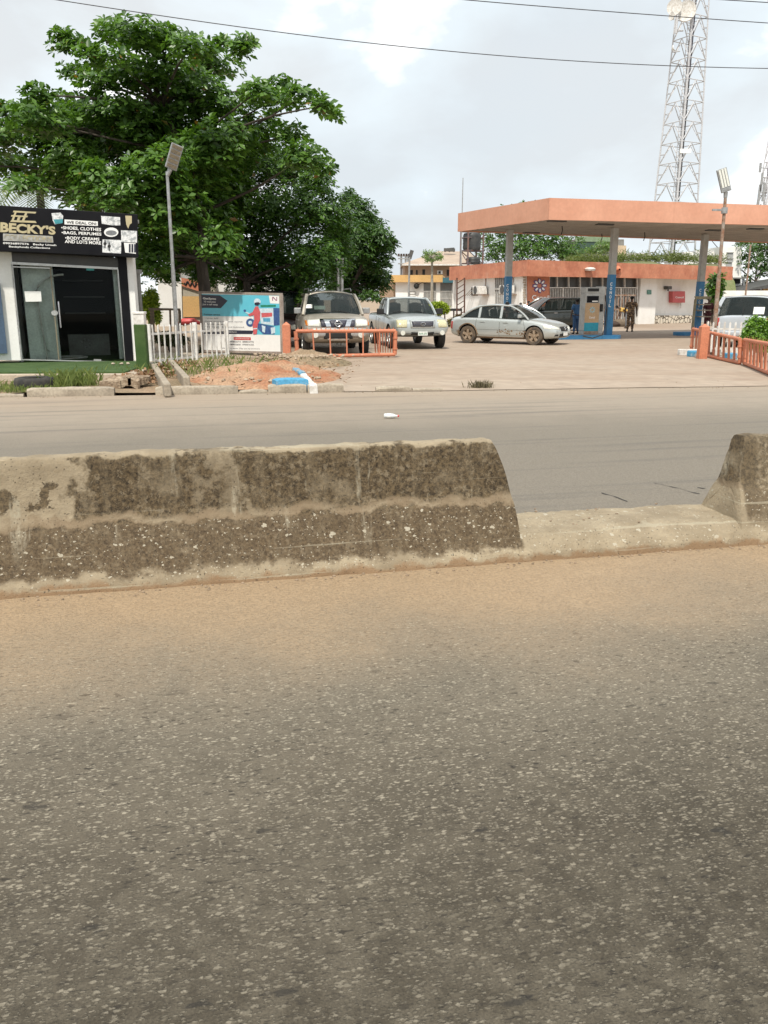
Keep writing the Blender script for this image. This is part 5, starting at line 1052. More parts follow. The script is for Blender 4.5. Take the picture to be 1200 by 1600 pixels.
lo = [Vector((P.x, P.y, zb_)) for P in (oA, oB, oC, oD)]; hi = [Vector((P.x, P.y, zt)) for P in (oA, oB, oC, oD)]
# roof edge: slightly wavy sheet metal bands
def fascia(P, Q, z0, z1, m, parent, th=.12, wob=.03, n=60, nm='roof_edge'):
    d = (Q-P).normalized(); nn = Vector((d.y, -d.x, 0)); mb = MB(); ln = (Q-P).length
    for i in range(n+1):
        for j, (o, z) in enumerate(((-th, z0), (0, z0), (0, (z0*2+z1)/3), (0, (z0+2*z1)/3), (0, z1), (-th, z1))):
            w_ = wob*fbm(P.x+i/n*ln*.5, z*1.4, 2) if o == 0 else 0; p = P+d*ln*i/n+nn*(o+w_); mb.v.append(Vector((p.x, p.y, z+(.4*w_ if j in (0, 1) else 0))))
    for i in range(n):
        for j in range(6): mb.f.append([i*6+j, i*6+(j+1) % 6, (i+1)*6+(j+1) % 6, (i+1)*6+j]); mb.m.append(0)
    mb.f.append(list(range(6))); mb.f.append([n*6+j for j in range(6)][::-1]); mb.m += [0, 0]
    return mb.build(nm, m, parent, smooth=True, angle=40)
zl = lambda P, base: base
fascia(oA, oB, zb_, zt, M['orange_k'], ks); fascia(oD, oA, zb_, zt, M['orange_k'], ks)
mb = MB(); c4 = [Vector((P.x, P.y, 0)) for P in (oA-KF.n*.15-KL.n*.15, oB-KF.n*.15, oC, oD-KL.n*.15)]
mb.hull([p+Vector((0, 0, zb_+.06)) for p in c4], [p+Vector((0, 0, zt-.15)) for p in c4]); mb.build('roof_slab', M['soffit'], ks)
# logo panel
ybox(KF, 822.5, 430.5, 857, 479, .02, .10, 'logo_panel', M['orange'], ks)
mb = MB(); mb.hull([KF.pt(822, 500, -.2), KF.pt(822.01, 500, .06), KF.pt(817.5, 500, .06), KF.pt(817.5, 500, -.2)], [KF.pt(822, 430, -.2), KF.pt(822.01, 430, .06), KF.pt(817.5, 430, .06), KF.pt(817.5, 430, -.2)]) if False else None
st = MB(); rr = random.Random(4)
for k in range(17):
    y = 432+k*3.9; st.frect(KF, 817+rr.uniform(-.5, .8), y, 821+rr.uniform(-.6, .6), y+3.0, .0, .05)
st.build('stone_edging', M['slab'], ks)
def petals(F, cx, cy, R0, o, m1, m2, parent, k=8, nm='emblem'):
    a_ = MB(); b_ = MB()
    for i in range(k):
        t = 2*math.pi*i/k; P_ = lambda r, a: (cx+R0*r*math.cos(t+a), cy+R0*1.02*r*math.sin(t+a))
        a_.fprism(F, [P_(.30, -.30), P_(.62, -.50), P_(1.10, -.18), P_(1.02, .22), P_(.62, .32), P_(.34, .16)], o, o+.012)
        b_.fprism(F, [P_(.40, -.14), P_(.62, -.30), P_(.95, -.12), P_(.88, .10), P_(.62, .18), P_(.44, .08)], o+.02, o+.035)
    e = a_.build(nm, m1, parent); b_.build('petal', m2, e); return e
petals(KF, 841, 446.5, 10.5, .11, mat('violet_print', (.10, .05, .22), None, 8, .5), M['wt'], ks)
ftext('lettering', 'Conoil', KF, None, .12, M['wt'], ks, .02, corners=[(829, 461), (856, 461.5), (856, 469), (829, 468.5)])
# glazed front with bars
zz = .1
ybox(KF, 858, 432, 1000, 510, -.35, -.30, 'dark_glazing', mat('interior_dark', (.035, .035, .032), (.08, .075, .065), 1.3, .35), ks)
mb = MB()
for x in (858, 873, 891, 909, 926.5, 944, 961.5, 978.5, 998): mb.frect(KF, x-.6, 432, x+.6, 449, -.2, -.1)
for y in (432, 449.5): mb.frect(KF, 857.5, y-.8, 999, y+.8, -.19, -.09, 0)
for x in (858, 882.5, 909, 931, 950, 972.5, 998): mb.frect(KF, x-.7, 450, x+.7, 506, -.2, -.1)
mb.frect(KF, 910, 452, 926, 453, -.2, -.1); mb.frect(KF, 910, 463, 926, 464, -.2, -.1)
mb.build('window_frame', M['white_p'], ks)
mb = MB(); k = 0; x = 860
while x < 997:
    if not (909 < x < 945): mb.frect(KF, x-.35, 451, x+.35, 505, -.17, -.13)
    x += 2.6
mb.build('burglar_bars', M['white_p'], ks)
ybox(KF, 911, 453.5, 925, 462.5, -.28, -.24, 'notice_board', M['grey'], ks)
for x0, x1 in ((1012, 1018),): ybox(KF, x0-1.5, 453, x1-1, 460, .01, .05, 'green_plaque', mat('green_plaque', (.02, .14, .10), (.2, .35, .3), 30, .5), ks)
# stone base of the recessed wall
sb = thing('stone_plinth', 'low crazy paved stone base along the recessed white wall of the office', 'stone base', tuple(KF.pt(1060, 498, -.4))[:2]+(0,))
def stonemat():
    m = bpy.data.materials.new('crazy_paving'); m.use_nodes = True; n, l = nodes_of(m); b = n['Principled BSDF']; tc_ = n.new('ShaderNodeTexCoord'); v = n.new('ShaderNodeTexVoronoi'); v.feature = 'DISTANCE_TO_EDGE'; v.inputs['Scale'].default_value = 3.2; l.new(tc_.outputs['Object'], v.inputs[0]); r = n.new('ShaderNodeValToRGB'); r.color_ramp.elements[0].color = (.09, .07, .05, 1); r.color_ramp.elements[0].position = .05; r.color_ramp.elements[1].color = (.62, .56, .46, 1); r.color_ramp.elements[1].position = .10; l.new(v.outputs['Distance'], r.inputs[0]); l.new(r.outputs[0], b.inputs['Base Color']); b.inputs['Roughness'].default_value = .9; return m
M['stone'] = stonemat(); ybox(KF, 1019, 493, 1090, 508, -.48, -.22, 'stone_facing', M['stone'], sb)
fbx = thing('red_box', 'faded red metal box mounted on the recessed white wall', 'fire box', tuple(KF.pt(1064, 472, -.4))); ORG[fbx] = KF.pt(1064, 472, -.4)
ybox(KF, 1054, 455, 1073.5, 473, -.48, -.15, 'box_body', M['redbox'], fbx, bevel=.02); ftext('lettering', 'Conoil', KF, None, -.14, M['wt'], fbx, .01, corners=[(1058, 463), (1071, 463), (1071, 466), (1058, 466)])
mb = MB(); mb.path([KF.pt(1069, 473, -.3), KF.pt(1069.5, 477, -.3), KF.pt(1068.5, 481, -.3)], .05, 6); mb.build('hose_end', M['white_p'], fbx)
mb = MB(); mb.frect(KF, 1046, 447, 1052, 452, -.48, -.1); mb.frect(KF, 1050, 452, 1051, 455, -.4, -.3); top(mb, 'wall_light', M['plastic'], 'small weathered flood light on the recessed white wall', 'wall light', bevel=.02)
# horn speakers under the roof edge
for x, y, lab in ((903, 421, 'pale lamp fitting fixed to the orange roof edge over the window band'), (947, 422, 'orange horn loudspeaker fixed to the orange roof edge beside the canopy column')):
    p = KF.pt(x, y, ov); mb = MB(); mb.lathe([(.06, -.25), (.10, -.1), (.24, .22), (.26, .22), (.26, .25), (.0, .2)] if x > 940 else [(.0, -.12), (.30, -.10), (.34, 0), (.22, .08), (.0, .1)], p, 'Y' if x > 940 else 'Z', 16); mb.box(p+Vector((0, .2, .05)), (.1, .4, .06)); top(mb, 'horn_speaker' if x > 940 else 'lamp_fitting', M['orange'] if x > 940 else M['white_p'], lab, 'loudspeaker' if x > 940 else 'lamp', smooth=True)
# left flank of the office: louvre window, air conditioners, door
mb = MB(); mb.frect(KL, 737, 449, 746.5, 462, .0, .03); mb.build('small_window', M['dark'], ks); mb = MB()
for k in range(3): mb.hull([KL.pt(738+k*3, 450+k*.4, .02), KL.pt(739+k*3, 450+k*.4, .02), KL.pt(735+k*3, 462, .35), KL.pt(734+k*3, 462, .35)], [KL.pt(738.3+k*3, 450+k*.4, .03), KL.pt(739.3+k*3, 450+k*.4, .03), KL.pt(735.3+k*3, 462, .38), KL.pt(734.3+k*3, 462, .38)])
mb.build('louvre', M['wood'], ks)
mb = MB(); mb.frect(KL, 775, 433, 792, 500, .01, .04); o = mb.build('side_door_opening', M['dark'], ks); mb = MB()
for k in range(6): mb.frect(KL, 775+k*3.1, 433, 775.8+k*3.1, 497, .06, .10)
for y in (433, 450, 451.5, 475): mb.frect(KL, 775, y, 792, y+1, .10, .13)
mb.build('side_grille', M['white_p'], o)
for x0, y0, lab in ((754.5, 447, 'white split air conditioner unit on the left flank of the office'), (797.5, 446, 'white split air conditioner unit just right of the first canopy column')):
    ac = thing('air_conditioner', lab, 'air conditioner', tuple(KL.pt(x0+5, y0+14, .2)), group='wall air conditioners'); ORG[ac] = KL.pt(x0+5, y0+14, .2)
    mb = MB(); mb.frect(KL, x0, y0, x0+9, y0+13, .1, .75); mb.build('casing', M['white_p'], ac, bevel=.03); mb = MB(); c = KL.pt(x0+4.5, y0+6.5, .76); n_ = 16; mb.hull([c+KL.d*.26*math.cos(2*math.pi*i/n_)+Vector((0, 0, .26*math.sin(2*math.pi*i/n_))) for i in range(n_)], [c+KL.n*.02+KL.d*.26*math.cos(2*math.pi*i/n_)+Vector((0, 0, .26*math.sin(2*math.pi*i/n_))) for i in range(n_)]); mb.build('fan_grille', M['plastic'], ac); mb = MB(); mb.frect(KL, x0-1, y0+13.3, x0+10, y0+14.5, .01, .7); mb.path([KL.pt(x0+6, y0, .1), KL.pt(x0+5.5, y0-8, .05), KL.pt(x0+5, y0-14, .05)], .03, 5); mb.build('bracket', M['rust'], ac)

# ================================================================== water tank tower
wt_ = thing('tank_tower', 'steel tank stand with two dark water tanks left of the office', 'tank stand', (at(740, 500, Y=64).x, 64, 0)); Yt = 64
tm = mat('stand_steel', (.10, .09, .11), (.18, .09, .06), 4, .7)
mb = MB(); legs = []
for x, dy in ((719.5, 0), (731, -.8), (744, .9), (754.5, 0)): a, b = at(x, 500, Y=Yt+dy), at(x, 362, Y=Yt+dy); a.z = 0; b.x = a.x = at(x, 400, Y=Yt+dy).x; mb.tube(a, b, .07, n=6); legs.append((a, b))
for y in (362, 372, 392, 412):
    q = [Vector((l[0].x, l[0].y, at(735, y, Y=Yt).z)) for l in (legs[0], legs[1], legs[3], legs[2])]
    for i in range(4): mb.tube(q[i], q[(i+1) % 4], .045, n=5)
for ya, yb2 in ((392, 412), (412, 440), (440, 470)):
    for i, j in ((0, 1), (1, 3), (0, 2)): mb.tube(Vector((legs[i][0].x, legs[i][0].y, at(735, ya, Y=Yt).z)), Vector((legs[j][0].x, legs[j][0].y, at(735, yb2, Y=Yt).z)), .035, n=5)
mb.build('stand', tm, wt_); 
mb = MB(); a = at(737, 391, Y=Yt); b = at(737, 363, Y=Yt); mb.lathe([(0, 0), (.62, 0), (.66, .1)]+[(.66+.02*(i % 2), .1+i*(b.z-a.z-.3)/8) for i in range(9)]+[(.60, b.z-a.z-.08), (.2, b.z-a.z), (0, b.z-a.z)], a, 'Z', 20); mb.build('tank', M['tank'], wt_, smooth=True)
mb = MB(); a = at(739, 413, Y=Yt-.2); b = at(739, 401, Y=Yt-.2); mb.lathe([(0, 0), (.50, 0), (.52, .08)]+[(.52+.02*(i % 2), .08+i*(b.z-a.z-.2)/6) for i in range(7)]+[(.45, b.z-a.z-.05), (0, b.z-a.z)], a, 'Z', 20); mb.build('tank', M['tank'], wt_, smooth=True)
mb = MB(); a, b = at(714, 505, Y=50), at(714, 434, Y=50); a.z = 0; a2 = a+Vector((.45, 0, 0)); b2 = b+Vector((.45, 0, 0)); mb.tube(a, b, .05, n=6); mb.tube(a2, b2, .05, n=6)
for k in range(9): q = k/9; mb.tube(a.lerp(b, q), a2.lerp(b2, q+.1), .025, n=5)
top(mb, 'lattice_post', mat('rusty_lattice', (.10, .045, .03), None, 4, .8), 'rusty lattice post at the left rear corner of the office', 'post')

# ================================================================== canopy
ZS = at(857, 343, Y=31).z
cA = at(857, 343, z=ZS); cF = at(1200, 352, z=ZS); cB = at(715, 362, z=ZS); cR = at(1200, 380, z=ZS); ex = lambda p, q, k: p+(q-p)*k
cA2, cF2, cR2, cB2 = cA, ex(cA, cF, 1.6), ex(cB, cR, 1.35), cB
cn = thing('canopy', 'large flat petrol station canopy with an orange edge', 'canopy', (12, 36, 0)); zc1 = at(860, 309, Y=cA.y).z
def cen(P): return Vector((P.x, P.y, 0))
fascia(cen(cA2), cen(cF2), ZS, zc1, M['orange_w'], cn, .10, .012, 40); fascia(cen(cB2), cen(cA2), ZS, zc1, M['orange_w'], cn, .10, .012, 30); fascia(cen(cR2), cen(cB2), ZS, zc1, M['orange_w'], cn, .10, .012, 20); fascia(cen(cF2), cen(cR2), ZS, zc1, M['orange_w'], cn, .10, .012, 10)
cc = (cA2+cF2+cR2+cB2)/4; q4 = [p+(cc-p).normalized()*.2 for p in (cA2, cF2, cR2, cB2)]
mb = MB(); mb.hull([Vector((p.x, p.y, ZS+.05)) for p in q4], [Vector((p.x, p.y, ZS+.30)) for p in q4]); sfm = mb.build('soffit', M['soffit'], cn)
mb = MB(); fd = (cF-cA).normalized(); bdir = (cB-cA).normalized()
for k in range(1, 16):
    a = ex(cA2, cB2, k/16); b = ex(cF2, cR2, k/16); a = a+(b-a)*.01; mb.beam(Vector((a.x, a.y, ZS+.045)), Vector((b.x, b.y, ZS+.045)), .02, .03)
mb.build('soffit_joints', M['grey'], sfm)
for k, (px, py) in enumerate(((945, 352), (830, 365), (1115, 361), (870, 347), (1180, 359))):
    p = at(px, py, z=ZS); mb = MB(); mb.box((p.x, p.y, ZS+.03), (.7, .25, .05), rz=.3); mb.build('canopy_light', M['plastic'], cn)
for px, py in ((878, 355), (1007, 365), (940, 367)):
    p = at(px, py, z=ZS); mb = MB(); mb.path([Vector((p.x, p.y, ZS+.05)), Vector((p.x+.03, p.y, ZS-.12)), Vector((p.x-.02, p.y, ZS-.3))], .02, 5); mb.build('hanging_wire', M['dark'], cn)
# columns
def column(px_top, py_top, px_bot, ysplit, label, src=None):
    p = at(px_top, py_top, z=ZS); base = Vector((p.x, p.y, 0)); zsplit = at(px_bot, ysplit, Y=p.y).z
    t = thing('canopy_column', label, 'column', base, RD, group='canopy columns'); ORG[t] = Vector((0, 0, 0))
    mb = MB(); mb.box((0, 0, (zsplit+ZS)/2), (.25, .25, ZS-zsplit+.04)); mb.build('shaft', M['post'], t, bevel=.012)
    mb = MB(); mb.box((0, 0, zsplit/2), (.27, .27, zsplit)); bl_ = mb.build('blue_sleeve', M['blue'], t, bevel=.012)
    return t, zsplit, p
c1 = column(797, 360, 795, 432, 'canopy column behind the sedan, leftmost of the three')
c2 = column(961, 357, 955, 429, 'canopy column beside the fuel pump, middle of the three')
c3 = column(1102, 367, 1098, 440, 'canopy column beside the oil display rack, rightmost of the three')
for (t, zs_, p), wdw in ((c1, 1), (c2, 1), (c3, 1)):
    for i, chh in enumerate('CONOIL'): ltext('lettering', chh, t, (-.07, -.138, zs_-.38-i*.17), (1, 0, 0), (0, 0, 1), .10 if chh != 'I' else .03, .13, M['wt'], .03)
def island(P, dx, ln, wd, label):
    t = MB(); d = RDIR; nn = RN; c = Vector((P.x, P.y, 0))+d*dx; r = []
    for k in range(20):
        a = 2*math.pi*k/20; x = max(-ln/2+wd/2, min(ln/2-wd/2, math.cos(a)*1e3 if abs(math.cos(a)) > .02 else 0)); r.append(c+d*(x+math.cos(a)*wd/2)+nn*math.sin(a)*wd/2)
    t.hull(r, [q+Vector((0, 0, .17)) for q in r]); return top(t, 'pump_island', M['blue'], label, 'pump island', 'pump islands', bevel=.02)
island(c2[2], -1.15, 3.4, .8, 'blue painted pump island under the fuel pump and middle column')
island(c3[2], .4, 3.0, .8, 'blue painted pump island at the foot of the rightmost column')
island(c1[2], 0, 2.2, .8, 'blue painted pump island hidden behind the silver sedan')
# fuel pump
def pump(P, label):
    t = local_thing('fuel_pump', label, 'fuel pump', (P.x, P.y, .17), RD+.06, group='fuel pumps'); W = .66; D = .45
    gp = mat('pump_grey', (.46, .47, .45), (.38, .38, .36), 4, .5)
    mb = MB(); mb.box((0, 0, .93), (W, D, 1.5)); mb.box((0, 0, .11), (W*.96, D*.95, .14)); mb.build('cabinet', gp, t, bevel=.02)
    mb = MB(); mb.box((0, 0, 1.80), (W*1.02, D*1.05, .24)); hd = mb.build('display_head', gp, t, bevel=.03)
    mb = MB(); mb.box((0, -D/2-.02, 1.81), (W*.75, .02, .12)); mb.build('price_display', M['dark'], hd)
    mb = MB(); mb.box((0, -D/2-.012, 1.44), (W*.8, .02, .26)); mb.build('meter_window', M['black'], t); mb = MB(); mb.box((.1, -D/2-.024, 1.36), (W*.4, .01, .05)); mb.build('meter_label', M['paper'], t)
    tanp = mat('pump_tan', (.48, .33, .19), (.42, .29, .17), 3, .5); mb = MB(); mb.box((0, -D/2-.012, .90), (W*.98, .02, .78)); pnl = mb.build('front_panel', tanp, t)
    mb = MB(); mb.box((0, -D/2-.013, .34), (W*.98, .02, .34)); mb.build('cyan_panel', mat('pump_cyan', (.02, .30, .42), None, 3, .5), t)
    mb = MB(); mb.box((0, -D/2-.012, .11), (W*.98, .02, .12)); mb.build('rusty_skirt', M['rust'], t)
    e = MB()
    for i in range(8):
        a = 2*math.pi*i/8; P_ = lambda r, q: (r*math.cos(a+q)*.13, r*math.sin(a+q)*.13)
        pl_ = [P_(.38, -.2), P_(.62, -.38), P_(1.05, -.12), P_(.95, .18), P_(.6, .26)]; e.hull([(x, -D/2-.023, 1.02+z) for x, z in pl_], [(x, -D/2-.030, 1.02+z) for x, z in pl_])
    e.build('emblem', mat('pump_emblem', (.35, .55, .60), None, 4, .5), pnl); ltext('lettering', 'Conoil', t, (0, -D/2-.026, .72), (1, 0, 0), (0, 0, 1), .26, .09, M['wt'])
    mb = MB(); mb.box((W/2+.14, .02, 1.0), (.26, D*.85, 1.9)); mb.build('hose_mast', gp, t, bevel=.03)
    mb = MB(); mb.box((W/2+.10, -D/2+.0, 1.1), (.10, .10, .30)); nz = mb.build('nozzle', M['rubber'], t, bevel=.02)
    mb = MB(); mb.path([(W/2+.24, -D/2, 1.6), (W/2+.32, -D/2-.03, 1.0), (W/2+.28, -D/2-.08, .4), (W/2+.05, -D/2-.28, .02), (W/2-.4, -D/2-.3, -.10), (W/2-.8, -D/2-.22, -.02)], .022, 8); mb.build('hose', M['rubber'], t, smooth=True); return t
pp_ = at(921, 524, z=.17); pump(Vector((pp_.x, c2[2].y-.25, 0)), 'tan and blue fuel pump on the island left of the middle column')
# oil display rack
rk = thing('display_rack', 'open display rack with three shelves in front of the rightmost column', 'display rack', (c3[2].x-.1, c3[2].y-1.0, 0)); Yr = c3[2].y-1; RK = Fac((0, Yr), (10, Yr+.3)); rm = mat('rack_frame', (.30, .27, .17), (.2, .17, .1), 4, .6)
mb = MB(); mb.fprism(RK, [(1086, 463), (1112, 463), (1112, 467.5), (1088, 467.5)], -.1, 0); mb.fprism(RK, [(1086, 467.5), (1089, 467.5), (1084, 515), (1081, 515)], -.1, 0); mb.build('frame', rm, rk)
for y in (475, 484, 494): mb = MB(); mb.fprism(RK, [(1090, y), (1110, y), (1110, y+1.6), (1092, y+1.6)], -.3, .1); mb.build('shelf', M['conc'], rk)

# ================================================================== right side: white building, wall
WF = Fac((10, 74), (40, 76)); wb = thing('white_building', 'white two storey block with small square windows right of the office', 'building', tuple(WF.pt(1145, 500))[:2]+(0,))
mb = MB(); mb.frect(WF, 1128, 385.5, 1158.5, 512, -6, 0); mb.build('tower_wall', M['white'], wb); ybox(WF, 1080, 392, 1128, 512, -6, -1.5, 'lower_wall', M['white'], wb)
for x0, y0, x1, y1 in ((1135.5, 395, 1145, 404), (1134, 410, 1143, 418)):
    w_ = ybox(WF, x0, y0, x1, y1, .01, .06, 'window', mat('dusty_pane', (.4, .41, .4), (.3, .3, .29), 2, .3), wb); mb = MB(); mb.frect(WF, x0-.6, y0-.6, x1+.6, y0, .0, .15); mb.frect(WF, x0-.6, y1, x1+.6, y1+.6, .0, .15); mb.build('frame', M['grey'], w_)
mb = MB(); mb.path([WF.pt(1140-7*math.cos(a), 434-12*math.sin(a), .5) for a in [k*math.pi/20 for k in range(11)]], .05, 5); mb.path([WF.pt(1133, 422, .4), WF.pt(1140, 425, .4), WF.pt(1141, 434, .4)], .04, 5); mb.build('cable', M['dark'], wb)
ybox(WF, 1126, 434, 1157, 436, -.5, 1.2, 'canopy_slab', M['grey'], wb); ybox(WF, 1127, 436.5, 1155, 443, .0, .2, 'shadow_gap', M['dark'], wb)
mb = MB(); mb.frect(WF, 1152, 436, 1154, 456, .9, 1.1); mb.build('downpipe', M['steel'], wb)
CF = Fac((10, 62), (40, 66)); bw = MB(); bw.frect(CF, 1126, 454, 1330, 516, -.3, 0); o = top(bw, 'boundary_wall', M['white'], 'long white boundary wall behind the pale minivan', 'wall')
mb = MB(); mb.frect(CF, 1172, 460, 1300, 462.5, .02, .12); mb.build('coping_shadow', M['plastic'], o) if False else None
SFc = Fac((10, 70), (40, 71)); sh = thing('brown_roofed_house', 'low house with a dark roof just showing above the boundary wall at the right edge', 'house', tuple(SFc.pt(1190, 500))[:2]+(0,)); ybox(SFc, 1168, 452, 1260, 512, -5, 0, 'wall', M['maroon'], sh); ybox(SFc, 1190, 449, 1262, 456, .01, .3, 'yellow_front', M['yellow'], sh)
mb = MB(); mb.hull([SFc.pt(1158, 454, 1), SFc.pt(1270, 444, 1), SFc.pt(1270, 444, -6), SFc.pt(1158, 454, -6)], [SFc.pt(1172, 449, 1), SFc.pt(1270, 430, 1), SFc.pt(1270, 430, -6), SFc.pt(1172, 449, -6)]); mb.build('roof', M['plastic'], sh)
# pale industrial roofs and building under the canopy
GF = Fac((0, 100), (10, 101)); gb = thing('green_roofed_building', 'distant building with a green and white roof edge glimpsed under the canopy', 'building', tuple(GF.pt(925, 500))[:2]+(0,)); ybox(GF, 898, 374, 975, 500, -6, 0, 'wall', M['grey'], gb); ybox(GF, 898, 370, 952, 378, .02, .4, 'roof_edge', mat('green_edge', (.2, .28, .17), None, 3, .7), gb); ybox(GF, 898, 378.2, 948, 392, .03, .3, 'window_band', mat('green_glass', (.05, .09, .07), None, 3, .3), gb); ybox(GF, 955, 384, 976, 402, .05, .5, 'beige_panel', M['cream'], gb)
ybox(GF, 960, 395, 1020, 500, -8, -.5, 'low_roof_block', mat('pale_grey_roof', (.5, .5, .48), None, 2, .7), gb)

# ================================================================== telecom towers
def tower(label, legs_px, Y, wz, nsec, ztop, m, seed=0, base_w=None, top_w=None, cx=None, lean=0, top_gear=True, r=.05):
    t = thing('telecom_tower', label, 'tower', (cx, Y, 0), group='telecom towers'); rot = .5
    def corner(i, z):
        w_ = base_w+(top_w-base_w)*z/ztop; a = rot+math.pi/2*i+math.pi/4; return Vector((cx+w_/1.414*math.cos(a), Y+w_/1.414*math.sin(a), z))
    mb = MB()
    for i in range(4): mb.tube(corner(i, 0), corner(i, ztop), r*1.5, r, 6)
    mb.build('legs', m, t); br = MB(); sl2 = MB()
    hs_ = [ztop*(1-(1-k/nsec)**1.0) for k in range(nsec+1)]
    for k in range(nsec):
        z0, z1 = hs_[k], hs_[k+1]
        for i in range(4):
            a0_, a1_, b0_, b1_ = corner(i, z0), corner(i+1, z0), corner(i, z1), corner(i+1, z1); mid_ = b0_.lerp(b1_, .5)
            br.tube(a0_, mid_, r*.7, n=5); br.tube(a1_, mid_, r*.7, n=5); br.tube(b0_, b1_, r*.7, n=5)
            ql, qr = a0_.lerp(b0_, .5), a1_.lerp(b1_, .5); sl2.tube(ql, a0_.lerp(mid_, .5), r*.45, n=4); sl2.tube(qr, a1_.lerp(mid_, .5), r*.45, n=4)
        sl2.tube(corner(0, z1), corner(2, z1), r*.4, n=4)
    br.build('bracing', m, t); sl2.build('light_bracing', m, t)
    mb = MB(); lx = cx-.25*top_w
    for s in (-.22, .22): mb.tube((cx-.1+s, Y-.1, 0), (cx-.1+s, Y-.1, ztop), .035, n=5)
    for k in range(int(ztop/.5)): mb.tube((cx-.32, Y-.1, k*.5), (cx+.12, Y-.1, k*.5), .02, n=4)
    mb.build('ladder', m, t)
    if top_gear:
        mb = MB(); z = 0; rr = random.Random(2)
        for off in (.25, .33, .42, .5): mb.tube((cx+off*.6, Y+.1, 0), (cx+off*.6, Y+.1, ztop), .035, n=5)
        mb.build('cables', mat('cable_sheath', (.04, .04, .045), None, 3, .6), t)
    return t
TY2 = 78; TX = at(1055, 330, Y=TY2).x; z310 = at(1060, 310, Y=TY2).z; z0px = at(1080, -40, Y=TY2).z; w310 = 53/FPX*TY2*1.03/1.30; wtop = 32/FPX*TY2*1.12/1.30
bw_ = w310+(w310-wtop)*z310/(z0px-z310); ztp = z0px; tm1 = mat('tower_steel', (.58, .58, .59), (.45, .45, .46), 6, .5, metal=.3)
tw1 = tower('tall lattice telecom tower with dishes rising behind the canopy', None, TY2, 0, 17, ztp, tm1, base_w=bw_, top_w=wtop, cx=TX, r=.058)
def dish(px, py, r, parent, face=(-.5, -1, -.1), Y=TY2-1.6):
    c = at(px, py, Y=Y); f = Vector(face).normalized(); mb = MB(); x = f.cross(Vector((0, 0, 1))).normalized(); y = x.cross(f); n = 20
    rings = [(0, .0), (.5, .02), (.9, .06), (1.0, .10), (1.0, -.15), (.7, -.28), (.0, -.32)]; i0 = 0
    for rr_, h in rings: mb.v += [c+(x*math.cos(2*math.pi*k/n)+y*math.sin(2*math.pi*k/n))*r*max(rr_, .01)+f*r*h for k in range(n)]
    for a in range(len(rings)-1):
        for k in range(n): mb.f.append([a*n+k, a*n+(k+1) % n, (a+1)*n+(k+1) % n, (a+1)*n+k]); mb.m.append(0)
    mb.tube(c-f*r*.3, Vector((at(px+8, py, Y=Y).x, TY2-.8, c.z)), .06, n=6); mb.build('dish', M['white_p'], parent, smooth=True)
dish(1054, 11, .62, tw1); dish(1049.5, 25, .32, tw1, (-1, -.5, 0)); dish(1072.5, 17, .78, tw1, (-.35, -1, -.05)); dish(1051.5, 75, .22, tw1, (1, -.3, 0))
mb = MB(); a, b = at(1056, 52, Y=TY2-1.6), at(1062, -20, Y=TY2-1.6); mb.tube(a, b, .10, n=8)
for y in (5, 48): mb.tube(at(1058, y, Y=TY2-1.6), at(1067, y, Y=TY2-1.2), .07, n=6)
mb.tube(at(1052, 81, Y=TY2-1.6), at(1062, 80, Y=TY2-1.2), .05, n=6); mb.build('antenna_mast', tm1, tw1)
mb = MB(); p = at(1071, 236, Y=TY2-1.7); mb.box(p, (.95, .12, .34)); mb.build('name_board', M['wt'], tw1)
mb = MB(); a = at(1078, 20, Y=TY2); b = at(1068, 125, Y=TY2); b.x = a.x = TX+.1; mb.tube(a, b, .13, n=8); mb.build('waveguide', mat('waveguide', (.05, .05, .09), None, 3, .6), tw1)
TY3 = 150; TX3 = at(1198, 300, Y=TY3).x; tw2 = tower('far lattice telecom tower cut off by the right edge of the picture', None, TY3, 0, 12, at(1198, 205, Y=TY3).z, tm1, base_w=3.6, top_w=.8, cx=TX3, top_gear=False, r=.08)
mb = MB()
for x, y, h in ((1186, 305, 3.4), (1188, 262, 1.5), (1193, 300, 3), (1190, 285, 3)): p = at(x, y, Y=TY3-1.2); mb.box((p.x, p.y, p.z), (.35, .2, h)); mb.tube(p, Vector((TX3, TY3, p.z)), .06, n=5)
mb.build('antenna_panel', M['steel'], tw2)

# ================================================================== overhead wires
def wire(pts, Y0, Y1, label, r=.012):
    xs_ = [p[0] for p in pts]; out_ = []
    for k in range(41):
        x = xs_[0]+(xs_[-1]-xs_[0])*k/40
        # lagrange through the measured points
        y = sum(pj[1]*np.prod([(x-pm[0])/(pj[0]-pm[0]) for pm in pts if pm is not pj]) for pj in pts); t = k/40; out_.append(at(x, y, Y=Y0+(Y1-Y0)*t))
    mb = MB(); mb.path(out_, r, 5); return top(mb, 'overhead_wire', mat('wire_sheath', (.05, .05, .055), None, 3, .6), label, 'wire', 'overhead wires', smooth=True)
wire([(-300, -60), (90, 0), (640, 74), (1050, 103), (1200, 107), (1500, 106)], 17, 21, 'lowest overhead wire crossing the whole sky above the trees', .009)
wire([(400, -40), (730, 0), (1030, 24), (1200, 36), (1500, 52)], 17, 21, 'overhead wire crossing the dishes of the telecom tower', .009)
wire([(900, -14), (1135, 0), (1200, 4), (1500, 20)], 17, 21, 'uppermost overhead wire clipping the top right corner of the picture', .009)

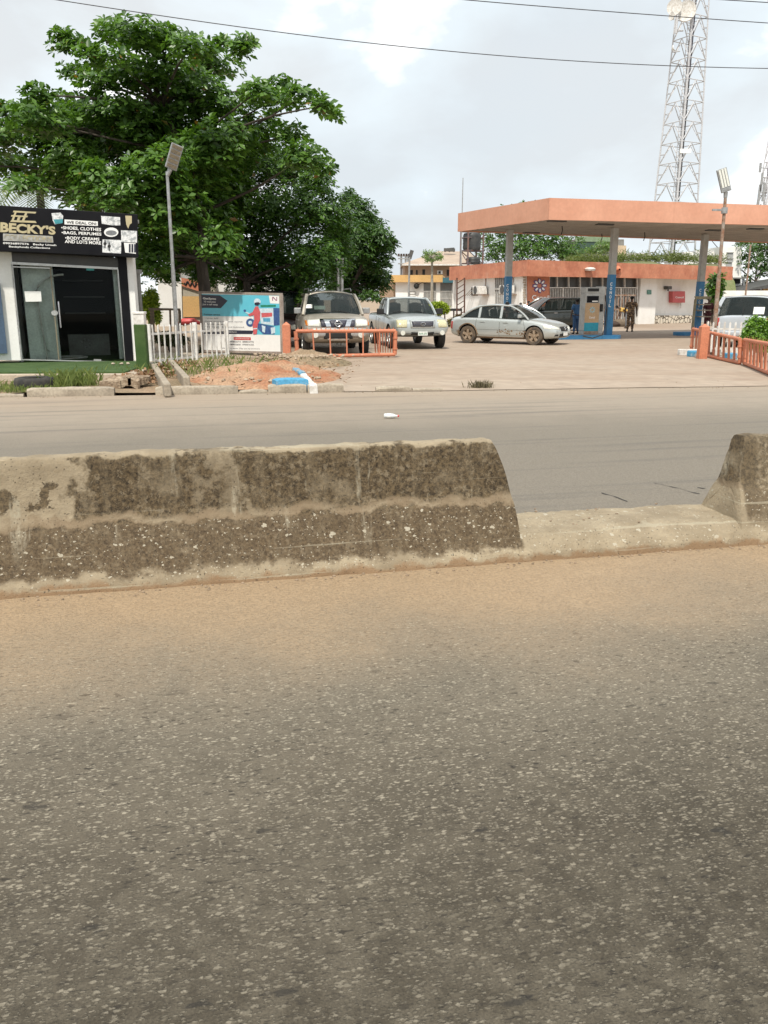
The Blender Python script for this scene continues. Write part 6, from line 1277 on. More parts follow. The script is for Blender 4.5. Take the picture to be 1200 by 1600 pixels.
# ================================================================== vehicles
def apply_mods(o):
    dg = bpy.context.evaluated_depsgraph_get(); dg.update(); me = bpy.data.meshes.new_from_object(o.evaluated_get(dg)); old = o.data; o.modifiers.clear(); o.data = me; me.name = o.name
    return me
class Car:
    """local frame: x forward, y left, z up"""
    def __init__(s, name, label, cat, loc, heading, paint, st, wheels, wr, W, belt=None, group=None, bed=None):
        s.t = local_thing(name, label, cat, loc, heading, group=group); s.paint = paint; s.W = W
        # st: x, half width, zbottom, zshoulder, ztop
        mb = MB(); n = 0
        for x, hw, zb, zs, zt in st:
            k = 1 if x != st[0][0] and x != st[-1][0] else .92
            h = [(0, zb), (hw*.80, zb), (hw*.94*k, zb+.05), (hw*.985*k, zb+.18), (hw*k, zb+(zs-zb)*.50), (hw*.99*k, zb+(zs-zb)*.82), (hw*.955*k, zs), (hw*.86*k, zs+(zt-zs)*.62), (hw*.5, zt), (0, zt+.012)]
            ring = [(y, z) for y, z in h]+[(-y, z) for y, z in h[-2:0:-1]]; n = len(ring); mb.v += [Vector((x, y, z)) for y, z in ring]
        m = len(st)
        for i in range(m-1):
            for j in range(n): mb.f.append([i*n+j, i*n+(j+1) % n, (i+1)*n+(j+1) % n, (i+1)*n+j]); mb.m.append(0)
        mb.f.append(list(range(n))); mb.f.append([(m-1)*n+j for j in range(n)][::-1]); mb.m += [0, 0]
        b = mb.build('body', [paint, M['dark']], s.t, smooth=True, angle=60)
        sb = b.modifiers.new('s', 'SUBSURF'); sb.levels = 2; sb.render_levels = 2; apply_mods(b)
        cut = []
        for wx in wheels:
            for sg in (-1, 1):
                c = MB(); c.tube((wx, sg*(W/2-.34), wr), (wx, sg*(W/2+.3), wr), wr*1.16, n=28); cut.append(c.build('c', M['dark'], None))
        if bed: c = MB(); c.box(((bed[0]+bed[1])/2, 0, bed[2]+.5), (abs(bed[1]-bed[0]), W-.26, 1.0)); cut.append(c.build('c', M['dark'], None))
        s.bvh_body = None
        for c in cut:
            bo = b.modifiers.new('b', 'BOOLEAN'); bo.object = c; bo.operation = 'DIFFERENCE'; bo.solver = 'EXACT'; bo.material_mode = 'TRANSFER'
            # cutters carry world location; express in car frame
            c.matrix_world = Matrix.Translation(Vector(loc)) @ Matrix.Rotation(heading, 4, 'Z') @ Matrix.Translation(c.location)
        bpy.context.view_layer.update()
        dg = bpy.context.evaluated_depsgraph_get(); pre = b.data.copy()
        me = apply_mods(b); me.polygons.foreach_set('use_smooth', [True]*len(me.polygons)); me.set_sharp_from_angle(angle=R(38))
        for c in cut: bpy.data.objects.remove(c)
        s.body = b; bm = bmesh.new(); bm.from_mesh(pre); s.bvh = BVHTree.FromBMesh(bm); bm.free()
        for wx in wheels:
            for sg in (-1, 1): s.wheel(wx, sg, wr)
    def hit(s, o, d):
        r = s.bvh.ray_cast(Vector(o), Vector(d)); return (r[0], r[1]) if r[0] else (None, None)
    def surf_front(s, y, z, sg=1):
        p, n = s.hit((sg*9, y, z), (-sg, 0, 0)); 
        if p is None: p, n, _, _ = s.bvh.find_nearest(Vector((sg*3, y, z)))
        return p
    def surf_side(s, x, z, sg):
        p, n = s.hit((x, sg*9, z), (0, -sg, 0))
        if p is None: p, n, _, _ = s.bvh.find_nearest(Vector((x, sg*s.W/2, z)))
        return p
    def patch(s, poly, kind, sg, m, name, off=.006, parent=None, n=8, depth=.03, **kw):
        """quad of 4 (a,z) corners conformed to the body; kind F(ront/back, a=y) or S(ide, a=x)"""
        mb = MB(); A, B, C, D = [Vector((p[0], p[1], 0)) for p in poly]; ax = Vector((sg, 0, 0)) if kind == 'F' else Vector((0, sg, 0))
        for j in range(n+1):
            for i in range(n+1):
                u, v = i/n, j/n; q = A*(1-u)*(1-v)+B*u*(1-v)+C*u*v+D*(1-u)*v; p = s.surf_front(q.x, q.y, sg) if kind == 'F' else s.surf_side(q.x, q.y, sg); e = 1-max(abs(2*u-1), abs(2*v-1))**6*.5; mb.v.append(p+ax*off*e)
        for j in range(n):
            for i in range(n): a = j*(n+1)+i; mb.f.append([a, a+1, a+n+2, a+n+1]); mb.m.append(0)
        o = mb.build(name, m, parent or s.t, smooth=True); so2 = o.modifiers.new('t', 'SOLIDIFY'); so2.thickness = depth; so2.offset = -1
        for k, v in kw.items(): o[k] = v
        return o
    def wheel(s, wx, sg, r):
        w2 = .11; c = Vector((wx, sg*(s.W/2-.13), r)); mb = MB(); ri = r*.66
        mb.lathe([(ri, -w2), (ri+.02, -w2-.005), (r*.93, -w2-.004), (r*.99, -w2*.7), (r, 0), (r*.99, w2*.7), (r*.93, w2+.004), (ri+.02, w2+.005), (ri, w2), (ri, -w2)], c, 'Y', 30); o = mb.build('wheel', s.tyrem if hasattr(s, 'tyrem') else M['rubber'], s.t, smooth=True)
        mb = MB(); f = sg*(w2-.01)
        mb.lathe([(ri, f-sg*.10), (ri, f), (ri*.93, f+sg*.006), (ri*.90, f-sg*.03), (ri*.88, f-sg*.09), (.0, f-sg*.10)], c, 'Y', 30)
        for k in range(5):
            a = 2*math.pi*k/5+.3; d = Vector((math.cos(a), 0, math.sin(a))); t_ = Vector((-d.z, 0, d.x)); p0, p1 = c+Vector((0, f-sg*.02, 0))+d*.03, c+Vector((0, f-sg*.008, 0))+d*ri*.92
            y1 = Vector((0, sg*.012, 0)); mb.hull([p0-t_*.045-y1, p0+t_*.045-y1, p1+t_*.055-y1, p1-t_*.055-y1], [p0-t_*.04+y1, p0+t_*.04+y1, p1+t_*.045+y1, p1-t_*.045+y1])
        mb.lathe([(.0, f+sg*.012), (.055, f+sg*.010), (.06, f-sg*.03)], c, 'Y', 16); mb.build('rim', getattr(s, 'rimm', M['alu']), o, smooth=True)
    def cabin(s, A0, A1, D1, D0, wb, wr, zr, zA, zD, posts, glassm=None, crown=.05, sidedark=None, pw=.06, win=True, rearwin=True, wbr=None):
        """A0 windscreen base x, A1 top x, D1 roof rear x, D0 rear glass base x; wb half width belt, wr half width roof"""
        gm = glassm or M['cglass']; wbr = wbr or wb; zt = lambda x: zr
        def belt(x): q = (A0-x)/(A0-D0); return zA+(zD-zA)*q
        def bw(x): q = (A0-x)/(A0-D0); return wb+(wbr-wb)*q
        def rz_(x): q = (A1-x)/max(.01, A1-D1); return zr+.03*math.sin(math.pi*max(0, min(1, q)))
        # roof
        nx, ny = 14, 12; mb = MB(); V = {}
        for i in range(nx+1):
            x = A1+(D1-A1)*i/nx; ed = .05*(abs(2*i/nx-1)**6)
            for j in range(ny+1): v = 2*j/ny-1; mb.v.append(Vector((x, v*(wr+.0), rz_(x)+crown*(1-v*v)**.7-ed*.3-.0)))
        for i in range(nx):
            for j in range(ny): a = i*(ny+1)+j; mb.f.append([a, a+1, a+ny+2, a+ny+1]); mb.m.append(0)
        rf_ = mb.build('roof', s.paint, s.t, smooth=True); so2 = rf_.modifiers.new('t', 'SOLIDIFY'); so2.thickness = .04; so2.offset = -1
        # pillars
        fr_ = MB()
        for sg in (-1, 1):
            def P(x, q): # point between belt and roof rail at x, q 0..1
                return Vector((x, sg*(bw(x)+(wr-bw(x))*q), belt(x)+(rz_(x)-belt(x))*q))
            Ab, At, Dt, Db = Vector((A0, sg*wb, zA-.03)), Vector((A1, sg*wr, rz_(A1))), Vector((D1, sg*wr, rz_(D1))), Vector((D0, sg*wbr, zD-.03))
            bow = lambda a, b, k: a.lerp(b, k)+Vector((.04*math.sin(math.pi*k)*(1 if a.x > 0 or True else 0), 0, .05*math.sin(math.pi*k)))
            fr_.path([bow(Ab, At, k/6) for k in range(7)], pw*.62, 6); fr_.path([bow(Db, Dt, k/6) if False else Db.lerp(Dt, k/6)+Vector((-.03*math.sin(math.pi*k/6), 0, .04*math.sin(math.pi*k/6))) for k in range(7)], pw*.8, 6)
            fr_.path([Vector((A1+(D1-A1)*k/10, sg*(wr-.005), rz_(A1+(D1-A1)*k/10)-.005)) for k in range(11)], pw*.5, 6)
            for pxx, pww in posts:
                a = Vector((pxx, sg*(bw(pxx)-.005), belt(pxx)-.02)); b = Vector((pxx-.03, sg*(wr-.005), rz_(pxx)-.01)); fr_.beam(a, b, pww, .035, up=(0, 1, 0)) if False else fr_.hull([a+Vector((pww/2, 0, 0)), a+Vector((-pww/2, 0, 0)), a+Vector((-pww/2, -sg*.04, 0)), a+Vector((pww/2, -sg*.04, 0))], [b+Vector((pww/2, 0, 0)), b+Vector((-pww/2, 0, 0)), b+Vector((-pww/2, -sg*.04, 0)), b+Vector((pww/2, -sg*.04, 0))])
        fr_.build('roof_pillars', s.paint if not sidedark else sidedark, s.t, smooth=True)
        # windscreen and rear glass, bowed
        def screen(xb, xt, zb, w0, w1, sgn, nm, inset=.05):
            g_ = grid_mesh(8, 6, lambda u, v: (xb+(xt-xb)*v+sgn*.07*(1-(2*u-1)**2), (2*u-1)*((w0-inset)+((w1-inset)-(w0-inset))*v), zb+(rz_(xt)-.0-zb)*v+.035*math.sin(math.pi*v)+crown*.6*v*(1-(2*u-1)**2))); return g_.build(nm, gm, s.t, smooth=True)
        ws = screen(A0, A1, zA, wb, wr, 1, 'windscreen'); rw = screen(D0, D1, zD, wbr, wr, -1, 'rear_window') if rearwin else None
        # side glass
        xs_ = [A0]+[p[0] for p in posts]+[D0]
        if win:
            for sg in (-1, 1):
                for i in range(len(xs_)-1):
                    xa, xb = xs_[i]-(0.06 if i == 0 else posts[i-1][1]/2), xs_[i+1]+(.06 if i == len(xs_)-2 else posts[i][1]/2)
                    def sp(u, v):
                        x = xa+(xb-xa)*u
                        x_top = min(max(x, D1+.06), A1-.06) if True else x
                        x2 = x+(x_top-x)*v; bt_ = belt(x); return (x2, sg*(bw(x)-.02+(wr-.01-bw(x))*v), bt_+(rz_(x2)-bt_)*v*.985)
                    o = grid_mesh(10, 4, sp).build('side_window', gm, s.t, smooth=True)
        # interior: dark tub top and seats
        mb = MB(); mb.hull([(A0-.1, -wb+.08, zA-.02), (A0-.1, wb-.08, zA-.02), (D0+.1, wbr-.08, zD-.01), (D0+.1, -wbr+.08, zD-.01)], [(A0-.1, -wb+.08, zA+.012), (A0-.1, wb-.08, zA+.012), (D0+.1, wbr-.08, zD+.022), (D0+.1, -wbr+.08, zD+.022)]); mb.build('dashboard_and_tub', M['dark'], s.t)
        for sx in ([A1-.35] if len(posts) < 2 else [A1-.35, (A1+D1)/2-.45]):
            for sg in (-1, 1):
                if sx < D0+.2: continue
                mb = MB(); mb.box((sx-.08, sg*wb*.45, (zA+zr)/2-.08), (.12, .46, (zr-zA)*.75), ry=-.15); mb.box((sx-.14, sg*wb*.45, zr-.20), (.09, .24, .16)); mb.build('seat', M['seat'], s.t, bevel=.04)
        mb = MB(); c = Vector((A0-.45, wb*.45, zA+.10)); mb.path([c+Vector((.08*math.sin(a), .18*math.cos(a), .17*math.sin(a))) for a in [k*math.pi/10 for k in range(21)]], .014, 6); mb.build('steering_wheel', M['dark'], s.t)
        return ws
    def seam(s, pts, sg, r=.006, name='door_seam'):
        mb = MB(); out_ = []
        for a, b in zip(pts[:-1], pts[1:]):
            for k in range(6): q = k/6; out_.append(s.surf_side(a[0]+(b[0]-a[0])*q, a[1]+(b[1]-a[1])*q, sg))
        out_.append(s.surf_side(*pts[-1], sg)); mb.path(out_, r, 5); return mb.build(name, M['dark'], s.t)
    def handle(s, x, z, sg, m=None):
        p = s.surf_side(x, z, sg); mb = MB(); mb.box(p+Vector((0, sg*.012, 0)), (.20, .03, .035)); return mb.build('door_handle', m or s.paint, s.t, bevel=.01)
    def mirror(s, x, y, z, m, w_=.24, h=.16):
        for sg in (-1, 1): mb = MB(); mb.box((x, sg*(y+w_/2+.04), z+h/2), (.12, w_, h)); mb.hull([(x-.04, sg*(y-.05), z-.02), (x+.04, sg*(y-.05), z-.02), (x+.04, sg*(y+.1), z+.03), (x-.04, sg*(y+.1), z+.03)], [(x-.04, sg*(y-.05), z+.03), (x+.04, sg*(y-.05), z+.03), (x+.04, sg*(y+.1), z+.08), (x-.04, sg*(y+.1), z+.08)]); mb.build('wing_mirror', m, s.t, bevel=.03)
    def disc(s, y, z, r, m, name, off=.01, parent=None, sg=1, sq=1.0, ring=None):
        p = s.surf_front(y, z, sg)+Vector((sg*off, 0, 0)); mb = MB(); mb.lathe([(r*(ring or 0), 0), (r, 0), (r, -sg*.02), (r*(ring or 0), -sg*.02)], p, 'X', 20) if not ring else mb.lathe([(r*ring, 0), (r*(1+ring)/2, sg*.008), (r, 0), (r, -sg*.02), (r*ring, -sg*.02), (r*ring, 0)], p, 'X', 24)
        if sq != 1:
            for v in mb.v: v.z = p.z+(v.z-p.z)*sq
        return mb.build(name, m, parent or s.t, smooth=True)
def hd(dx, dy): return math.atan2(dy, dx)

# ---- dusty suv behind the low gate
fr0 = at(543, 560, z=0); H1 = R(-90+9)
F1 = Vector((at(529, 555, Y=23.9).x, 23.9, 0)); D1v = Vector((math.cos(H1), math.sin(H1), 0)); L1 = 5.2; ctr = F1-D1v*(L1/2)
Car.rimm = M['alu']; Car.tyrem = M['rubber']
suv = Car('parked_suv', 'big dusty bronze suv parked nose out behind the low orange gate', 'car', (ctr.x, ctr.y, 0), H1, M['bronze'],
    [(-2.58, .90, .55, 1.05, 1.12), (-2.55, .94, .45, 1.08, 1.15), (-2.2, .99, .35, 1.10, 1.16), (-1.2, 1.0, .32, 1.12, 1.18), (.6, 1.0, .32, 1.12, 1.18), (1.1, 1.0, .32, 1.10, 1.20), (1.6, 1.0, .33, 1.05, 1.17), (2.2, .98, .36, 1.02, 1.13), (2.45, .95, .40, .98, 1.08), (2.56, .92, .45, .90, 1.0), (2.6, .88, .52, .82, .92)],
    (-1.55, 1.58), .39, 2.0)
suv.cabin(1.12, .42, -2.15, -2.5, .90, .74, 1.73, 1.17, 1.17, [(-.15, .10), (-1.2, .11)], crown=.13, pw=.09)
suv.patch([(-.86, .86), (-.52, .84), (-.52, 1.06), (-.88, 1.04)], 'F', 1, M['lamp'], 'headlight', .015); suv.patch([(.52, .84), (.86, .86), (.88, 1.04), (.52, 1.06)], 'F', 1, M['lamp'], 'headlight', .015)
for sg in (-1, 1): suv.patch([(sg*.93, .88), (sg*.865, .87), (sg*.88, 1.03), (sg*.93, 1.02)], 'F', 1, M['amber'], 'indicator', .012)
gb_ = suv.patch([(-.50, .80), (.50, .80), (.52, 1.07), (-.52, 1.07)], 'F', 1, M['chrome'], 'grille', .02)
grm = mat('grille_mesh', (.012, .012, .02), (.06, .06, .09), 60, .5)
suv.patch([(-.20, .82), (.20, .82), (.27, 1.03), (-.27, 1.03)], 'F', 1, grm, 'grille_opening', .035, gb_); suv.patch([(-.48, .84), (-.33, .84), (-.40, 1.03), (-.50, 1.03)], 'F', 1, grm, 'grille_opening', .035, gb_); suv.patch([(.33, .84), (.48, .84), (.50, 1.03), (.40, 1.03)], 'F', 1, grm, 'grille_opening', .035, gb_)
suv.disc(0, .93, .095, M['chrome'], 'badge', .06, gb_, ring=.75); e = suv.surf_front(0, .93)+Vector((.062, 0, 0)); mb = MB(); mb.box(e, (.015, .24, .035)); mb.build('badge_bar', M['chrome'], gb_)
suv.patch([(-.9, .56), (.9, .56), (.9, .80), (-.9, .80)], 'F', 1, M['chrome'] if False else mat('bumper_silver', (.48, .48, .47), (.36, .35, .33), 3, .4, metal=.5), 'bumper', .03)
suv.patch([(-.42, .50), (.42, .50), (.40, .70), (-.40, .70)], 'F', 1, M['dark'], 'air_intake', .045); suv.patch([(-.30, .44), (.30, .44), (.33, .52), (-.33, .52)], 'F', 1, M['chrome'], 'skid_plate', .05)
for y in (-.66, .66): suv.disc(y, .62, .085, M['lamp'], 'fog_light', .05)
suv.mirror(.85, .90, 1.18, M['steel'], .22, .18); 
pp = MB(); pp.box((.87, -.38, 1.36), (.01, .34, .16), ry=-.85); pp.build('windscreen_permit', mat('permit_green', (.45, .58, .5), None, 8, .6), suv.t)
pp = MB(); pp.box((.90, -.72, 1.40), (.01, .26, .16), ry=-.85); pp.build('windscreen_paper', M['paper'], suv.t)
for sg in (-1, 1): mb = MB(); mb.path([(.2, sg*.66, 1.86), (0, sg*.66, 1.93), (-1.8, sg*.66, 1.93), (-2.0, sg*.66, 1.86)], .022, 6); mb.build('roof_rail', M['steel'], suv.t, smooth=True); suv.seam([(.72, .45), (.85, .8), (.80, 1.13)], sg); suv.seam([(-.15, .45), (-.15, 1.13)], sg); suv.handle(.05, .98, sg, M['chrome']); suv.handle(-1.0, .98, sg, M['chrome'])
def wiper(c, x, y0, y1, z, rise): mb = MB(); mb.path([(x, y0, z), (x-.05, (y0+y1)/2, z+rise), (x-.06, y1, z+rise*.7)], .010, 5); mb.build('wiper', M['dark'], c.t)
wiper(suv, 1.17, -.1, -.7, 1.21, .06); wiper(suv, 1.17, .5, -.05, 1.21, .06)

# ---- silver pickup
F2 = Vector((at(661, 548, z=0).x, at(661, 547, z=0).y, 0)); H2 = R(-90+11); D2v = Vector((math.cos(H2), math.sin(H2), 0)); L2 = 5.25; ctr = F2-D2v*(L2/2)
pk = Car('pickup_truck', 'silver extended cab pickup truck parked to the right of the dusty suv', 'pickup', (ctr.x, ctr.y, 0), H2, M['silver2'],
    [(-2.62, .84, .55, 1.08, 1.12), (-2.58, .90, .48, 1.10, 1.14), (-2.0, .94, .42, 1.10, 1.15), (-.6, .94, .38, 1.10, 1.15), (.6, .94, .36, 1.06, 1.13), (1.0, .95, .36, 1.03, 1.14), (1.6, .96, .38, 1.0, 1.11), (2.2, .94, .42, .96, 1.06), (2.48, .90, .46, .90, 1.0), (2.58, .86, .50, .82, .90), (2.63, .78, .56, .74, .80)],
    (-1.62, 1.62), .385, 1.92, bed=(-2.48, -.75, .62))
pk.cabin(.98, .30, -.45, -.62, .85, .68, 1.62, 1.12, 1.12, [(-.22, .12)], crown=.05, pw=.07)
plm = mat('pickup_lamp', (.60, .56, .36), (.42, .40, .27), 26, .15, fine=.25, fscale=50)
for sg in (-1, 1): pk.patch([(sg*.86, .72), (sg*.53, .72), (sg*.50, .97), (sg*.84, .97)] if sg < 0 else [(.53, .72), (.86, .72), (.84, .97), (.50, .97)], 'F', 1, plm, 'headlight', .015); pk.disc(sg*.66, .55, .075, M['lamp'], 'fog_light', .035)
gs = pk.patch([(-.40, .70), (.40, .70), (.44, .96), (-.44, .96)], 'F', 1, M['silver'], 'grille_surround', .02); pk.patch([(-.34, .74), (.34, .74), (.37, .92), (-.37, .92)], 'F', 1, grm, 'grille', .035, gs)
for z in (.79, .86): pk.patch([(-.33, z-.012), (.33, z-.012), (.34, z+.012), (-.34, z+.012)], 'F', 1, M['plastic'], 'grille_bar', .042, gs)
pk.disc(0, .83, .085, M['chrome'], 'badge', .055, gs, ring=.78, sq=.7); pk.disc(0, .845, .045, M['chrome'], 'badge_ring', .057, gs, ring=.6, sq=.8)
pk.patch([(-.38, .48), (-.13, .48), (-.13, .56), (-.38, .58)], 'F', 1, M['dark'], 'air_intake', .02); pk.patch([(.13, .48), (.38, .48), (.38, .58), (.13, .56)], 'F', 1, M['dark'], 'air_intake', .02)
e = pk.surf_front(0, .53)+Vector((.04, 0, 0)); mb = MB(); mb.box(e, (.015, .32, .13)); npl = mb.build('number_plate', M['plate'], pk.t); ltext('lettering', 'LAGOS', npl, e+Vector((.0085, 0, .045)), (0, 1, 0), (0, 0, 1), .10, .02, M['navy']) if False else ltext('plate_characters', 'AAA 676', npl, e+Vector((.0085, 0, -.005)), (0, 1, 0), (0, 0, 1), .26, .065, mat('plate_green', (.02, .2, .08), None, 3, .5))
pk.patch([(-.55, .36), (.55, .36), (.60, .44), (-.60, .44)], 'F', 1, M['plastic'], 'bumper_valance', .01); pk.mirror(.72, .88, 1.10, M['dark'], .24, .2)
wiper(pk, 1.02, -.1, -.65, 1.16, .05); wiper(pk, 1.02, .5, -.05, 1.16, .05)
for sg in (-1, 1): pk.seam([(.80, .45), (.85, .8), (.75, 1.08)], sg); pk.seam([(-.25, .45), (-.25, 1.08)], sg); pk.seam([(-.68, .45), (-.68, 1.12)], sg, .009, 'cab_gap'); pk.handle(-.05, .95, sg)

# ---- silver sedan, side on, mud on the rims
pr_, pf_ = at(735, 536, z=0), at(833, 541.5, z=0); A_ = Vector((at(735, 536, Y=31.3).x, 31.3, 0)); B_ = Vector((at(833, 541, Y=29.9).x, 29.9, 0)); dd = (B_-A_).normalized(); H3 = hd(dd.x, dd.y); mc = (A_+B_)/2+Vector((-math.sin(H3), math.cos(H3), 0))*.72
mudrim = mat('muddy_rim', (.34, .27, .20), (.22, .15, .09), 9, .7, metal=.2); Car.rimm = mudrim; Car.tyrem = mat('dusty_tyre', (.06, .05, .04), (.14, .10, .065), 5, .9)
sed = Car('silver_sedan', 'silver sedan with mud spattered wheels and sills driving across the forecourt', 'car', (mc.x, mc.y, 0), H3, M['silver'],
    [(-2.16, .72, .42, .78, .90), (-2.11, .80, .32, .84, .96), (-1.88, .87, .24, .90, 1.0), (-1.3, .89, .20, .92, .99), (-.4, .89, .19, .90, .96), (.5, .89, .19, .87, .94), (.95, .89, .19, .85, .95), (1.45, .88, .20, .80, .90), (1.80, .86, .22, .73, .82), (2.0, .81, .24, .65, .74), (2.11, .72, .28, .55, .63), (2.15, .60, .32, .48, .54)],
    (-1.33, 1.33), .33, 1.78)
sed.cabin(1.08, .25, -.92, -1.66, .80, .60, 1.375, .93, .98, [(-.02, .09), (-.90, .09)], crown=.045, pw=.055)
for sg in (-1, 1):
    sed.patch([(sg*.80, .60), (sg*.42, .54), (sg*.44, .63), (sg*.78, .72)] if sg < 0 else [(.42, .54), (.80, .60), (.78, .72), (.44, .63)], 'F', 1, M['lamp'], 'headlight', .012)
    sed.patch([(1.68, .60), (1.97, .57), (1.95, .67), (1.64, .73)], 'S', sg, M['lamp'], 'headlight_corner', .008)
    sed.seam([(.95, .28), (.98, .6), (.90, .86)], sg); sed.seam([(-.03, .28), (-.02, .88)], sg); sed.seam([(-.85, .30), (-1.0, .55), (-.98, .90)], sg); sed.seam([(.93, .33), (-.85, .33)], sg, .004, 'sill_line'); sed.seam([(1.0, .52), (-.98, .53)], sg, .004, 'door_crease')
    sed.handle(.22, .79, sg); sed.handle(-.72, .81, sg)
    sed.patch([(-.96, .215), (.98, .215), (.98, .27), (-.96, .28)], 'S', sg, M['mud'], 'muddy_sill', .004, depth=.006)
    sed.patch([(-2.0, .52), (-2.11, .56), (-2.11, .80), (-1.98, .82)], 'S', sg, mat('tail_lamp', (.35, .05, .04), None, 8, .2), 'tail_light', .008)
spm = MB(); rr = random.Random(8)
for _ in range(32):
    x, z = rr.uniform(-.1, .95), .45+rr.gauss(0, .045)
    p = sed.surf_side(x, z, -1); q = rr.uniform(.012, .045); m_n = [p+Vector((q*math.cos(a)*rr.uniform(.5, 1.2), -.003, q*.7*math.sin(a))) for a in [k*math.pi/3 for k in range(6)]]; spm.hull([v+Vector((0, .006, 0)) for v in m_n], m_n)
for _ in range(60):
    x = rr.choice([-1.33, 1.33])+rr.uniform(-.52, -.30); z = rr.uniform(.26, .5); p = sed.surf_side(x, z, -1); q = rr.uniform(.012, .03); m_n = [p+Vector((q*math.cos(a), -.003, q*.7*math.sin(a))) for a in [k*math.pi/3 for k in range(6)]]; spm.hull([v+Vector((0, .006, 0)) for v in m_n], m_n)
spm.build('mud_splashes', M['mud'], sed.t)
for wx in (-1.33,):
    for sg in (-1,): mb = MB(); mb.path([sed.surf_side(wx+.41*math.cos(a), .33+.41*math.sin(a), sg)+Vector((0, sg*.002, 0)) for a in [math.pi*k/16 for k in range(17)]], .025, 6); mb.build('muddy_arch', M['mud'], sed.t)
gg = sed.patch([(-.30, .50), (.30, .50), (.36, .66), (-.36, .66)], 'F', 1, M['dark'], 'grille', .02); sed.disc(0, .60, .065, M['chrome'], 'badge', .05, gg, ring=.7)
sed.patch([(-.45, .30), (.45, .30), (.42, .42), (-.42, .42)], 'F', 1, M['dark'], 'air_intake', .01)
for sg in (-1, 1): sed.patch([(sg*.72, .33), (sg*.52, .33), (sg*.54, .40), (sg*.70, .40)], 'F', 1, M['dark'], 'fog_light', .01)
e = sed.surf_front(0, .40)+Vector((.05, 0, 0)); mb = MB(); mb.box(e, (.02, .36, .12)); npl = mb.build('number_plate', M['paper'], sed.t)
sed.mirror(.80, .80, .96, M['silver'], .18, .12); wiper(sed, 1.05, -.1, -.6, .97, .05)

# ---- dark suv at the pump
P4 = Vector((at(866, 500, Y=43.5).x-.1, 44.0, 0)); H4 = R(180+14); Car.rimm = M['alu']; Car.tyrem = M['rubber']
ds = Car('dark_suv', 'dark grey green suv standing at the fuel pump behind the silver sedan', 'car', (P4.x, P4.y, 0), H4, M['dgreen'],
    [(-2.38, .78, .50, .98, 1.10), (-2.34, .86, .42, 1.02, 1.14), (-2.0, .92, .34, 1.06, 1.15), (-1.2, .94, .28, 1.06, 1.14), (.5, .94, .28, 1.02, 1.10), (1.0, .94, .28, 1.0, 1.10), (1.6, .93, .30, .92, 1.03), (2.1, .88, .34, .82, .92), (2.32, .80, .38, .70, .80), (2.40, .68, .44, .62, .68)], (-1.38, 1.40), .37, 1.88)
ds.cabin(1.18, .40, -1.75, -2.2, .86, .68, 1.64, 1.08, 1.12, [(-.05, .10), (-1.05, .11)], crown=.05, pw=.07)
for sg in (-1, 1): ds.seam([(1.05, .4), (1.0, 1.0)], sg); ds.seam([(-.05, .4), (-.05, 1.04)], sg); ds.seam([(-.95, .5), (-1.05, 1.04)], sg); ds.handle(.15, .93, sg, M['chrome']); ds.handle(-.85, .95, sg, M['chrome']); ds.patch([(-2.1, .85), (-2.3, .85), (-2.3, 1.05), (-2.1, 1.06)], 'S', sg, mat('tail_lamp_b', (.3, .03, .03), None, 8, .2), 'tail_light', .008); ds.patch([(1.75, .66), (2.15, .60), (2.12, .74), (1.75, .84)], 'S', sg, M['lamp'], 'headlight', .008)
ds.mirror(.92, .86, 1.08, M['dgreen'], .2, .16)

# ---- pale minivan behind the right picket fence, seen from behind
vx0 = at(1156, 520, Y=28.3); H5 = R(56)
mv = Car('minivan', 'pale silver minivan seen from behind over the right picket fence', 'van', (vx0.x+2.35*math.cos(H5)+.05, 28.3+2.35*math.sin(H5), 0), H5, M['vanp'],
    [(-2.42, .82, .40, .95, 1.06), (-2.38, .90, .34, 1.0, 1.10), (-2.0, .95, .28, 1.02, 1.10), (-1.0, .96, .24, 1.02, 1.08), (.6, .96, .24, 1.0, 1.06), (1.4, .95, .26, .95, 1.03), (2.0, .90, .30, .80, .90), (2.35, .80, .36, .66, .76)], (-1.45, 1.45), .34, 1.92)
mv.cabin(1.45, .70, -2.05, -2.33, .90, .74, 1.66, 1.04, 1.06, [(.2, .09), (-.9, .10)], crown=.06, pw=.09)
for sg in (-1, 1): mv.patch([(sg*.90, .72), (sg*.74, .72), (sg*.74, 1.0), (sg*.88, 1.0)], 'F', -1, mat('tail_lamp_c', (.4, .06, .05), None, 8, .2), 'tail_light', .012)
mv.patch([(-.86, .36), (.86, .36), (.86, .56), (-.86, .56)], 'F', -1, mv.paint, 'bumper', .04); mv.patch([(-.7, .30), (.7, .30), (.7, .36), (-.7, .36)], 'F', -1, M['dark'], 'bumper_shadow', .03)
mb = MB(); mb.box((-2.36, -.48, 1.24), (.01, .34, .24), ry=.3); mb.build('window_notice', M['paper'], mv.t); mb = MB(); mb.path([(-2.42, 0, 1.10), (-2.36, .02, 1.34)], .012, 5); mb.build('wiper', M['dark'], mv.t)

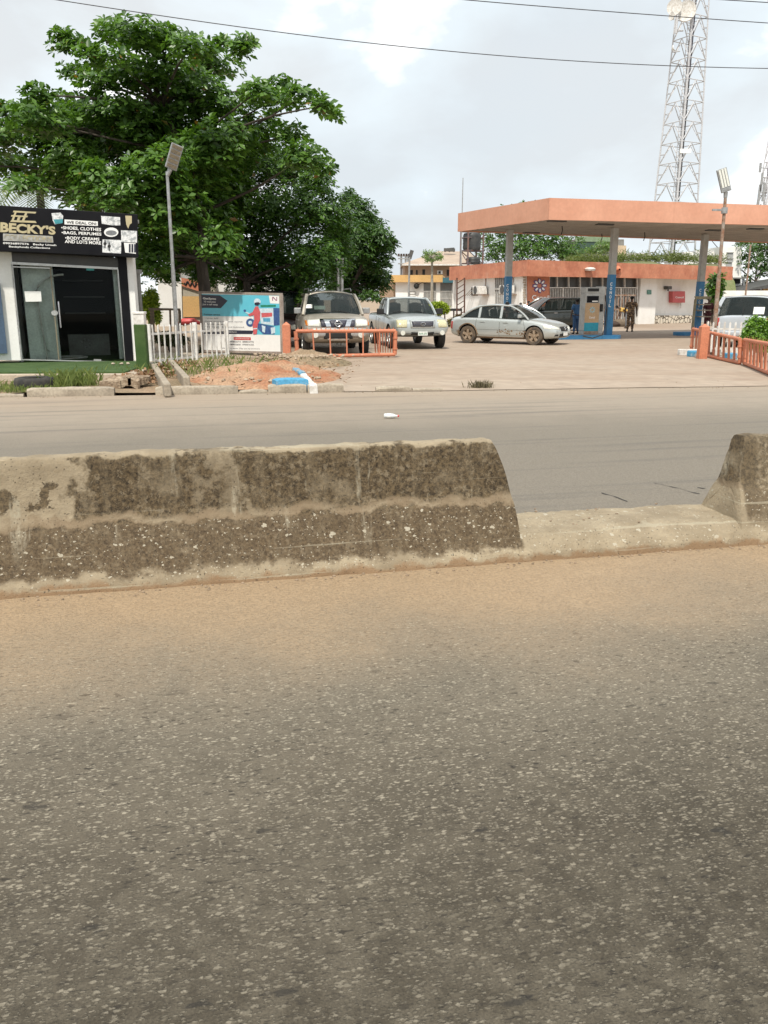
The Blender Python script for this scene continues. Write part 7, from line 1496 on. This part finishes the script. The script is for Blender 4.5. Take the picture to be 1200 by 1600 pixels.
# ---- dark vehicle in the shade left of the gate post
P6 = at(452, 540, Y=28.5)
dv = Car('shaded_van', 'dark maroon van parked in deep shade behind the orange post', 'van', (P6.x-.45, 30.8, 0), R(-88), M['maroonp'],
    [(-2.3, .80, .45, 1.05, 1.15), (-2.2, .88, .35, 1.08, 1.16), (0, .9, .30, 1.08, 1.16), (1.6, .9, .30, 1.02, 1.12), (2.1, .88, .32, .92, 1.02), (2.3, .82, .38, .80, .9)], (-1.4, 1.45), .34, 1.8)
dv.cabin(1.55, .95, -2.0, -2.2, .84, .72, 1.85, 1.12, 1.14, [(.3, .1), (-.9, .1)], crown=.05, pw=.08); dv.patch([(-.7, .6), (-.45, .6), (-.45, .76), (-.7, .78)], 'F', 1, M['lamp'], 'headlight', .01); dv.patch([(.45, .6), (.7, .6), (.7, .78), (.45, .76)], 'F', 1, M['lamp'], 'headlight', .01); dv.mirror(1.25, .84, 1.2, M['steel'], .2, .24)

# ================================================================== people
def skin_mesh(name, J, E_, m, parent, root=0, sub=2):
    """J: {key:(pos,r)}; E_: edges"""
    ks_ = list(J); me = bpy.data.meshes.new(name); me.from_pydata([J[k][0] for k in ks_], [(ks_.index(a), ks_.index(b)) for a, b in E_], []); o = bpy.data.objects.new(name, me); COL.objects.link(o); o.parent = parent; ORG[o] = ORG.get(parent, Vector((0, 0, 0)))
    sk = o.modifiers.new('skin', 'SKIN'); sk.use_smooth_shade = True; d = me.skin_vertices[0].data
    for i, k in enumerate(ks_): r = J[k][1]; d[i].radius = (r, r) if not isinstance(r, tuple) else r; d[i].use_root = (i == root)
    s2 = o.modifiers.new('s', 'SUBSURF'); s2.levels = sub; s2.render_levels = sub; bpy.context.view_layer.update(); nm = apply_mods(o); nm.materials.clear(); nm.materials.append(m); nm.polygons.foreach_set('use_smooth', [True]*len(nm.polygons)); return o
def person(label, loc, heading, h, pose, shirt, trousers, hair=True, group=None, long_shirt=.0, shoes=True, legs=True, sleeves=.55):
    """pose: joints for a figure 1.0 tall facing -Y; local x right of the viewer"""
    t = local_thing('person', label, 'person', loc, heading, group=group); P = {k: tuple(c*h for c in v) for k, v in pose.items()}; V = lambda k: Vector(P[k])
    J = {'pel': (P['pel'], .075*h), 'waist': (P['waist'], .062*h), 'chest': (P['chest'], .080*h), 'neck': (P['neck'], .030*h), 'jaw': (tuple(V('neck').lerp(V('head'), .55)), .036*h), 'head': (P['head'], .046*h), 'crown': (P['crown'], .032*h)}
    E_ = [('pel', 'waist'), ('waist', 'chest'), ('chest', 'neck'), ('neck', 'jaw'), ('jaw', 'head'), ('head', 'crown')]
    fdir = Vector(P.get('face', (0, -1, 0))).normalized(); nose = V('jaw') if False else V('neck').lerp(V('head'), .8)+fdir*.055*h; J['nose'] = (tuple(nose), .008*h); E_.append(('head', 'nose'))
    for s in 'lr':
        J['sh'+s] = (P['sh'+s], .038*h); J['el'+s] = (P['el'+s], .025*h); J['wr'+s] = (P['wr'+s], .016*h); E_ += [('chest', 'sh'+s), ('sh'+s, 'el'+s), ('el'+s, 'wr'+s)]
        d = (V('wr'+s)-V('el'+s)).normalized(); pal = V('wr'+s)+d*.045*h; J['pa'+s] = (tuple(pal), (.020*h, .011*h)); E_.append(('wr'+s, 'pa'+s)); sd = d.cross(Vector((1, 0, 0))).normalized()
        for i, l in enumerate((.9, 1.05, 1.0, .8)):
            b = pal+sd*(i-1.5)*.011*h; k1, k2 = 'f%s%da' % (s, i), 'f%s%db' % (s, i); J[k1] = (tuple(b+d*.025*h*l), .0055*h); J[k2] = (tuple(b+d*.048*h*l-fdir*-.006*h), .0045*h); E_ += [('pa'+s, k1), (k1, k2)]
        th = V('wr'+s)+d*.02*h-sd*.028*h+fdir*.01*h; J['th'+s] = (tuple(th+d*.022*h), .006*h); E_.append(('wr'+s, 'th'+s))
        if legs:
            J['hi'+s] = (P['hi'+s], .055*h); J['kn'+s] = (P['kn'+s], .036*h); J['an'+s] = (P['an'+s], .023*h); J['to'+s] = (P['to'+s], .02*h); E_ += [('pel', 'hi'+s), ('hi'+s, 'kn'+s), ('kn'+s, 'an'+s), ('an'+s, 'to'+s)]
    skin_mesh('body', J, E_, M['skin'], t)
    # hair, eyes, ears
    mb = MB(); c = V('head')+(V('crown')-V('head'))*.35-fdir*.012*h; mb.ball(c, .056*h, 12, (.98, 1.0, .85)); mb.build('hair', M['hair'], t, smooth=True) if hair else None
    mb = MB(); sdv = fdir.cross(Vector((0, 0, 1))).normalized()
    for s_ in (-1, 1): mb.ball(V('neck').lerp(V('head'), .95)+fdir*.043*h+sdv*s_*.018*h, .006*h, 6)
    mb.build('eyes', M['wt'], t)
    # shirt
    S_ = {'b': (tuple(V('pel')-Vector((0, 0, long_shirt*h))), .092*h), 'w': (P['waist'], .084*h), 'c': (P['chest'], .093*h), 'n': (tuple(V('chest').lerp(V('neck'), .75)), .04*h)}; E2 = [('b', 'w'), ('w', 'c'), ('c', 'n')]
    for s in 'lr': S_['s'+s] = (P['sh'+s], .049*h); S_['e'+s] = (tuple(V('sh'+s).lerp(V('el'+s), sleeves)), .043*h); E2 += [('c', 's'+s), ('s'+s, 'e'+s)]
    skin_mesh('shirt', S_, E2, shirt, t)
    if legs:
        T_ = {'p': (tuple(V('pel')-Vector((0, 0, .01*h))), .083*h)}; E3 = []
        for s in 'lr': T_['h'+s] = (P['hi'+s], .064*h); T_['k'+s] = (P['kn'+s], .047*h); T_['a'+s] = (tuple(V('an'+s).lerp(V('kn'+s), .08)), .036*h); E3 += [('p', 'h'+s), ('h'+s, 'k'+s), ('k'+s, 'a'+s)]
        skin_mesh('trousers', T_, E3, trousers, t)
        for s in 'lr':
            mb = MB(); a, b = V('an'+s), V('to'+s); mid_ = a.lerp(b, .45); mb.ball((mid_.x, mid_.y, .022*h), .075*h, 10, (.45, 1.0, .32)); mb.build('shoe', M['dark'], t, smooth=True)
    return t
STAND = dict(pel=(0, 0, .52), waist=(0, 0, .61), chest=(0, 0, .73), neck=(0, 0, .84), head=(0, -.005, .925), crown=(0, 0, .965), shl=(-.115, 0, .80), shr=(.115, 0, .80), ell=(-.155, 0, .63), elr=(.155, 0, .63), wrl=(-.165, -.03, .49), wrr=(.165, -.03, .49), hil=(-.05, 0, .48), hir=(.05, 0, .48), knl=(-.06, -.01, .27), knr=(.06, 0, .27), anl=(-.065, 0, .045), anr=(.065, .01, .045), tol=(-.075, -.075, .02), tor=(.08, -.06, .02))
pat = mat('patterned_cloth', (.07, .045, .03), (.30, .20, .11), 14, .85, lo=.48, hi=.54, det=2, fine=.3, fscale=30)
mp_ = at(985, 524, z=0); Ym = 42.5; mx_ = at(985, 500, Y=Ym)
person('man in a dark patterned tunic and trousers standing under the canopy', (mx_.x, Ym, 0), R(165), 1.80, STAND, pat, pat, long_shirt=.10, sleeves=.8)
BEND = dict(STAND); BEND.update(pel=(0, 0, .55), waist=(-.06, 0, .62), chest=(-.18, 0, .68), neck=(-.28, 0, .70), head=(-.36, 0, .735), crown=(-.395, 0, .75), face=(-.6, -.3, -.7), shl=(-.20, -.10, .66), shr=(-.20, .10, .68), ell=(-.24, -.11, .52), elr=(-.23, .11, .53), wrl=(-.27, -.09, .40), wrr=(-.27, .09, .41), hil=(0, -.05, .50), hir=(0, .05, .50), knl=(.0, -.055, .27), knr=(.02, .05, .27), anl=(.02, -.06, .045), anr=(.03, .06, .045), tol=(-.06, -.06, .02), tor=(-.05, .06, .02))
bx_ = at(980, 500, Y=47.5); person('person in a yellow shirt and grey trousers bending over sacks by the office grille', (bx_.x-.05, 47.5, 0), 0, 1.62, BEND, mat('yellow_shirt', (.55, .36, .10), (.42, .26, .07), 6, .85), mat('grey_trousers', (.22, .24, .27), None, 5, .85), sleeves=.7)
ox = at(826, 480, Y=36); person('attendant in an orange vest standing behind the silver sedan by the first column', (ox.x, 47.8, 0), R(20), 1.55, STAND, mat('orange_vest', (.65, .20, .04), None, 5, .8), M['dark'], sleeves=.3)
ox = at(826, 480, Y=47.8); bpy.data.objects['person.002'].location.x = ox.x
ox = at(820, 480, Y=47.4); person('person in white standing close beside the orange vested attendant', (ox.x-.1, 48.3, 0), R(-30), 1.45, STAND, M['white_p'], M['grey'], sleeves=.5)
ox = at(907, 480, Y=39); person('attendant in blue overalls half hidden between the dark suv and the pump', (ox.x-.02, 39.6, 0), R(200), 1.66, STAND, mat('blue_overall', (.05, .14, .30), None, 5, .8), mat('blue_overall_trousers', (.04, .11, .25), None, 5, .8), sleeves=.8)
ox = at(1106, 490, Y=44); person('person in a long maroon robe standing behind the oil display rack', (ox.x, 44, 0), R(10), 1.72, STAND, M['maroon'], M['maroon'], long_shirt=.22, sleeves=.9)
# driver of the sedan, sits inside: seat height from the car
DRV = dict(STAND); DRV.update(pel=(0, .05, .12), waist=(0, .05, .22), chest=(0, .03, .34), neck=(0, .0, .44), head=(0, -.02, .52), crown=(0, -.01, .555), shl=(-.115, .02, .40), shr=(.115, .02, .40), ell=(-.19, -.04, .30), elr=(.16, -.10, .30), wrl=(-.10, -.20, .34), wrr=(.06, -.24, .33))
Mx = Matrix.Rotation(H3, 4, 'Z'); off = Mx @ Vector((.02, -.36, .52)); person('driver with a bare arm sitting at the open window of the silver sedan', (mc.x+off.x, mc.y+off.y, off.z+.16), H3+math.pi/2, 1.45, DRV, mat('pink_shirt', (.40, .18, .16), None, 5, .8), M['dark'], legs=False, sleeves=.4)
# sacks by the grille, brown
for i, (px, py, s, lab) in enumerate(((958, 508, .55, 'dark brown sack lying by the office grille, leftmost of the pile'), (968, 506, .65, 'brown sack in the middle of the pile by the office grille'), (975, 510, .5, 'small dark bundle at the feet of the bending person'))):
    p = at(px, 505, Y=50.2+i*.2); mb = MB(); mb.ball((p.x, p.y, s*.28), s, 12, (.9, .5, .42)); 
    for v in mb.v: v += Vector((1, .5, .6))*.08*fbm(v.x*3, v.y*3, v.z*4+i)
    top(mb, 'sack', M['wood'] if i == 1 else M['brown'], lab, 'sack', 'sacks by the office grille', smooth=True)
mb = MB(); p = at(966, 480, Y=51.2)
for k in range(9): mb.box((p.x-.9+k*.22, p.y, .95), (.07, .05, 1.9))
for z in (.3, 1.0, 1.85): mb.box((p.x, p.y-.05, z), (2.0, .05, .08))
top(mb, 'wooden_crate_stand', M['rust'], 'brown slatted stand leaning against the office grille behind the bending person', 'rack')
